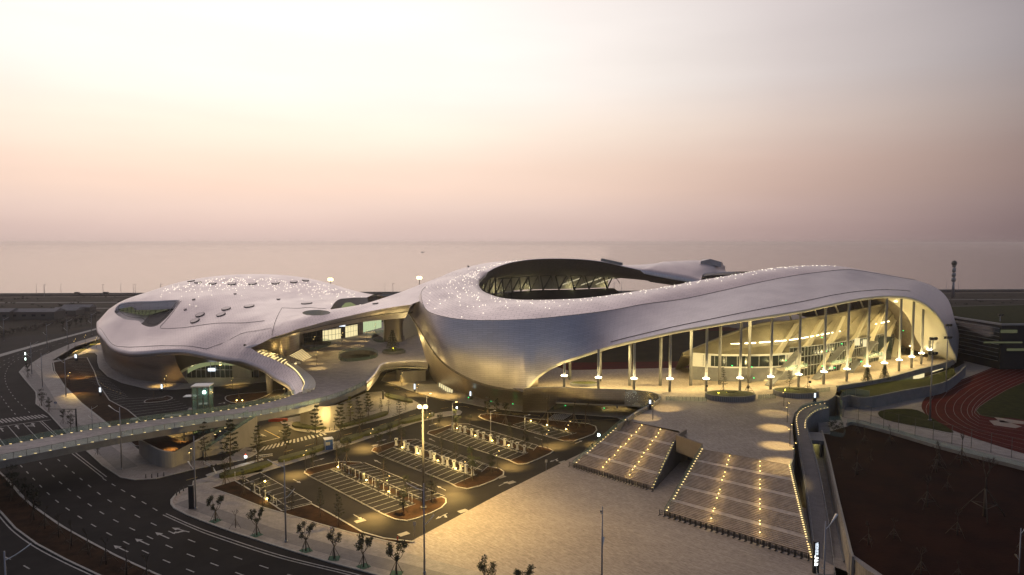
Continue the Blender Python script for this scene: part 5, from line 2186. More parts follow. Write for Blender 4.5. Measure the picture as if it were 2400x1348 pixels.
# glass lift tower beside the bridge
q = G(472, 962, 6)
lift = empty('lift_tower', (q.x, q.y, 0), label='glass lift tower with a flat pale roof beside the footbridge', cat='lift tower')
m = MB()
m.box((q.x, q.y + 1, 6.2), (4.2, 3.6, 12.2), .12)
m.build('glass_shaft', M_glass, lift)
m = MB()
R3 = Matrix.Rotation(.12, 3, 'Z')
for sx in (-2.1, -.7, .7, 2.1):
    for sy in (-1.8, 1.8):
        v = R3 @ Vector((sx, sy, 0))
        m.box((q.x + v.x, q.y + 1 + v.y, 6.2), (.16, .16, 12.4), .12)
for z in (3, 6.2, 9.2, 12.2):
    for sy in (-1.8, 1.8):
        v = R3 @ Vector((0, sy, 0))
        m.box((q.x + v.x, q.y + 1 + v.y, z), (4.2, .14, .14), .12)
m.build('frame', M_darkst, lift)
m = MB()
m.box((q.x, q.y + 1, 12.5), (4.6, 4.0, .3), .12)
m.build('flat_roof', M_white, lift)
m = MB()
m.box((q.x + .1, q.y + 1.4, 4.0), (2.6, 2.2, 7), .12)
m.build('lift_core', M_darkwin, lift)
m = MB()
m.box((q.x - 3.6, q.y + 2.0, 9.4), (3.2, 2.4, .15), .12)
m.build('entrance_canopy', M_white, lift)
m = MB()
m.box((q.x + 1.3, q.y - .9, 11.0), (.7, .1, .7), .12)
m.build('lamp_panel', emissive('cool lamp', (.7, 1.0, .95), 9), lift)
lamp('POINT', (q.x + .8, q.y + .6, 10.4), 60, (.7, 1, .95), .2, parent=lift)

# ------------------------------------------------------------------ the great stairs
TL = [G(1465, 985, ZP), G(1591, 1014, ZP)]
BL_ = [G(1342, 1092, ZW), G(1530, 1148, ZW)]
TR = [G(1645, 1053, ZP), G(1852, 1090, ZP)]
BR = [G(1557, 1206, ZW), G(1905, 1311, ZW)]


def big_stair(T, B, nfl, nr, land, label):
    root = empty('grand_staircase', (B[0] + B[1]) / 2, label=label, cat='staircase')
    prof = []                       # (t start, t end, z)
    tot = nfl * nr * 1.0 + (nfl - 1) * land
    t, k = 0.0, 0
    N = nfl * nr
    for f in range(nfl):
        for i in range(nr):
            k += 1
            w = 1.0 + (land if (i == nr - 1 and f < nfl - 1) else 0)
            z = ZP - (ZP - ZW) * k / (N + 1)
            prof.append((t / tot, (t + w) / tot, z))
            t += w
    m, mr = MB(), MB()
    zt = ZP
    for t0, t1, z in prof:
        a, b2 = T[0].lerp(B[0], t0), T[1].lerp(B[1], t0)
        c, d = T[0].lerp(B[0], t1), T[1].lerp(B[1], t1)
        k = len(m.v)
        m.v += [(a.x, a.y, zt), (b2.x, b2.y, zt), (b2.x, b2.y, z), (a.x, a.y, z), (d.x, d.y, z), (c.x, c.y, z)]
        m.f += [[k + 3, k + 5, k + 4, k + 2]]
        m.sm += [False]
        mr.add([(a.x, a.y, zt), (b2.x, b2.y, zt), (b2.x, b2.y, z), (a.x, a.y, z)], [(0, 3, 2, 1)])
        zt = z
    # side cheeks
    for s in (0, 1):
        a, b2 = T[s], B[s]
        k = len(m.v)
        m.v += [(a.x, a.y, ZP), (b2.x, b2.y, ZW), (b2.x, b2.y, 0), (a.x, a.y, 0)]
        m.f.append([k, k + 1, k + 2, k + 3])
        m.sm.append(False)
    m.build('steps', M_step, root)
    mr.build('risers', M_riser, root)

    def zat(t):
        for t0, t1, z in prof:
            if t <= t1:
                return z
        return ZW
    return root, zat, prof


stL, zL, prL = big_stair(TL, BL_, 4, 9, 3.6, 'wide stone staircase left of the dark underpass, three landings and rows of lamps')
stR, zR_, prR = big_stair(TR, BR, 5, 9, 3.6, 'wide stone staircase right of the dark underpass, with four landings and rows of lamps')


def rail_lamps(root, T, B, zf, s, name='handrail'):
    """posts with a low lamp, three to each flight, joined by rails"""
    lights = []
    for f in range(4):
        ts = [(f + .06) / 4 + .02, (f + .38) / 4, (f + .68) / 4]
        pp = []
        for t in ts:
            q = T[0].lerp(T[1], s).lerp(B[0].lerp(B[1], s), t)
            q.z = zf(t)
            pp.append(q)
            lights.append(q + Vector((-.1, -.05, .38)))
        m = MB()
        for q in pp:
            m.cyl(q, q + Vector((0, 0, 1.0)), .035, .035, 5)
        m.tube([q + Vector((0, 0, 1.0)) for q in pp], .03, 4)
        m.build(name, M_darkst, root)
    return lights


lts = rail_lamps(stL, TL, BL_, zL, .36)
lts += rail_lamps(stL, TL, BL_, zL, .70)
LAMPS = list(lts)
light_parts(lts, stL, 'rail_lamp', E_stl, (.16, .08, .08))
lts = rail_lamps(stR, TR, BR, zR_, .34) + rail_lamps(stR, TR, BR, zR_, .68)
LAMPS += lts
light_parts(lts, stR, 'rail_lamp', E_stl, (.16, .08, .08))
for q in LAMPS:
    lamp('POINT', q + Vector((-.25, -.25, .15)), 32, (1, .70, .24), .08, parent=stL)


def edge_rail(root, a, b2, n, glass=True, ld=1.5, off=(0, 0)):
    m = MB()
    m.ribbon([(a.x, a.y, a.z), (b2.x, b2.y, b2.z)], .05, .1, 1.15)
    if glass:
        m.build('glass_side', M_rail, root)
    else:
        m.v = []
        m.f = []
        m.sm = []
    m = MB()
    for i in range(n + 1):
        q = a.lerp(b2, i / n)
        m.cyl(q, q + Vector((0, 0, 1.15)), .03, .03, 4)
    m.tube([a + Vector((0, 0, 1.15)), b2 + Vector((0, 0, 1.15))], .03, 4)
    m.build('handrail', M_darkst, root)
    return [a.lerp(b2, t) + Vector((off[0], off[1], .3)) for t in np.arange(.02, 1, ld / max((b2 - a).length, 1))]


l1 = edge_rail(stL, TL[0], BL_[0], 16, ld=1.0, off=(.3, 0)) + edge_rail(stL, TL[1].lerp(BL_[1], .2), BL_[1], 12, ld=1.0, off=(-.15, 0))
light_parts(l1, stL, 'edge_light', E_edge, (.26, .08, .10))
l1 = edge_rail(stR, TR[0], BR[0], 16, ld=.9, off=(.2, 0)) + edge_rail(stR, TR[1], BR[1], 18, ld=.62, off=(-.25, 0))
light_parts(l1, stR, 'edge_light', E_edge, (.26, .08, .10))

# underpass between the two flights
up_ = empty('underpass', G(1600, 1085), label='dark underpass mouth between the two staircases with a tan concrete lintel', cat='underpass')
m = MB()
pA, pB = G(1585, 1020, 7.9), G(1645, 1041, 7.9)
m.add([(pA.x, pA.y, 7.9), (pB.x, pB.y, 7.9), (pB.x, pB.y, 4.2), (pA.x, pA.y, 4.2), (pA.x + .3, pA.y + .5, 7.9), (pB.x + .3, pB.y + .5, 7.9), (pB.x + .3, pB.y + .5, 4.2), (pA.x + .3, pA.y + .5, 4.2)],
      [(0, 3, 2, 1), (4, 5, 6, 7), (0, 1, 5, 4), (3, 7, 6, 2), (0, 4, 7, 3), (1, 2, 6, 5)])
pC = G(1608, 1006, 7.9)
m.ribbon([(pA.x, pA.y, 0), (pC.x, pC.y, 0)], .35, ZP - .2, 7.9)
m.build('lintel', principled('tan concrete', (0.30, 0.235, 0.17), .8, dark=(.26, .2, .145), nscale=.5), up_)
m = MB()
bk = Vector((pA.x, pA.y, 0)) + Vector((4.5, 7.5, 0))
bk2 = Vector((pB.x, pB.y, 0)) + Vector((5.0, 8.0, 0))
e = [TL[1], BL_[1]]
m.ribbon([(BL_[1].x + .15, BL_[1].y, 0), (TL[1].x + .2, TL[1].y, 0), (bk.x, bk.y, 0)], .25, 0, .14)
m.flat([(BL_[1].x, BL_[1].y), (BR[0].x, BR[0].y), (TR[0].x, TR[0].y), (bk2.x, bk2.y), (bk.x, bk.y), (TL[1].x, TL[1].y)], .05)
m.build('passage_floor', M_walkd, up_)
m = MB()
m.ribbon([(bk.x, bk.y, 0), (bk2.x, bk2.y, 0)], .4, 0, 6.6)
m.ribbon([(TL[1].x, TL[1].y, 0), (bk.x, bk.y, 0)], .3, 0, 6.6)
m.ribbon([(TR[0].x, TR[0].y, 0), (bk2.x, bk2.y, 0)], .3, 0, 6.6)
m.build('passage_wall', M_wallgrey, up_)
# wedge walls on both sides of the slot
m = MB()
for a, b2 in ((TL[1], BL_[1]), (TR[0], BR[0])):
    m.add([(a.x, a.y, ZP), (b2.x, b2.y, ZW + .05), (b2.x, b2.y, 0), (a.x, a.y, 0), (a.x + .2, a.y + .1, ZP), (b2.x + .2, b2.y + .1, ZW + .05), (b2.x + .2, b2.y + .1, 0), (a.x + .2, a.y + .1, 0)],
          [(0, 1, 2, 3), (7, 6, 5, 4), (0, 4, 5, 1)])
m.build('passage_wall', M_wallgrey, up_)

# temporary black barriers along the foot of both stairs
bar = MB()
for z in (.25, .55, .98):
    bar.box((0, 0, z), (2.2, .05, .05))
for i in range(8):
    bar.box((-1.05 + i * .3, 0, .62), (.045, .045, .75))
for sx in (-1.1, 1.1):
    bar.box((sx, 0, .5), (.07, .07, 1.05))
    bar.box((sx, 0, .05), (.10, .8, .08))
nb = 0
proto = None
for side, (A_, B_), cnt in (('left', (BL_[0], BL_[1]), 15), ('right', (BR[0], BR[1]), 26)):
    for i in range(cnt):
        t = (i + .5) / cnt
        q = A_.lerp(B_, t) + Vector((-.5, -.6, 0))
        ang = math.atan2((B_ - A_).y, (B_ - A_).x)
        lab = f"black barrier at the foot of the {side} staircase, number {i + 1} from its left end"
        if proto is None:
            o = proto = bar.build('crowd_barrier', M_black)
        else:
            o = proto.copy()
            COL.objects.link(o)
        o.location = q
        o.rotation_euler = (0, 0, ang)
        tag(o, lab, 'barrier', 'black barriers along the foot of the stairs')

# ------------------------------------------------------------------ ramp on the right and the sunken lane
ramp = empty('ramp', G(1900, 1100), label='long stepped ramp curving down beside the right staircase toward the sunken lane', cat='ramp')
rl = [(1930, 947, 7), (1895, 953, 6.7), (1872, 966, 6.2), (1864, 985, 5.7), (1868, 1015, 5.1), (1878, 1080, 3.9), (1890, 1150, 2.7), (1901, 1230, 1.3), (1909, 1305, .15), (1914, 1352, .14), (1920, 1400, .14)]
rr_ = [(1942, 957, 7), (1914, 965, 6.7), (1894, 982, 6.2), (1889, 1003, 5.7), (1898, 1032, 5.1), (1914, 1090, 3.9), (1927, 1150, 2.7), (1941, 1230, 1.3), (1951, 1305, .15), (1956, 1352, .14), (1962, 1400, .14)]
rl3 = cr([G(*q) for q in rl], 6)
rr3 = cr([G(*q) for q in rr_], 6)
m = MB()
m.grid([[a, b2] for a, b2 in zip(rl3, rr3)])
m.build('ramp_surface', M_walkd, ramp)
m = MB()
for pts, o_ in ((rl3, -.1), (rr3, .1)):
    rows = [[(a[0], a[1], 0), (a[0], a[1], a[2] + .12), (a[0] + o_ * 2, a[1], a[2] + .12), (a[0] + o_ * 2, a[1], 0)] for a in pts[:49]]
    m.grid(rows, smooth=False)
m.build('side_wall', M_wallgrey, ramp)
m = MB()
for pts in (rl3[:14], rr3[:20]):
    m.ribbon([(a[0], a[1], a[2]) for a in pts], .05, .1, 1.15)
m.build('glass_side', M_rail, ramp)
for pts in (rl3[10:], rr3[12:]):
    m = MB()
    for p, a in walk([tuple(q) for q in pts], 1.5):
        m.cyl(p, p + Vector((0, 0, 1.05)), .03, .03, 4)
    m.tube([(q[0], q[1], q[2] + 1.05) for q in pts], .03, 4)
    m.tube([(q[0], q[1], q[2] + .55) for q in pts], .02, 4)
    m.build('handrail', M_pole, ramp)
ll = [Vector(p) + Vector((.2, -.2, .25)) for p, _ in walk([tuple(q) for q in rl3[:26]], 1.4)] + [Vector(p) + Vector((-.25, 0, .25)) for p, _ in walk([tuple(q) for q in rr3[:20]], 1.3)]
light_parts(ll, ramp, 'edge_light', E_edge, (.24, .08, .09))
# podium side wall by the ramp
m = MB()
m.wall(gp([(1852, 1089), (1861, 1060), (1857, 1020), (1856, 985), (1862, 966), (1880, 952), (1912, 943), (1938, 938), (1958, 926)], ZP, 3), 0, ZP - .01, .3)
m.build('podium_side_wall', M_wallgrey, label='grey retaining wall under the podium edge beside the curved ramp', cat='wall')
m = MB()
m.flat(gp([(1880, 1030), (1935, 1040), (2000, 1310), (2030, 1350), (2080, 1420), (1940, 1420), (1925, 1300)], .02), .02)
m.flat(gp([(1956, 1330), (2010, 1318), (2080, 1400), (2150, 1480), (1930, 1500)], ZW), ZW)
struct('sunken_lane', m, M_walk)
m = MB()
m.ribbon([(*p, 0) for p in gp([(1930, 1080), (1978, 1318)], .02)], .25, .02, .2)
m.ribbon([(*p, 0) for p in gp([(1940, 1080), (1988, 1316)], .02)], .12, .02, .12)
struct('lane_kerb', m, M_wallgrey)
port = empty('lane_portal', G(1912, 1030, 3), label='yellow lit portal where the sunken lane passes under the terrace', cat='portal')
m = MB()
m.prism(gp([(1893, 1012), (1930, 1014), (1932, 1034), (1899, 1031)], ZR + .4), ZR - .5, ZR + .4)
m.build('lintel', M_wallgrey, port)
m = MB()
pl, pr = G(1897, 1036, ZR), G(1932, 1040, ZR)
m.ribbon([(pl.x - .2, pl.y + 6, 0), (pr.x + .4, pr.y + 6, 0)], .3, 0, ZR)
m.ribbon([(pl.x + 2.4, pl.y - .5, 0), (pl.x + 3.0, pl.y + 6, 0)], .4, 0, ZR)
m.build('portal_wall', M_conc, port)
lamp('POINT', (pl.x + 1.2, pl.y + 2.5, 2.5), 90, (1, .9, .3), .3, parent=port)
m = MB()
m.ribbon([(*p, 0) for p in gp([(1926, 1012), (1944, 1080), (1966, 1180), (1994, 1297), (1999, 1312)], ZR)], .35, 0, ZR + .5)
m.build('field_wall', M_conc, label='straight concrete wall holding the bare soil above the sunken lane', cat='wall')
m = MB()
m.ribbon([(*p, 0) for p in gp([(1999, 1312), (2020, 1318), (2045, 1340), (2090, 1362)], ZR - 2.6, 3)], 1.2, 0, 1.1)
m.build('low_wall', M_conc, label='low curved concrete wall at the open end of the sunken lane', cat='wall')
m = MB()
m.ribbon([(*p, 0) for p in gp([(1985, 998), (1997, 996), (2030, 1003), (2100, 1022), (2200, 1052), (2300, 1078), (2400, 1103), (2520, 1135)], ZR, 3)], .45, ZR, ZR + .8)
m.build('field_kerb_wall', M_conc, label='low pale wall running along the top edge of the bare soil field', cat='wall')
# small steps and a glazed planter on the terrace
m = MB()
for i in range(8):
    m.prism(gp([(1916, 1001), (1943, 1002), (1947, 1016), (1919, 1014)], ZR), ZR, ZR + .05) if i == 0 else None
    q0, q1 = G(1917 + i * .6, 1000 + i * 2.2, ZR), G(1943 + i * .4, 1001 + i * 2.4, ZR)
    m.ribbon([(q0.x, q0.y, 0), (q1.x, q1.y, 0)], .6, ZR, ZR + .12 * (8 - i))
m.build('terrace_steps', M_wallgrey, label='short flight of grey steps on the terrace beside the glazed shrub bed', cat='steps')
gbed = gp([(1943, 986), (1970, 985), (1981, 1020), (1975, 1026), (1946, 1021)], ZR)
m = MB()
m.ribbon([(*p, 0) for p in gbed], .06, ZR, ZR + 1.1, True)
m.build('glass_guard', M_rail, label='green glass guard round the shrub bed at the corner of the soil field', cat='glass guard')

# outer walls and lawn bed right of the podium
m = MB()
m.prism(gp([(1966, 911), (1990, 903), (2060, 897), (2120, 889), (2165, 886), (2200, 874), (2236, 862), (2240, 876), (2205, 897), (2120, 913), (2040, 928), (2005, 922), (1980, 921)], 6.3), ZR, 6.2)
struct('lawn_bed', m, M_lawn)
m = MB()
m.ribbon([(*p, 0) for p in gp([(1958, 926), (1972, 931), (1990, 926), (2010, 930), (2040, 930), (2120, 914), (2205, 898), (2242, 877), (2262, 858)], 6.8, 3)], .4, ZR - 3.4, 6.8)
m.build('outer_wall', M_wallgrey, label='long grey wall between the podium lawn and the running track', cat='wall')
m = MB()
m.ribbon([(*p, 0) for p in gp([(1962, 908), (2060, 892), (2143, 871), (2226, 849), (2240, 838)], ZP, 4)], .7, ZP - 1.3, ZP + .5)
m.build('podium_fascia', M_wallgrey, label='grey band wall edging the podium above the sunken lit rooms', cat='wall')
lr = empty('sunken_rooms', G(2120, 890, 5), label='row of lit glazed rooms tucked under the podium edge behind the lawn', cat='rooms')
for a, b2, mt in (((2080, 899), (2108, 892), E_room), ((2110, 892), (2138, 884), E_dimroom), ((2141, 884), (2166, 877), E_roomw), ((2186, 866), (2210, 858), E_warm)):
    p0, p1 = G(*a, 5.0), G(*b2, 5.0)
    m = MB()
    m.ribbon([(p0.x, p0.y, 0), (p1.x, p1.y, 0)], .15, 4.0, 6.0)
    m.build('lit_window', mt if mt is not E_warm else E_roomw, lr)
p0, p1 = G(2070, 902, 5), G(2230, 852, 5)
m = MB()
m.ribbon([(p0.x, p0.y + .5, 0), (p1.x, p1.y + .5, 0)], .3, 3.4, 6.2)
m.build('back_wall', M_darkst, lr)
lamp('POINT', G(2195, 872, 5), 120, WARM, .3, parent=lr)
# ================================================================== lamps, signs, chargers and other furniture
def frame_from(name, px, py, h, z0=0.0):
    """empty standing under the point seen at (px, py) at height h above z0"""
    q = G(px, py, z0 + h)
    return Vector((q.x, q.y, z0))


# ---- tall unlit street lamps with two curved arms
def street_lamp(h, two=True):
    root = empty('street_lamp', (0, 0, 0))
    m = MB()
    m.cyl((0, 0, 0), (0, 0, h), .16, .075, 10)
    m.cyl((0, 0, 0), (0, 0, .5), .24, .22, 10)
    m.build('pole', M_pole, root)

    def arm(z, L, sgn):
        pts = [(0, 0, z - 1.1), (sgn * L * .35, 0, z - .75), (sgn * L * .7, 0, z - .2), (sgn * L, 0, z + .35)]
        pts = cr(pts, 4)
        m = MB()
        rows = []
        for i, p in enumerate(pts):
            w = .05 + .20 * max(0, (i / len(pts) - .35)) / .65
            rows.append([(p[0], -w, p[2]), (p[0], 0, p[2] + .08), (p[0], w, p[2]), (p[0], 0, p[2] - .07)])
        m.grid(rows, closed_v=True)
        m.build('arm', M_white, root)
    arm(h, 2.6, 1)
    if two:
        arm(h * .62, 1.5, -1)
    return root


sl1 = street_lamp(14.0)
sl2 = street_lamp(12.0, True)
lamps = [((280, 955), 14, sl1, 3.0, 'tall grey street lamp standing in front of the footbridge near the curved wall'),
         ((454, 1022), 14, sl1, -.3, 'tall grey street lamp on the corner beside the dark sign pylon'),
         ((666, 1079), 14, sl1, 3.4, 'tall grey street lamp between the third and fourth pavement trees'),
         ((993, 1133), 14, sl1, 3.4, 'tall grey street lamp in front of the floodlight mast at the bottom edge'),
         ((1412, 1187), 14, sl1, 4.5, 'lone tall grey street lamp standing on the open plaza'),
         ((1935, 1222), 14, sl1, .6, 'tall grey street lamp at the foot of the ramp beside the lit sign'),
         ((10, 1292), 14, sl1, .5, 'street lamp with pale arm in the bottom left corner'),
         ((2393, 1238), 10, sl1, .5, 'street lamp at the right edge of the soil field'),
         ((71, 797), 13, sl2, .2, 'slim street lamp behind the green traffic signal at the far left'),
         ((108, 753), 13, sl2, .2, 'slim street lamp on the far footway, left of the row of garden lights'),
         ((156, 744), 13, sl2, .2, 'slim street lamp on the far road in front of the pale reeds'),
         ((213, 729), 13, sl2, .2, 'slim street lamp on the far road closest to the hall'),
         ((7, 740), 13, sl2, .2, 'slim street lamp on the far road at the left edge'),
         ((151, 836), 13, sl2, 2.9, 'street lamp rising from the footway beside the herring-bone bays'),
         ((214, 943), 8, sl2, .1, 'short street lamp in the brown planting behind the footbridge'),
         ((96, 827), 12, sl2, .2, 'thin lamp pole on the pale footway, left of the herring-bone bays')]
used = set()
for (px, py), h, proto_, rz, lab in lamps:
    o = proto_ if proto_.name not in used else copy_tree(proto_)
    used.add(proto_.name)
    o.location = frame_from('', px, py, h)
    o.rotation_euler = (0, 0, rz)
    tag(o, lab, 'street lamp', 'tall street lamps along the roads')
    if h in (10, 8):
        o.scale = (h / 14, h / 14, h / 14)

# ---- floodlight masts
def flood_mast(loc, h, r, label, n=2, power=0, targets=(), face=None):
    root = empty('floodlight_mast', loc, label=label, cat='floodlight mast')
    x, y, z = loc
    m = MB()
    m.cyl((x, y, z), (x, y, z + h), r, r * .5, 12)
    m.cyl((x, y, z), (x, y, z + .25), r * 2, r * 2, 12)
    m.build('pole', M_darkst if power else M_pole, root)
    m = MB()
    m.box((x, y, z + h + .1), (1.6, .25, .25))
    m.build('crossbar', M_pole, root)
    for i in range(n):
        sx = (i - (n - 1) / 2) * 1.45
        m = MB()
        m.box((x + sx * .75, y - .1, z + h + .45), (.7, .5, .55))
        hd_ = m.build('floodlight', M_darkst, root)
        m = MB()
        m.cyl((x + sx * .75, y - .34, z + h + .45), (x + sx * .75, y - .46, z + h + .40), .90 if power and y > 300 else .42, .95 if power and y > 300 else .46, 12)
        m.build('lens', E_flood if power else M_darkst, hd_)
        m = MB()
        m.box((x + sx, y, z + h), (.5, .5, .04))
        m.build('bracket', M_darkst, hd_)
    for t, e, ang in targets:
        lamp('SPOT', (x + .3, y - 2.2, z + h + .5), e, (1.0, .68, .22), .5, target=t, angle=ang, blend=1.0, parent=root)
    return root


mb_ = G(993, 1192)
flood_mast((mb_.x, mb_.y, .12), 19.0, .30, 'high floodlight mast with two glowing warm lamps in the car park', 2, 1,
           ((G(1180, 1230), 34000, 130), (G(950, 1150), 46000, 150), (G(1300, 1330), 26000, 100), (G(800, 1000), 46000, 120)))
lamp('POINT', (mb_.x + 1, mb_.y - 3.0, 20.2), 2500, (1, .74, .34), .4)
for px, py, Y, lab in ((775, 657, 345, 'distant floodlight mast glowing behind the hall dome'), (983, 653, 350, 'distant floodlight mast glowing behind the link between hall and stadium')):
    q = P(px, py, Y)
    flood_mast((q.x, q.y, 0), q.z, .35, lab, 2, 1)
    # glow of these far lamps is put into their enlarged lenses
# sports floodlight poles by the track (unlit)
for (tx, ty), (bx, by), lab in (((2188, 797), (2179, 985), 'unlit sports floodlight pole standing at the tip of the track'), ((2222, 765), (2216, 918), 'unlit sports floodlight pole in front of the end of the stadium arch'),
                                ((2344, 741), (2339, 857), 'unlit sports floodlight pole in front of the dark office block')):
    q = G(bx, by, ZR)
    top = P(tx, ty, q.y)
    root = flood_mast((q.x, q.y, ZR), top.z - ZR, .22, lab, 2, 0)
    m = MB()
    for i in range(3):
        m.box((q.x + (i - 1) * .9, q.y - .2, top.z - 3.4), (.6, .4, .6))
    m.box((q.x, q.y, top.z - 3.8), (2.4, .15, .15))
    m.build('lamp_bank', M_black, root)

# ---- broadcast style tower of stacked drums on the shore
q = G(2233, 697)
root = empty('beacon_tower', (q.x, q.y, 0), label='slender tower of stacked drums with a ball top by the shore', cat='tower')
top = P(2238, 612, q.y).z
m = MB()
m.cyl((q.x, q.y, 0), (q.x, q.y, top - 14), 1.3, .9, 10)
m.cyl((q.x, q.y, top - 14), (q.x, q.y, top - 2), .6, .6, 8)
m.build('shaft', M_pole, root)
for k, (z0, z1, r) in enumerate(((14, 10.4, 1.5), (18.5, 14.6, 1.6), (22.6, 19.2, 1.7), (27.0, 23.6, 1.8))):
    m = MB()
    m.cyl((q.x, q.y, top - z0 + 8.5), (q.x, q.y, top - z1 + 8.5), r, r, 12)
    m.build('drum', M_steel, root)
m = MB()
rows = []
for i in range(7):
    t = math.pi * i / 6
    rows.append([(q.x + 2.3 * math.sin(t) * math.cos(a), q.y + 2.3 * math.sin(t) * math.sin(a), top - 2 + 2.6 * math.cos(t)) for a in np.linspace(0, 2 * math.pi, 10, endpoint=False)])
m.grid(rows, closed_v=True, smooth=False)
m.build('ball_top', M_darkst, root)


# ---- small garden lamps with spot heads
def park_lamp(h, lit=True):
    root = empty('garden_lamp', (0, 0, 0))
    m = MB()
    m.cyl((0, 0, 0), (0, 0, h), .07, .05, 8)
    m.build('pole', M_black, root)
    for k, z in enumerate((h - .1, h * .78)):
        m = MB()
        sx = .28 if k == 0 else -.28
        m.cyl((sx, -.1, z - .14), (sx * 1.2, -.2, z + .14), .11, .11, 8)
        m.cyl((0, 0, z), (sx, -.1, z), .025, .025, 5)
        hd_ = m.build('spot_head', M_black, root)
        m = MB()
        m.cyl((sx * .95, -.09, z - .20), (sx, -.11, z - .15), .12, .12, 8)
        m.build('lens', E_warm if lit else M_white, hd_)
    return root


pl5 = park_lamp(5.0)
# (base px, level, pools [(px, py, power)], label)
PL = [((163, 905), .13, [(190, 885, 320), (150, 880, 160), (178, 925, 260)], 'warm garden lamp in the red planting beside the herring-bone bays'),
      ((432, 1036), ZW, [(432, 1012, 420), (410, 1030, 200)], 'warm garden lamp by the pier under the footbridge'),
      ((448, 1100), ZW, [(395, 1085, 300), (425, 1060, 160)], 'warm garden lamp beside the curved concrete wall'),
      ((1167, 1106), .12, [(1199, 1094, 420), (1182, 1085, 100)], 'warm garden lamp on the near tip of the middle charging island, right side'),
      ((1284, 1053), .12, [(1299, 1046, 420)], 'warm garden lamp on the near tip of the farthest full charging island'),
      ((1334, 1030), .12, [(1400, 1042, 380), (1330, 1036, 120)], 'warm garden lamp in the red soil island nearest the staircase'),
      ((1088, 1134), .12, [(1066, 1166, 520), (1063, 1146, 320)], 'warm garden lamp beside the last white charger of the middle island'),
      ((911, 1170), .12, [(873, 1216, 560)], 'warm garden lamp between chargers of the nearest full island'),
      ((716, 1105), .12, [(691, 1113, 520)], 'warm garden lamp at the left nub of the nearest full island'),
      ((872, 1050), .12, [(857, 1054, 460), (850, 1046, 200)], 'warm garden lamp at the left nub of the middle charging island'),
      ((1005, 1010), .12, [(1045, 992, 420), (1120, 977, 380)], 'warm garden lamp at the left nub of the far charging island'),
      ((389, 913), ZW, [(380, 905, 240)], 'garden lamp on the hall footway, left of the arched recess'),
      ((545, 918), ZW, [(552, 905, 260)], 'garden lamp on the hall footway, right of the arched recess'),
      ((668, 938), ZW, [(640, 1015, 420), (655, 1000, 300), (655, 928, 520), (672, 944, 320)], 'garden lamp under the sweeping roof band beside the slanted pier'),
      ((821, 993), ZW, [(800, 985, 260), (835, 985, 160)], 'garden lamp beside the bright yellow-green tree'),
      ((980, 935), ZW, [(965, 925, 520), (1000, 925, 420), (1040, 930, 420)], 'garden lamp on the pavement below the deck edge'),
      ((942, 905), ZW, [(930, 900, 420), (915, 890, 420)], 'garden lamp near the stone block under the deck'),
      ((737, 816), ZP, [(739, 827, 200), (784, 811, 160)], 'deck lamp beside the round opening at the hall doors'),
      ((743, 856), ZP, [(744, 863, 260), (739, 853, 140), (722, 844, 180)], 'deck lamp in the open middle of the deck'),
      ((802, 806), ZP, [(806, 800, 200), (789, 825, 160), (774, 841, 200)], 'deck lamp in front of the left pair of lit hall doors'),
      ((859, 800), ZP, [(849, 800, 170), (858, 790, 200), (836, 811, 180)], 'deck lamp beside the curved opening near the canopy core'),
      ((880, 783), ZP, [(874, 779, 200)], 'deck lamp deepest under the canopy'),
      ((1837, 953), ZP, [(1815, 967, 520)], 'plaza lamp farthest up the podium in the right-hand row of four'),
      ((1845, 990), ZP, [(1818, 1002, 620)], 'plaza lamp second from the top in the right-hand row of four'),
      ((1851, 1046), ZP, [(1826, 1045, 700)], 'plaza lamp third from the top in the right-hand row of four'),
      ((1860, 1095), ZP, [(1838, 1086, 700)], 'plaza lamp nearest the head of the right staircase'),
      ((1530, 985), ZP, [(1561, 958, 520), (1516, 980, 480)], 'plaza lamp near the head of the left staircase'),
      ((226, 815), ZW, [(218, 807, 420), (239, 797, 260)], 'garden lamp closest to the hall wall in the far row of three'),
      ((200, 808), ZW, [(193, 821, 420)], 'garden lamp in the middle of the far row of three'),
      ((176, 818), ZW, [(178, 826, 120)], 'garden lamp at the outer end of the far row of three')]
first = True
SPOTS = []
for (px, py), z, pools, lab in PL:
    o = pl5 if first else copy_tree(pl5)
    first = False
    q = G(px, py, z)
    o.location = q
    o.rotation_euler = (0, 0, rng.uniform(-.5, .5))
    tag(o, lab, 'garden lamp', 'small warm garden lamps')
    for tx, ty, e in pools:
        t = G(tx, ty, z)
        d = (t - q)
        src = q + Vector((0, 0, 4.9)) + d * (.75 if d.length > 2.5 else .5)
        SPOTS.append((src, e * (24.0 if z < 1 else 10.0), t, 88 if z < 1 else 80, o))
for src, e, t, a, o in SPOTS:
    lamp('SPOT', src, e, (1.0, .64, .18) if t.z < 1 else (1.0, .72, .28), .12, target=t, angle=a, blend=1.0, parent=o)

# ---- little up-lights in the planting
um = MB()
um.cyl((0, 0, 0), (0, 0, .28), .12, .14, 8)
ul = MB()
ul.cyl((0, 0, .28), (0, 0, .42), .17, .17, 8)
k = 0
UL = [(792, 1098, 'A'), (859, 1129, 'A'), (911, 1156, 'A'), (943, 1052, 'B'), (980, 1066, 'B'), (1026, 1083, 'B'), (1068, 1102, 'B'), (1071, 1007, 'C'), (1114, 1024, 'C'), (1154, 1036, 'C'), (1192, 1047, 'C'),
      (1282, 999, 'D'), (1244, 989, 'D'), (1327, 1009, 'D'), (621, 1132, 'E'), (626, 1173, 'E'), (555, 941, 'F'), (568, 941, 'F')]
where = dict(A='nearest full charging island', B='middle charging island', C='far charging island', D='soil island by the crossing', E='planting bed beside the footway', F='tree island in front of the hall recess')
cnt = {}
tot = {}
for _, _, a in UL:
    tot[a] = tot.get(a, 0) + 1
proto = None
GL = []
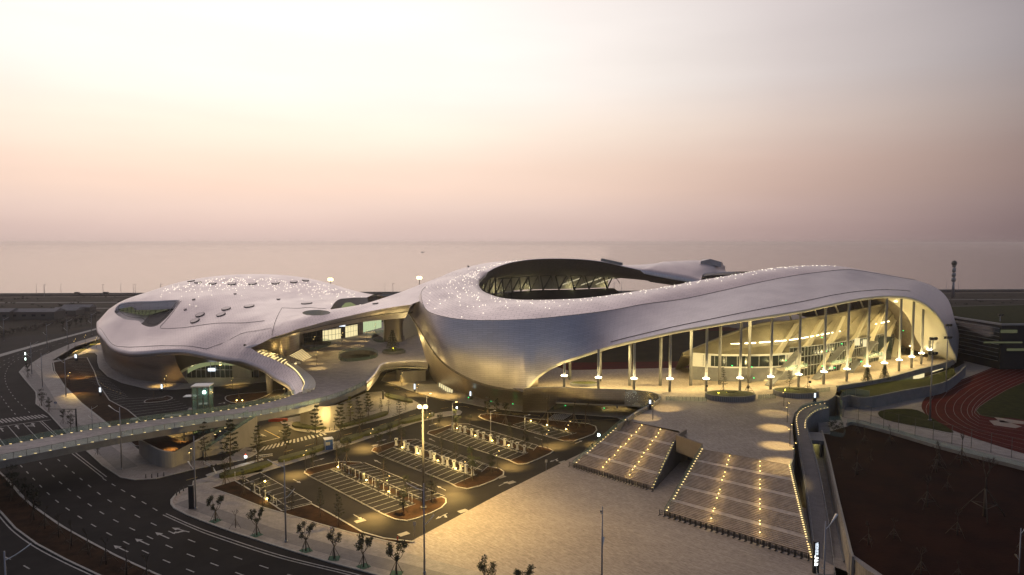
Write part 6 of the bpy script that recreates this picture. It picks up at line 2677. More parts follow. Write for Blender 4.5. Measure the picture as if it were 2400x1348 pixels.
for px, py, a in UL:
    cnt[a] = cnt.get(a, 0) + 1
    q = G(px, py, .16)
    lab = f"{ORD[cnt[a] - 1]} of {tot[a]} ground lights from the left, {where[a]}"
    if proto is None:
        root = proto = empty('ground_light', (0, 0, 0))
        um.build('housing', M_black, root, world=False)
        ul.build('lens', emissive('ground light lens', (1, .72, .2), 60), root, world=False)
    else:
        root = copy_tree(proto)
    root.location = q
    tag(root, lab, 'ground light', 'glowing ground lights in the planting')
    GL.append((q, a, root))

for q, a, root in GL:
    lamp('POINT', q + Vector((0, -.25, .75)), 260 if a not in 'F' else 60, (1, .70, .22), .1, parent=root)


# ---- charging posts
def charger(dark=False):
    root = empty('charging_post', (0, 0, 0))
    m = MB()
    m.box((0, 0, .06), (.8, .65, .12))
    m.box((0, 0, .78), (.50, .42, 1.4))
    m.box((0, 0, 1.52), (.78, .56, .42))
    m.box((0, 0, 1.76), (.70, .50, .06))
    m.build('body', M_post if not dark else M_black, root, world=False)
    m = MB()
    m.box((0, -.29, 1.52), (.44, .02, .28))
    m.box((.262, 0, 1.0), (.02, .30, .7))
    m.build('dark_panel', M_black if not dark else M_steel, root, world=False)
    m = MB()
    m.tube(cr([(.42, 0, 1.45), (.60, -.05, 1.0), (.52, -.08, .45), (.36, -.05, .9)], 4), .035, 5)
    m.build('cable', M_black, root, world=False)
    return root


c_w, c_b = charger(), charger(True)
rowB = [(237, 432), (297, 450), (320, 468), (380, 490), (408, 500), (480, 523), (505, 538), (567, 562), (598, 573), (645, 590), (692, 608), (728, 625), (775, 640)]
rowC = [(635, 320), (687, 338), (720, 345), (768, 362), (810, 376), (852, 388), (902, 404), (952, 418), (1000, 434), (1050, 450), (1090, 462), (1140, 482)]
rowA = [(808, 1101.5), (826.5, 1110), (852, 1121), (885.5, 1138), (886, 1139), ]
usedc = set()


def put_charger(p, dark, lab, rz, grp='charging posts in the car park'):
    pr = c_b if dark else c_w
    o = pr if pr.name not in usedc else copy_tree(pr)
    usedc.add(pr.name)
    o.location = p
    o.rotation_euler = (0, 0, rz)
    tag(o, lab, 'charging post', grp)


for nm, rw, ds in (('middle', rowB, (1, 3, 5, 7, 11)), ('far', rowC, (2, 4, 6, 8))):
    for i, (zx, zy) in enumerate(rw):
        q = G(850 + zx / 3.008, 900 + zy / 3.008, .15)
        lab = f"white charging post, {ORD[i]} of {len(rw)} from the left in the {nm} car park island"
        put_charger(q, False, lab, 1.0 if i in ds else -.15)
rowA = [(1077, 610), (1133, 645), (1210, 678), (1310, 725), (1440, 770), (1470, 790)]
rowA = [(808, 1104), (827, 1114), (852, 1126), (885.5, 1141), (853 + 0, 0)][:4] + [(884 + 2.5, 1142)][:0] + [(885 + 3, 1143)][:0]
for i, q in enumerate(rowA):
    put_charger(G(*q, .15), True, f"black charging post, {ORD[i]} of {len(rowA)} from the left in the nearest full island", .3, 'black charging posts')
for i, q in enumerate(((591, 1150), (631, 1175))):
    put_charger(G(*q, .15), True, ('black charging post in the planting bed, nearer the hedge', 'black charging post in the planting bed, beside the bright lit bay')[i], .3, 'black charging posts')
# slim pale bollards beside the black posts
bm = MB()
bm.cyl((0, 0, 0), (0, 0, 1.35), .06, .05, 8)
bm.box((0, 0, 1.38), (.16, .12, .2))
bm.box((0, 0, .05), (.3, .3, .1))
proto = None
bol = [('E', (551, 1122)), ('E', (573, 1134)), ('E', (597, 1152)), ('E', (609, 1160)), ('E', (622, 1166)), ('E', (641, 1178)), ('E', (648, 1186)),
       ('A', (794, 1098)), ('A', (800, 1101)), ('A', (818, 1110)), ('A', (833, 1118)), ('A', (842, 1123)), ('A', (863, 1133)), ('A', (873, 1138)), ('A', (879, 1141)), ('A', (899, 1150)), ('A', (914, 1157)), ('A', (929, 1164)), ('A', (958, 1175)), ('A', (966, 1179))]
cnt = {}
for a, q in bol:
    cnt[a] = cnt.get(a, 0) + 1
    lab = f"slim pale charging bollard, {ORD[cnt[a] - 1]} from the left " + ('in the planting bed beside the footway' if a == 'E' else 'along the nearest full island')
    if proto is None:
        o = proto = bm.build('charging_bollard', M_post)
    else:
        o = proto.copy()
        COL.objects.link(o)
    o.location = G(*q, .15)
    tag(o, lab, 'bollard', 'slim charging bollards')

# ---- dark footway bollards
bm = MB()
bm.cyl((0, 0, 0), (0, 0, .85), .11, .09, 8)
proto = None
for i, q in enumerate([(342, 1121), (356, 1120), (370, 1118), (384, 1116)] + [(414, 1161), (421, 1156), (430, 1151)] + [(757, 1011), (772, 1009), (784, 1005)]):
    if proto is None:
        o = proto = bm.build('bollard', M_black)
    else:
        o = proto.copy()
        COL.objects.link(o)
    o.location = G(*q, ZW)
    w, n0, k0 = ('below the curved wall', 4, 0) if i < 4 else ('near the dark pylon', 3, 4) if i < 7 else ('at the end of the zebra crossing', 3, 7)
    tag(o, f"{ORD[i - k0]} of {n0} short dark bollards from the left {w}", 'bollard', 'short dark bollards')


# ---- sign pylons
def pylon(px, py, h, w, d, lab, face, z=ZW, glyph=True, rz=0.0, lit=True):
    q = G(px, py, z)
    root = empty('sign_pylon', q, rz, label=lab, cat='sign pylon')
    m = MB()
    m.box((0, 0, h / 2), (w, d, h))
    m.box((0, 0, .05), (w + .2, d + .2, .1))
    m.build('post', M_black, root, world=False)
    if lit:
        m = MB()
        x0, x1, z0, z1 = face
        m.box(((x0 + x1) / 2 * w, -d / 2 - .02, (z0 + z1) / 2 * h), ((x1 - x0) * w, .03, (z1 - z0) * h))
        m.build('lit_face', E_sign, root, world=False)
    return root


# big pylon, bottom right: two columns of small letters over three large characters
q = G(1907, 1338, ZW)
root = empty('sign_pylon', (q.x, q.y - .6, ZW), label='tall black pylon with glowing white lettering at the foot of the right staircase', cat='sign pylon')
m = MB()
m.box((0, 0, 2.45), (.86, .4, 4.9))
m.build('post', M_black, root, world=False)
m = MB()
y_ = -.21
for col in (-.13, .04, .19):
    for i in range(22):
        z = 4.72 - i * .088
        w = .10 + .04 * ((i * 7 + int(col * 100)) % 3) / 3
        if (i * 5 + int(col * 90)) % 11 == 0:
            continue
        m.box((col, y_, z), (w, .02, .055))
m.build('small_lettering', E_sign, root, world=False)
E_txt = emissive('lit characters', (.95, 1, .98), 3.2)
for zc, st in ((2.45, ((-.2, .16, .12, .40), (.02, .02, .5, .1), (.12, -.12, .34, .09), (0, -.2, .4, .08))), (1.92, ((-.18, .1, .16, .34), (.06, .1, .44, .1), (.18, -.02, .12, .24), (0, -.16, .5, .08))), (1.40, ((-.2, .05, .12, .42), (0, -.1, .5, .09), (.1, .12, .34, .08), (-.06, -.18, .4, .08)))):
    m = MB()
    for x, z, w, h in st:
        m.box((x, y_, zc + z * .9), (w * .95, .02, h))
    m.build('character', E_txt, root, world=False)
pylon(449, 1192, 4.4, .95, .3, 'tall unlit black sign pylon on the forecourt corner', None, lit=False, rz=.25)
pylon(1104, 936, 2.7, 1.0, .35, 'black pylon with a glowing white sign on the pavement below the stadium wall', (-.42, .05, .42, .95))
pylon(1523, 960, 2.6, .8, .3, 'dark pylon with a small lit sign at the head of the left staircase', (-.3, .3, .6, .97), z=ZP)
pylon(1909, 943, 2.6, .8, .3, 'dark pylon with a small lit sign beside the ramp and round planter', (-.3, .3, .5, .97), z=ZP)
pylon(179, 846, 2.8, 1.5, .4, 'square lit sign on a dark post at the head of the herring-bone bays', (-.45, .45, .45, 1.0), rz=-.4)
pylon(236, 927, 2.6, .8, .3, 'slim lit sign at the lower end of the herring-bone bays', (-.45, .45, .45, 1.0), rz=-.2)
pylon(380, 918, 2.5, .7, .3, 'slim lit sign on the footway in front of the hall wall', (-.45, .45, .4, 1.0), rz=-.2)
pylon(972, 918, 2.8, .6, .3, 'slim green-white lit sign beside the stone block under the deck', (-.4, .4, .3, .95))
pylon(898, 935, 2.6, .5, .4, 'thin dark unlit post sign in the triangular garden', None, lit=False)

# green exit spots along the stadium base wall
proto = None
for i, (px, py) in enumerate(((1098, 933), (1151, 942), (1202, 948), (1302, 950), (1325, 952), (1416, 958))):
    q = G(px, py, .6)
    m = MB()
    m.cyl((0, 0, -.5), (0, 0, .1), .05, .05, 6)
    if proto is None:
        root = proto = empty('green_marker', (0, 0, 0))
        m.build('stem', M_black, root, world=False)
        m = MB()
        m.box((0, -.05, .18), (.26, .18, .2))
        m.build('lamp', E_green, root, world=False)
    else:
        root = copy_tree(proto)
    root.location = q
    tag(root, f"{ORD[i]} of six small green lights from the left along the foot of the stadium wall", 'green light', 'green lights along the stadium wall')

# ---- kiosk
q = G(770, 1052, ZW)
root = empty('kiosk', q, .45, label='small blue kiosk with a flat grey roof beside the access road', cat='kiosk')
m = MB()
m.box((0, 0, 1.25), (1.9, 1.7, 2.5))
m.build('cabin', M_blue, root, world=False)
m = MB()
m.box((0, 0, 2.56), (2.15, 1.95, .12))
m.build('flat_roof', M_white, root, world=False)
m = MB()
m.box((-.25, -.86, 1.5), (1.0, .03, .8))
m.build('window', M_kerb, root, world=False)
m = MB()
m.box((.96, .0, 1.5), (.03, .7, .8))
m.build('window', M_kerb, root, world=False)
m = MB()
for sx in (-.95, .95):
    m.box((sx, -.86, 1.25), (.06, .06, 2.5))
m.build('corner_trim', M_white, root, world=False)

# ---- entry barrier with arms, terminal and guard
def gate(px, py, lab, ang, lit=False):
    q = G(px, py, .13)
    root = empty('gate_barrier', q, ang, label=lab, cat='gate barrier', group='gate barriers on the access road')
    m = MB()
    m.box((0, 0, .5), (.34, .3, 1.0))
    m.build('housing', M_black, root, world=False)
    m = MB()
    m.box((1.9, 0, .95), (3.8, .06, .10))
    m.box((1.9, 0, .55), (3.8, .04, .05))
    for i in range(9):
        m.box((.3 + i * .42, 0, .72), (.03, .03, .5))
    m.build('arm', M_white, root, world=False)
    return root


gate(500, 1106, 'barrier with white lattice arm reaching toward the near kerb', -1.0)
gate(496, 1100, 'barrier with white lattice arm reaching toward the far kerb', 2.4)
gate(598, 1078, 'barrier with white arm beside the lit payment terminal', .4)
m = MB()
m.prism(gp([(482, 1113), (492, 1109), (560, 1089), (615, 1074), (618, 1077), (562, 1094), (500, 1114), (486, 1117)], .13), 0, .14)
struct('traffic_island', m, M_kerb)
q = G(576, 1082, .14)
root = empty('payment_terminal', q, .3, label='payment terminal with a bright screen and a red light at the gate', cat='payment terminal')
m = MB()
m.box((0, 0, .75), (.4, .3, 1.5))
m.build('housing', M_black, root, world=False)
m = MB()
m.box((0, -.17, 1.2), (.5, .06, .5))
m.build('screen', emissive('bright screen', (.9, .97, 1), 14), root, world=False)
m = MB()
m.box((0, -.15, 1.7), (.16, .1, .2))
m.build('red_light', E_red, root, world=False)
lamp('POINT', (q.x, q.y - .6, 1.3), 25, (.9, .95, 1), .1, parent=root)
# guard standing on the island
q = G(507, 1104, .14)
me = bpy.data.meshes.new('person')
V_ = [(0, 0, .92), (0, 0, 1.18), (0, .01, 1.40), (0, .0, 1.50), (0, -.02, 1.60), (0, -.02, 1.72), (.10, 0, .86), (.11, -.01, .48), (.11, .02, .08), (.12, -.13, .04), (-.10, 0, .86), (-.12, .02, .48), (-.13, .05, .08), (-.14, -.10, .04),
      (.19, 0, 1.40), (.26, -.02, 1.12), (.24, -.10, .86), (.23, -.14, .78), (-.19, 0, 1.40), (-.27, -.02, 1.12), (-.26, -.06, .86), (-.26, -.08, .77)]
E_ = [(0, 1), (1, 2), (2, 3), (3, 4), (4, 5), (0, 6), (6, 7), (7, 8), (8, 9), (0, 10), (10, 11), (11, 12), (12, 13), (2, 14), (14, 15), (15, 16), (16, 17), (2, 18), (18, 19), (19, 20), (20, 21)]
RAD = [.15, .15, .15, .06, .09, .085, .10, .07, .05, .04, .10, .07, .05, .04, .07, .05, .038, .04, .07, .05, .038, .04]
me.from_pydata(V_, E_, [])
me.materials.append(principled('dark uniform', (.02, .02, .025), .9))
o = bpy.data.objects.new('person', me)
COL.objects.link(o)
o.location = q
md = o.modifiers.new('skin', 'SKIN')
for i, r in enumerate(RAD):
    me.skin_vertices[0].data[i].radius = (r, r * .85)
me.skin_vertices[0].data[0].use_root = True
o.modifiers.new('sub', 'SUBSURF').levels = 1
o.modifiers['sub'].render_levels = 1
tag(o, 'person in dark clothes standing by the gate barrier', 'person')

# red plastic barrier and plank under the deck
q = G(652, 988)
m = MB()
m.box((q.x, q.y, .45), (5.2, .5, .9), .05)
m.build('plastic_barrier', M_redbox, label='long red plastic barrier in the shade under the deck', cat='barrier')

# ---- traffic signal with green light at far left
q = G(62, 862, ZW)
root = empty('traffic_signal', q, label='traffic signal showing green above the dark shrub at the far left', cat='traffic signal')
m = MB()
m.cyl((0, 0, 0), (0, 0, 6.2), .09, .08, 8)
m.build('pole', M_black, root, world=False)
for z, w in ((5.7, .5), (3.6, .5)):
    m = MB()
    m.box((0, -.2, z), (w, .25, 1.3))
    hd_ = m.build('signal_head', M_black, root, world=False)
    m = MB()
    m.box((0, -.36, z), (w * .9, .06, 1.0))
    m.build('lens', emissive('signal green', (.75, 1, .85), 4) if z > 5 else bpy.data.materials['signal green'], hd_, world=False)
# overhead gantry sign at the lower left
q = G(180, 1016, ZW)
root = empty('sign_gantry', q, label='dark gantry post whose arm reaches over the footway left of the bridge', cat='gantry')
m = MB()
m.cyl((0, 0, 0), (0, 0, 6.6), .22, .18, 8)
m.build('pole', M_black, root, world=False)
m = MB()
m.cyl((0, 0, 6.4), (-7.5, .8, 6.3), .10, .07, 6)
m.build('arm', M_black, root, world=False)
q = G(131, 965, ZW)
root = empty('crossing_sign', q, label='small blue pedestrian crossing sign by the left footway', cat='sign')
m = MB()
m.cyl((0, 0, 0), (0, 0, 2.6), .04, .04, 6)
m.build('pole', M_pole, root, world=False)
m = MB()
m.box((0, -.06, 2.7), (.75, .04, .55))
pn = m.build('sign_plate', M_blue, root, world=False)
m = MB()
m.flat([(-.2, 0), (.2, 0), (0, .3)], 0)
m.v = [(x, -.09, 2.55 + y) for x, y, z in m.v]
m.build('symbol', M_white, pn, world=False)
# small road signs on posts in the car park
SG = [((1280, 1108), 'small round sign on a post at the edge of the plaza paving'), ((972, 1262), 'rectangular sign on a post where the parking meets the plaza'), ((1446, 975), 'blue-grey sign on a post in front of the loading recess'),
      ((1013, 990), 'thin sign post on the strip by the far island')]
for (px, py), lab in SG:
    q = G(px, py, ZW)
    root = empty('road_sign', q, label=lab, cat='road sign', group='small road signs on posts')
    m = MB()
    m.cyl((0, 0, 0), (0, 0, 2.5), .04, .04, 6)
    m.build('post', M_pole, root, world=False)
    m = MB()
    m.box((0, -.06, 2.6), (.5, .03, .6))
    m.build('sign_plate', M_steel, root, world=False)
# red hydrant
q = G(932, 1268, .15)
m = MB()
m.cyl((q.x, q.y, .13), (q.x, q.y, .8), .12, .10, 8)
m.cyl((q.x, q.y, .8), (q.x, q.y, .95), .15, .04, 8)
m.cyl((q.x - .2, q.y, .6), (q.x + .2, q.y, .6), .06, .06, 8)
m.build('hydrant', M_redbox, label='small red hydrant in the soil strip near the plaza', cat='hydrant')
# bright street signal at the stair foot
q = G(1403, 1040, .13)
root = empty('signal_lamp', q, label='blinding white lamp on a short post left of the stair foot', cat='lamp')
m = MB()
m.cyl((0, 0, 0), (0, 0, 2.4), .06, .05, 6)
m.build('post', M_black, root, world=False)
m = MB()
m.box((0, -.1, 2.2), (.55, .12, .55))
m.build('lens', emissive('cold white lens', (.75, 1, .97), 35), root, world=False)
lamp('POINT', (q.x, q.y - .7, 2.2), 60, (.75, 1, .95), .15, parent=root)
q = G(1071, 968, .13)
root = empty('signal_lamp', q, label='small white and red signal lamp at the tip of the parking strip', cat='lamp')
m = MB()
m.cyl((0, 0, 0), (0, 0, 1.8), .05, .05, 6)
m.build('post', M_black, root, world=False)
m = MB()
m.box((0, -.1, 1.6), (.4, .1, .4))
m.build('lens', bpy.data.materials['bright screen'], root, world=False)

# ---- planters on the podium
def planter(c, rx, ry, h, lab, z=ZP, lights=()):
    q = G(*c, z)
    root = empty('round_planter', q, label=lab, cat='planter', group='round planters on the podium')
    n = 40
    ring = [(rx * math.cos(2 * math.pi * i / n), ry * math.sin(2 * math.pi * i / n)) for i in range(n)]
    m = MB()
    m.ribbon([(x, y, 0) for x, y in ring], .35, 0, h, True)
    m.build('wall', M_wallgrey, root, world=False)
    m = MB()
    for i in range(n * 2):
        t = 2 * math.pi * i / (n * 2)
        m.box(((rx + .19) * math.cos(t), (ry + .19) * math.sin(t), h * .47), (.14, .09, h * .86), t)
    m.build('rib', M_steel, root, world=False)
    m = MB()
    rows = []
    for r in (1, .8, .5, .2):
        rows.append([(x * r, y * r, h - .1 + .35 * (1 - r * r) + rng.uniform(0, .12)) for x, y in ring])
    m.grid(rows, closed_v=True)
    m.build('grass_mound', M_hedge, root, world=False)
    for px, py in lights:
        p = G(px, py, z + h + .2)
        m = MB()
        m.cyl((p.x, p.y, p.z - .2), (p.x, p.y, p.z + .05), .16, .2, 8)
        m.build('uplight', E_yel, root)
        lamp('POINT', p + Vector((0, 0, .5)), 30, (1, .9, .15), .1, parent=root)
    return root


planter((1711, 934), 6.6, 4.2, 1.45, 'left of the two big round planters in front of the tall columns', lights=((1684, 921), (1702, 920.5)))
planter((1865, 926), 6.0, 4.2, 1.4, 'right of the two big round planters in front of the tall columns', lights=((1840, 914.5), (1855.5, 914)))
planter((923, 826), 4.2, 4.6, 1.0, 'round planter with a lit conifer on the deck beside the canopy core', lights=((920, 820), (921, 816)))
planter((1370, 903), 4.2, 2.2, .8, 'small oval planter behind the podium edge wall')
# glass guards between the planters
for a, b2, lab in (((1561, 939), (1656, 941), 'glass guard panels left of the two big round planters'), ((1777, 935), (1818, 933), 'glass guard panels between the two big round planters'), ((1912, 921), (1945, 917), 'glass guard panels right of the two big round planters'),
                   ((1500, 962), (1549, 940), 'glass guard on the curved coping above the loading recess')):
    p0, p1 = G(*a, ZP), G(*b2, ZP)
    root = empty('glass_guard', p0, label=lab, cat='glass guard', group='glass guards along the podium')
    m = MB()
    m.ribbon([(p0.x, p0.y, 0), (p1.x, p1.y, 0)], .05, ZP + .05, ZP + 1.2)
    m.build('glass_panel', M_rail, root)
    m = MB()
    for i in range(11):
        q = p0.lerp(p1, i / 10)
        m.box((q.x, q.y, ZP + .6), (.08, .08, 1.25))
    m.build('posts', M_darkst, root)
# black loudspeaker boxes on posts by the columns
for px, py, lab in ((1656, 921, 'small black box on a post left of the first round planter'), (1753, 924, 'small black box on a post at the right rim of the first round planter'), (1898, 911, 'small black box on a post at the right rim of the second round planter')):
    q = G(px, py, ZP)
    m = MB()
    m.cyl((q.x, q.y, ZP), (q.x, q.y, ZP + 1.8), .05, .05, 6)
    m.box((q.x, q.y, ZP + 2.0), (.6, .4, .6))
    m.build('loudspeaker', M_black, label=lab, cat='loudspeaker', group='loudspeaker boxes on posts')

# ---- tall mesh fence along the sports terrace
fx = gp([(2037, 951), (2010, 946), (1985, 948), (1971, 957), (1968, 972), (1979, 979), (2014, 985), (2064, 1001), (2120, 1016), (2212, 1036), (2280, 1051), (2352, 1068), (2440, 1089)], ZR, 3)
root = empty('mesh_fence', (fx[0][0], fx[0][1], ZR), label='tall dark mesh sports fence curving round and along the running track', cat='fence')
for z in (.1, 2.2, 4.3):
    m = MB()
    m.tube([(x, y, ZR + z) for x, y in fx], .035, 4)
    m.build('rail', M_darkst, root)
pm = MB()
pm.cyl((0, 0, 0), (0, 0, 4.4), .06, .06, 6)
first = None
for p, a in walk(fx, 4.0):
    if first is None:
        first = o = pm.build('post', M_darkst, root, world=False)
    else:
        o = first.copy()
        COL.objects.link(o)
    o.location = Vector((p.x, p.y, ZR)) - root.location
ms_ = glass_mat('wire mesh', (.75, .75, .75), .30)
m = MB()
m.ribbon([(x, y, 0) for x, y in fx[:15]], .03, ZR + .1, ZR + 4.3)
m.build('mesh_panel', ms_, root)
# fence-side glass along the field wall
m = MB()
m.ribbon([(*p, 0) for p in gp([(1985, 998), (2030, 1003), (2100, 1022), (2200, 1052), (2300, 1078), (2400, 1103)], ZR, 3)], .05, ZR + .8, ZR + 1.7)
m.build('glass_guard', M_rail, label='long low glass guard on the pale wall above the soil field', cat='glass guard')

# ---- dark office block on the right
c1 = G(2343, 866, ZR)
bld = empty('office_block', c1, label='dark low office block with banded glazing behind the track', cat='office block')
fp = [(c1.x, c1.y), (c1.x + 150, c1.y + 6), (c1.x + 150, c1.y + 95), (c1.x - 4, c1.y + 62)]
m = MB()
m.prism(fp, ZR, 19.6)
m.build('body', principled('dark cladding', (.030, .031, .036), .8, spec=.1), bld)
m = MB()
m.prism(offset([(x, y) for x, y in fp], .2, True)[::-1][::-1], 19.7, 20.3)
m.build('parapet', M_steel, bld)
m = MB()
m.flat([(fp[0][0] + 1, fp[0][1] + 1), (fp[1][0] - 1, fp[1][1] + 1), (fp[2][0] - 1, fp[2][1] - 1), (fp[3][0] + 1, fp[3][1] - 1)], 20.35)
m.build('green_roof', M_lawn, bld)
m = MB()
for k in range(9):
    z = 6.5 + k * 1.5
    m.ribbon([(fp[0][0] - .5, fp[0][1] + .5, 0), (fp[3][0] - .5, fp[3][1] - 1, 0)], .25, z, z + .12)
m.build('fins', M_steel, bld)
m = MB()
m.ribbon([(fp[0][0] - .15, fp[0][1] + .5, 0), (fp[3][0] - .15, fp[3][1] - 1, 0)], .2, 6.2, 19)
m.build('window', M_darkwin, bld)
for (px, py, w, h, e) in ((2366, 777, 6, 1.2, 0), (2352, 803, 14, .6, 0), (2390, 820, 9, .9, 1), (2372, 820, 2, .8, 0), (2312, 799, 9, 3.5, 2)):
    q = P(px, py, c1.y - .4) if e != 2 else P(px, py, c1.y + 30)
    m = MB()
    if e == 2:
        m.box((fp[0][0] - .9, q.y, q.z), (.1, 14, 2.6), .06)
    else:
        m.box((q.x, q.y + .3, q.z), (w, .2, h))
    m.build('lit_window', E_dimroom, bld)
m = MB()
for i in range(5):
    q = P(2240 + i * 24, 741 + i * 2, c1.y + 70)
    m.box(q, (.5, .5, .5))
m.build('roof_rail', M_steel, bld)

# ---- far sheds and land on the left, street furniture by the shore
def shed(px, py, w, d, h, rz, lab, roofm=M_wallgrey):
    q = G(px, py)
    root = empty('shed', q, rz, label=lab, cat='shed', group='low sheds on the far left')
    m = MB()
    m.box((0, 0, h / 2), (w, d, h))
    m.build('wall', M_skyl if False else M_darkst, root, world=False)
    m = MB()
    m.add([(-w / 2 - .4, -d / 2 - .6, h), (w / 2 + .4, -d / 2 - .6, h), (w / 2 + .4, 0, h + 1.8), (-w / 2 - .4, 0, h + 1.8), (-w / 2 - .4, d / 2 + .6, h), (w / 2 + .4, d / 2 + .6, h)],
          [(0, 1, 2, 3), (3, 2, 5, 4), (0, 3, 4), (1, 5, 2), (0, 4, 5, 1)])
    m.build('roof', roofm, root, world=False)
    for i in range(int(w / 6)):
        m = MB()
        m.box((-w / 2 + 3 + i * 6, -d / 2 - .05, h * .55), (2.4, .1, 1.3))
        m.build('window', M_darkwin, root, world=False)
    return root


shed(78, 747, 34, 12, 5.0, .06, 'long low shed with a pale roof edge, second from the left edge')
shed(-8, 749, 24, 12, 5.5, .05, 'low shed cut by the left edge of the picture')
shed(160, 738, 16, 10, 3.5, .03, 'small shed with a pale flat roof nearest the hall')
shed(185, 729, 20, 8, 3.0, .02, 'tiny far shed with a bright roof strip')
# slim poles along the coastal road
pm = MB()
pm.cyl((0, 0, 0), (0, 0, 11), .16, .10, 6)
pm.box((.7, 0, 10.8), (1.8, .25, .15))
proto = None
CPX = [25, 55, 64, 84, 194, 203, 228, 267, 280, 325, 332, 884, 898, 901, 1456, 1464, 1480, 1608, 2190, 2292, 2326, 2380]
for i, px in enumerate(CPX):
    q = G(px, 700)
    if proto is None:
        o = proto = pm.build('shore_lamp', M_pole)
    else:
        o = proto.copy()
        COL.objects.link(o)
    o.location = (q.x, coast(q.x) - 8 - (i % 3) * 6, 0)
    tag(o, f"thin pole on the distant coast road, number {i + 1} of {len(CPX)} counted from the left", 'pole', 'thin poles along the coast road')
# small white boat far out
q = G(990, 592, -2)
m = MB()
m.add([(-9, -2.5, 2), (7, -2.5, 2.2), (12, 0, 2.8), (7, 2.5, 2.2), (-9, 2.5, 2), (-8, -2, 0), (6, -2, 0), (10, 0, .3), (6, 2, 0), (-8, 2, 0)], [(0, 1, 2, 3, 4), (5, 6, 1, 0), (6, 7, 2, 1), (7, 8, 3, 2), (8, 9, 4, 3), (9, 5, 0, 4)])
m.v = [(x + q.x, y + q.y, z - 2) for x, y, z in m.v]
m.box((q.x - 1, q.y, 1.5), (7, 3.4, 3))
m.build('boat', M_white, label='tiny pale boat far out on the hazy sea', cat='boat')
# cars seen as dots on the coast road
for px, lab in ((183, 'small van on the distant coast road'), (249, 'second small van on the distant coast road, nearer the hall')):
    q = G(px, 693)
    root = empty('van', (q.x, coast(q.x) - 10, 1.2), label=lab, cat='van')
    m = MB()
    m.add([(-2.4, -.9, .4), (2.4, -.9, .4), (2.4, -.9, 1.0), (1.6, -.9, 2.2), (-2.4, -.9, 2.3), (-2.4, .9, .4), (2.4, .9, .4), (2.4, .9, 1.0), (1.6, .9, 2.2), (-2.4, .9, 2.3)],
          [(0, 1, 2, 3, 4), (9, 8, 7, 6, 5), (0, 5, 6, 1), (1, 6, 7, 2), (2, 7, 8, 3), (3, 8, 9, 4), (4, 9, 5, 0)])
    m.build('body', M_darkst, root, world=False)
    for sx in (-1.5, 1.5):
        m = MB()
        m.cyl((sx, -.95, .4), (sx, .95, .4), .4, .4, 10)
        m.build('wheels', M_black, root, world=False)
# ================================================================== trees
def leaf_cluster(m, c, r, n, size, rnd, flat=1.0):
    for _ in range(n):
        d = Vector((rnd.gauss(0, 1), rnd.gauss(0, 1), rnd.gauss(0, 1) * flat))
        d = d.normalized() * r * rnd.random() ** .5
        p = c + d
        a = Vector((rnd.uniform(-1, 1), rnd.uniform(-1, 1), rnd.uniform(-.6, .6))).normalized()
        b2 = a.orthogonal().normalized()
        s = size * rnd.uniform(.6, 1.3)
        m.add([p - a * s, p + b2 * s * .5, p + a * s, p - b2 * s * .5], [(0, 1, 2, 3)])


def stakes(root, h, r, n, rnd, mat=None, cross=False):
    for i in range(n):
        t = 2 * math.pi * (i + .3) / n
        m = MB()
        m.cyl((math.cos(t) * r, math.sin(t) * r, 0), (0, 0, h), .045, .04, 5)
        if cross:
            t2 = 2 * math.pi * (i + 1.3) / n
            m.cyl((math.cos(t) * r * .6, math.sin(t) * r * .6, h * .4), (math.cos(t2) * r * .6, math.sin(t2) * r * .6, h * .4), .035, .035, 5)
        m.build('stake', mat or M_barkpale, root, world=False)


def tree_street(seed):
    rnd = random.Random(seed)
    root = empty('street_tree', (0, 0, 0))
    tr, cr_ = MB(), MB()
    h = 5.2
    pts = [Vector((0, 0, 0)), Vector((.03, 0, 1.1)), Vector((-.02, .02, 2.1))]
    tr.tube(pts, [.13, .11, .085], 7)
    for i in range(7):
        t = 2 * math.pi * i / 7 + rnd.uniform(-.4, .4)
        o = rnd.uniform(.8, 1.5)
        s = pts[-1] + Vector((0, 0, rnd.uniform(-.35, .2)))
        mid = s + Vector((math.cos(t) * o * .55, math.sin(t) * o * .55, rnd.uniform(.7, 1.1)))
        e = s + Vector((math.cos(t) * o, math.sin(t) * o, rnd.uniform(1.3, 2.9)))
        tr.tube([s, mid, e], [.055, .035, .015], 5)
        for _ in range(4):
            q = mid.lerp(e, rnd.uniform(.3, 1.1)) + Vector((rnd.uniform(-.3, .3), rnd.uniform(-.3, .3), rnd.uniform(-.1, .4)))
            tr.cyl(mid.lerp(e, .4), q, .015, .008, 4)
            leaf_cluster(cr_, q, .40, 36, .13, rnd)
    tr.build('trunk', M_bark, root, world=False)
    cr_.build('crown', M_leaf, root, world=False)
    stakes(root, 2.0, .95, 4, rnd, M_bark)
    m = MB()
    m.flat([(-.9, -.9), (.9, -.9), (.9, .9), (-.9, .9)], .03)
    m.build('root_netting', M_greennet, root, world=False)
    return root


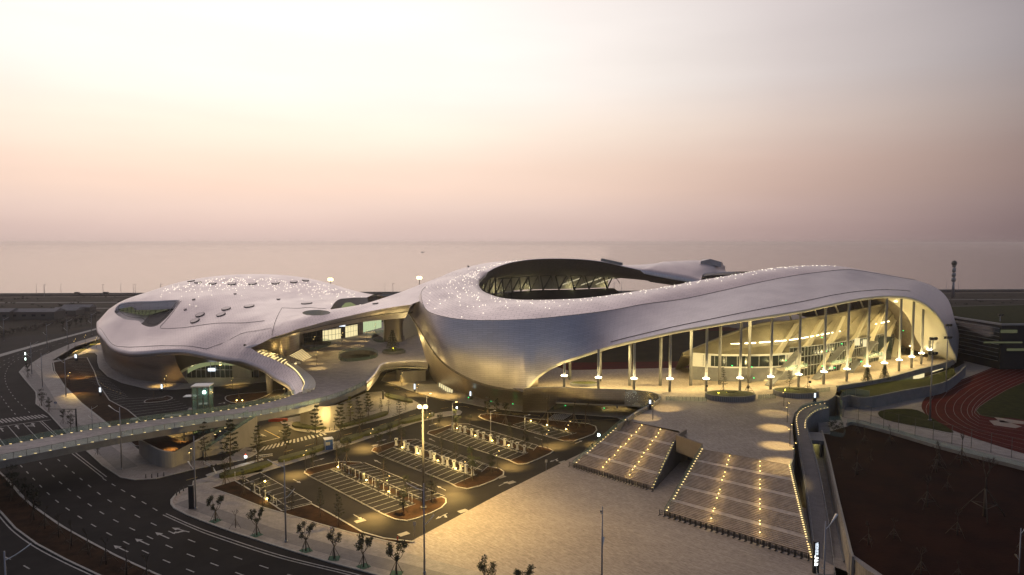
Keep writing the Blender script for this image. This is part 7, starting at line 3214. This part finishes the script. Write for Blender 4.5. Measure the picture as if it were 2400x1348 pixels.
def tree_tier(seed, mat, h=9.0, bare=False):
    """slender tree with flat tiers of branches"""
    rnd = random.Random(seed)
    root = empty('tiered_tree', (0, 0, 0))
    tr, cr_ = MB(), MB()
    z = 0
    pts = [Vector((rnd.uniform(-.08, .08) * k, rnd.uniform(-.08, .08) * k, h * k / 6)) for k in range(7)]
    tr.tube(pts, [.14, .12, .10, .08, .06, .04, .02], 7)
    nt = 8
    for k in range(nt):
        f = .30 + .68 * k / (nt - 1)
        c = pts[int(f * 6)].lerp(pts[min(6, int(f * 6) + 1)], f * 6 % 1)
        L = 1.9 * (1.05 - f) * 1.35 + .25
        for i in range(5):
            t = 2 * math.pi * i / 5 + k * 1.1 + rnd.uniform(-.5, .5)
            l2 = L * rnd.uniform(.6, 1.1)
            e = c + Vector((math.cos(t) * l2, math.sin(t) * l2, rnd.uniform(.15, .5) * l2))
            tr.cyl(c, e, .03, .01, 4)
            for _ in range(4):
                leaf_cluster(cr_, c.lerp(e, rnd.uniform(.35, 1.05)), .30, 5 if bare else 13, .13, rnd, .35)
    tr.build('trunk', M_bark, root, world=False)
    cr_.build('crown', mat, root, world=False)
    stakes(root, 2.4, 1.2, 3, rnd)
    return root


def tree_bushy(seed, mat, h=5.5):
    rnd = random.Random(seed)
    root = empty('small_tree', (0, 0, 0))
    tr, cr_ = MB(), MB()
    tr.tube([Vector((0, 0, 0)), Vector((.05, 0, h * .3)), Vector((0, .05, h * .6)), Vector((0, 0, h * .85))], [.11, .09, .05, .02], 6)
    for k in range(15):
        f = rnd.uniform(.36, 1.0)
        rad = 1.15 * math.sin(min(1, (f - .22) / .78) * math.pi) ** .6
        t = rnd.uniform(0, 6.28)
        c = Vector((math.cos(t) * rad * rnd.uniform(.3, 1), math.sin(t) * rad * rnd.uniform(.3, 1), h * f))
        tr.cyl((0, 0, h * f * .75), c, .03, .012, 4)
        leaf_cluster(cr_, c, rnd.uniform(.38, .65), 42, .13, rnd, .8)
    tr.build('trunk', M_bark, root, world=False)
    cr_.build('crown', mat, root, world=False)
    stakes(root, 1.9, 1.0, 3, rnd)
    return root


def tree_bare(seed, h=6.0, big=True):
    rnd = random.Random(seed)
    root = empty('bare_tree', (0, 0, 0))
    tr = MB()

    def grow(p, d, L, r, n):
        e = p + d * L
        tr.cyl(p, e, r, r * .65, 5)
        if n == 0:
            return
        for _ in range(3 if n > 1 else 2):
            d2 = (d + Vector((rnd.uniform(-.6, .6), rnd.uniform(-.6, .6), rnd.uniform(-.05, .4)))).normalized()
            grow(e, d2, L * rnd.uniform(.55, .8), r * .6, n - 1)
    tr.cyl((0, 0, 0), (0, 0, h * .42), .13, .10, 7)
    grow(Vector((0, 0, h * .42)), Vector((0, 0, 1)), h * .17, .09, 4)
    tr.build('trunk', M_bark, root, world=False)
    stakes(root, 2.6, 1.9, 3, rnd, M_barkpale, True)
    return root


def tree_conifer(seed, h=3.6, mat=None):
    rnd = random.Random(seed)
    root = empty('conifer', (0, 0, 0))
    tr, cr_ = MB(), MB()
    tr.cyl((0, 0, 0), (0, 0, h), .08, .02, 6)
    for k in range(11):
        f = .15 + .83 * k / 10
        L = (1 - f) * 1.25 + .12
        for i in range(7):
            t = 6.283 * i / 7 + k
            e = Vector((math.cos(t) * L, math.sin(t) * L, h * f + .15))
            tr.cyl((0, 0, h * f), e, .018, .008, 4)
            for s in (.5, .8, 1.0):
                leaf_cluster(cr_, Vector((0, 0, h * f)).lerp(e, s), .17, 8, .09, rnd, .5)
    tr.build('trunk', M_bark, root, world=False)
    cr_.build('crown', mat or M_leafd, root, world=False)
    return root


M_leaf_lit = principled('lamp lit foliage', (0.16, 0.17, 0.03), 0.8, dark=(0.08, 0.09, 0.02), nscale=2.5)  # lamp glow on the leaves is put into this brighter yellow
PROT = {}


def protos(kind, makers):
    PROT[kind] = [[mk(), False] for mk in makers]


protos('street', [lambda s=s: tree_street(s) for s in (1, 2, 3)])
protos('tier', [lambda s=s: tree_tier(s, M_leaf) for s in (4, 5, 6)])
protos('tierbare', [lambda s=s: tree_tier(s, M_leafd, bare=True) for s in (7, 8)])
protos('bushy', [lambda s=s: tree_bushy(s, M_leafd) for s in (9, 10, 11)])
protos('green', [lambda: tree_bushy(12, M_leaf)])
protos('bare', [lambda s=s: tree_bare(s) for s in (13, 14, 15)])
protos('conifer', [lambda: tree_conifer(16)])
protos('litc', [lambda: tree_conifer(17, 3.6, M_leaf)])
protos('yel', [lambda: tree_tier(18, M_leaf_lit)])
HT = dict(street=5.0, tier=9.0, tierbare=9.0, bushy=5.5, green=5.5, bare=6.3, conifer=3.6, litc=3.6, yel=9.0)
tc_ = [0]


def plant(kind, base, top_y, z, lab, group):
    """stand a tree on the ground at `base`, as tall as the survey shows it"""
    pr = PROT[kind]
    tc_[0] += 1
    e = pr[tc_[0] % len(pr)]
    o = e[0] if not e[1] else copy_tree(e[0])
    e[1] = True
    q = G(*base, z)
    top = P(base[0], top_y, q.y).z
    s = max(.4, (top - z)) / HT[kind]
    o.location = q
    o.rotation_euler = (0, 0, rng.uniform(0, 6.28))
    w = s if kind != 'street' else s * 1.0
    o.scale = (w, w, s)
    tag(o, lab, 'tree', group)


g = 'young trees along the front pavement'
for i, (b, t, k) in enumerate([((505, 1221), 1160, 'street'), ((552, 1237), 1186, 'bare'), ((602, 1254), 1194, 'street'), ((717, 1291), 1222, 'street'), ((783, 1309), 1238, 'street'), ((852, 1328), 1256, 'street'), ((929, 1345), 1268, 'street'),
                               ((1140, 1395), 1304, 'street'), ((1226, 1412), 1328, 'street')]):
    plant(k, b, t, ZW, f"{ORD[i]} young tree from the left along the front pavement, " + ('nearly leafless' if k == 'bare' else 'sparse leafy crown on stakes'), g)
g = 'leafy trees on the left footway'
for i, (b, t) in enumerate([((66, 884), 850), ((98, 951), 912), ((115, 966), 932), ((148, 993), 958), ((166, 1008), 962), ((229, 1066), 1030)]):
    plant('bushy', b, t, ZW, f"{ORD[i]} of six leafy trees on the left footway, counted from the farthest", g)
g = 'slender tiered trees by the access road'
TT = [((482, 1086), 990, 'tierbare', 'thin tiered tree in front of the curved concrete wall'), ((540, 1100), 985, 'tier', 'tall tiered tree in front of the bridge stair wall'),
      ((605, 1088), 1000, 'tier', 'tiered tree at the corner of the zebra crossing nearest the stair wall'), ((670, 1066), 986, 'tier', 'tiered tree standing over the zebra crossing, left of the blue kiosk'),
      ((742, 1046), 952, 'tier', 'tiered tree just left of the blue kiosk'), ((797, 1034), 948, 'tier', 'tiered tree just right of the blue kiosk, on the strip'), ((821, 994), 930, 'yel', 'bright yellow-green tiered tree lit by a garden lamp'),
      ((843, 1023), 932, 'tierbare', 'dim tiered tree right of the bright yellow-green one'), ((864, 986), 918, 'tier', 'tiered tree in front of the slanted pale pier edge'), ((893, 968), 934, 'tierbare', 'small thin tree in the triangular garden, first past the pier'),
      ((911, 967), 920, 'tierbare', 'thin tree in the middle of the triangular garden'), ((936, 997), 936, 'tierbare', 'thin tree on the strip below the triangular garden'), ((951, 961), 924, 'tierbare', 'thin tree near the far tip of the triangular garden'),
      ((528, 1134), 1072, 'bushy', 'dark bushy tree at the top corner of the planting bed'), ((571, 1160), 1100, 'tierbare', 'small thin tree among the posts of the planting bed'), ((616, 1184), 1112, 'tierbare', 'thin bare tree beside the lower black charger in the bed'),
      ((684, 1198), 1140, 'tierbare', 'faint thin tree in the red soil behind the street lamp'), ((751, 1210), 1145, 'tierbare', 'faint thin tree in the red soil along the kerb'), ((794, 1234), 1158, 'tierbare', 'faint thin tree at the lower end of the red soil bed')]
for b, t, k, lab in TT:
    plant(k, b, t, ZW, lab, g)
g = 'small dark trees in the parking islands'
IT = [((734, 1097), 1050, 'bushy', 'dark tree at the left nub of the nearest full island'), ((789, 1088), 1034, 'bushy', 'first dark tree of the pair above the nearest island'), ((812, 1084), 1023, 'bushy', 'second dark tree of the pair above the nearest island'),
      ((888, 1060), 1004, 'bushy', 'dark tree at the left nub of the middle charging island'), ((915, 1036), 988, 'bushy', 'dark tree on the strip left of the middle island'), ((941, 1048), 996, 'bushy', 'dark tree over the first white charging posts'),
      ((1031, 1003), 963, 'bushy', 'dark tree at the left nub of the far charging island'), ((1069, 1008), 958, 'green', 'dark tree lit from below beside the far chargers'), ((1101, 1001), 970, 'bushy', 'small dark tree at the upper end of the far island'),
      ((1107, 1121), 1044, 'green', 'dense green tree near the right end of the middle island'), ((1151, 1107), 1058, 'bushy', 'staked dark tree at the right tip of the middle island'), ((1160, 1047), 1000, 'tierbare', 'thin tree in the middle of the far island'),
      ((1196, 1050), 992, 'tierbare', 'thin tree right of centre in the far island'), ((1229, 1058), 994, 'bushy', 'dark tree near the right end of the far island'), ((1271, 1054), 1000, 'tierbare', 'thin tree at the right tip of the far island'),
      ((1012, 1178), 1114, 'bushy', 'dark tree at the right tip of the nearest full island'), ((946, 1204), 1144, 'bushy', 'dark tree at the lower tip of the nearest full island'), ((953, 1165), 1112, 'bushy', 'small dark tree behind the last black posts'),
      ((900, 1140), 1070, 'tierbare', 'thin tree in the middle of the nearest full island'), ((1036, 1078), 1022, 'tierbare', 'thin tree between the chargers of the middle island'), ((1068, 1092), 1030, 'tierbare', 'second thin tree between the chargers of the middle island'),
      ((1143, 974), 930, 'bushy', 'first dark round tree in the soil island by the crossing'), ((1164, 979), 935, 'bushy', 'second dark round tree in the soil island by the crossing'), ((1186, 993), 942, 'bushy', 'third dark round tree in the soil island by the crossing'),
      ((1284, 996), 912, 'bare', 'tall bare tree in the soil island, left of the crossing steps'), ((1345, 997), 925, 'bare', 'tall bare tree in the soil island, right of the crossing steps'), ((1372, 1001), 932, 'bare', 'bare tree at the right tip of the soil island')]
for b, t, k, lab in IT:
    plant(k, b, t, .14, lab, g)
g = 'bare staked trees on the red soil field'
FT = [((2010, 1017), 976), ((2026, 1040), 990), ((2086, 1041), 988), ((1972, 1080), 1040), ((2008, 1112), 1040), ((2040, 1083), 1046), ((2194, 1108), 1028), ((2200, 1090), 1022), ((2220, 1148), 1100), ((2172, 1188), 1098), ((2253, 1090), 1002),
      ((2307, 1210), 1048), ((2243, 1254), 1178), ((2035, 1276), 1212), ((2095, 1262), 1204), ((2158, 1346), 1268), ((2246, 1348), 1308), ((2390, 1290), 1240)]
for i, (b, t) in enumerate(FT):
    plant('bare', b, t, ZR + .03, f"bare staked tree on the red soil field, {ORD[i]} counted from the back corner", g)
g = 'dark saplings on the median'
for i, (b, t) in enumerate([((60, 1185), 1120), ((80, 1218), 1140), ((106, 1240), 1175), ((138, 1259), 1190), ((168, 1279), 1205), ((206, 1299), 1225), ((249, 1322), 1240), ((297, 1346), 1262), ((345, 1366), 1280), ((30, 1170), 1090)]):
    plant('bushy' if i in (0, 1, 9) else 'bare', b, t, .14, f"dark sapling on the median at the lower left, {ORD[i]} in the row", g)
plant('litc', (920, 822), 776, ZP + 1.0, 'conifer lit from below in the round planter on the deck', 'podium trees')
plant('tierbare', (1695, 917), 862, ZP + 1.4, 'thin tree in the left big round planter', 'podium trees')
plant('bare', (1753, 925), 868, ZP + .3, 'bare tree at the right rim of the left big round planter', 'podium trees')
plant('tierbare', (1850, 913), 868, ZP + 1.4, 'thin tree in the right big round planter', 'podium trees')
plant('bare', (1893, 912), 876, ZP + .3, 'bare tree at the right rim of the right big round planter', 'podium trees')
plant('conifer', (2032, 900), 862, 6.2, 'small conifer on the podium lawn, left of the pair', 'podium trees')
plant('conifer', (2073, 894), 858, 6.2, 'small conifer on the podium lawn, right of the pair', 'podium trees')
plant('bare', (560, 938), 905, .14, 'pale bare tree with crossed stakes in front of the hall recess', 'trees in front of the hall')
plant('bare', (361, 938), 905, .14, 'thin bare tree in the small round island before the hall', 'trees in front of the hall')
plant('tierbare', (161, 833), 808, ZW, 'thin tree on the far footway beside the green verge', 'trees in front of the hall')
g = 'bushy trees on the far verge'
for i, (b, t) in enumerate([((148, 776), 752), ((163, 772), 750), ((178, 768), 746), ((190, 765), 744), ((203, 760), 742), ((214, 756), 741), ((224, 752), 738)]):
    plant('bushy', b, t, 0, f"{ORD[i]} of seven bushy trees on the far verge left of the hall", g)
# shrub in the glazed bed
q = G(1958, 1008, ZR)
m = MB()
r2 = random.Random(5)
for _ in range(26):
    leaf_cluster(m, q + Vector((r2.uniform(-1.5, 1.5), r2.uniform(-1.3, 1.8), r2.uniform(.3, 1.9))), .5, 26, .14, r2)
m.build('shrub', M_leafd, label='dense dark shrub inside the glass guarded bed', cat='shrub')
# pale reeds and scrub beyond the far road, and green verge
m = MB()
r2 = random.Random(6)
reed = gp([(-30, 802), (0, 790), (60, 776), (120, 762), (145, 757), (190, 748), (232, 738)], 0, 6)
for p, a in walk(reed, 1.6):
    for _ in range(3):
        c = Vector((p.x + r2.uniform(-1, 1), p.y + r2.uniform(-3, 3), 0))
        leaf_cluster(m, c + Vector((0, 0, r2.uniform(.8, 2.4))), 1.0, 9, .5, r2, .8)
m.build('reeds', principled('dry reeds', (.20, .165, .12), .95, dark=(.13, .11, .08), nscale=.5), label='band of pale dry reeds beyond the far road', cat='reeds', kind='stuff')
m = MB()
for _ in range(900):
    x, y = r2.uniform(-520, 620), r2.uniform(380, 640)
    if -200 < x < 200 and y < 430:
        continue
    if x < -150 and y < 470:
        continue
    c = Vector((x, y, r2.uniform(.2, .9)))
    leaf_cluster(m, c, r2.uniform(1, 3), 7, .9, r2, .35)
m.build('scrub', M_leafd, label='low dark scrub dotted over the flat land behind the buildings', cat='scrub', kind='stuff')
m = MB()
m.prism(gp([(158, 838), (185, 828), (215, 812), (236, 803), (240, 797), (226, 800), (190, 818), (164, 832)], ZW), ZW, ZW + .08)
struct('lawn_verge', m, M_lawn)
m = MB()
for (x0, y0, x1, y1, w) in ((-480, 560, 540, 600, 6), (150, 420, 560, 470, 7), (180, 500, 560, 520, 3), (-500, 500, -160, 520, 5), (200, 350, 600, 380, 5)):
    m.ribbon([(x0, y0, 0), ((x0 + x1) / 2, (y0 + y1) / 2 + 5, 0), (x1, y1, 0)], w, .0, .08)
struct('field_track', m, M_walkd)

# ------------------------------------------------------------------ hazy air
HAZE = True
if HAZE:
    m = MB()
    m.box((0, 11000, 22.5), (60000, 26000, 69))
    hm, hn, hl_ = new_mat('hazy air')
    out = hn.new('ShaderNodeOutputMaterial')
    v = hn.new('ShaderNodeVolumePrincipled')
    v.inputs['Color'].default_value = (0.98, 0.93, 0.92, 1)
    v.inputs['Density'].default_value = 0.00012
    v.inputs['Anisotropy'].default_value = 0.8
    hl_.new(v.outputs[0], out.inputs['Volume'])
    hz_o = m.build('haze', hm, kind='stuff', label='thin evening haze over the shore and sea', cat='haze')
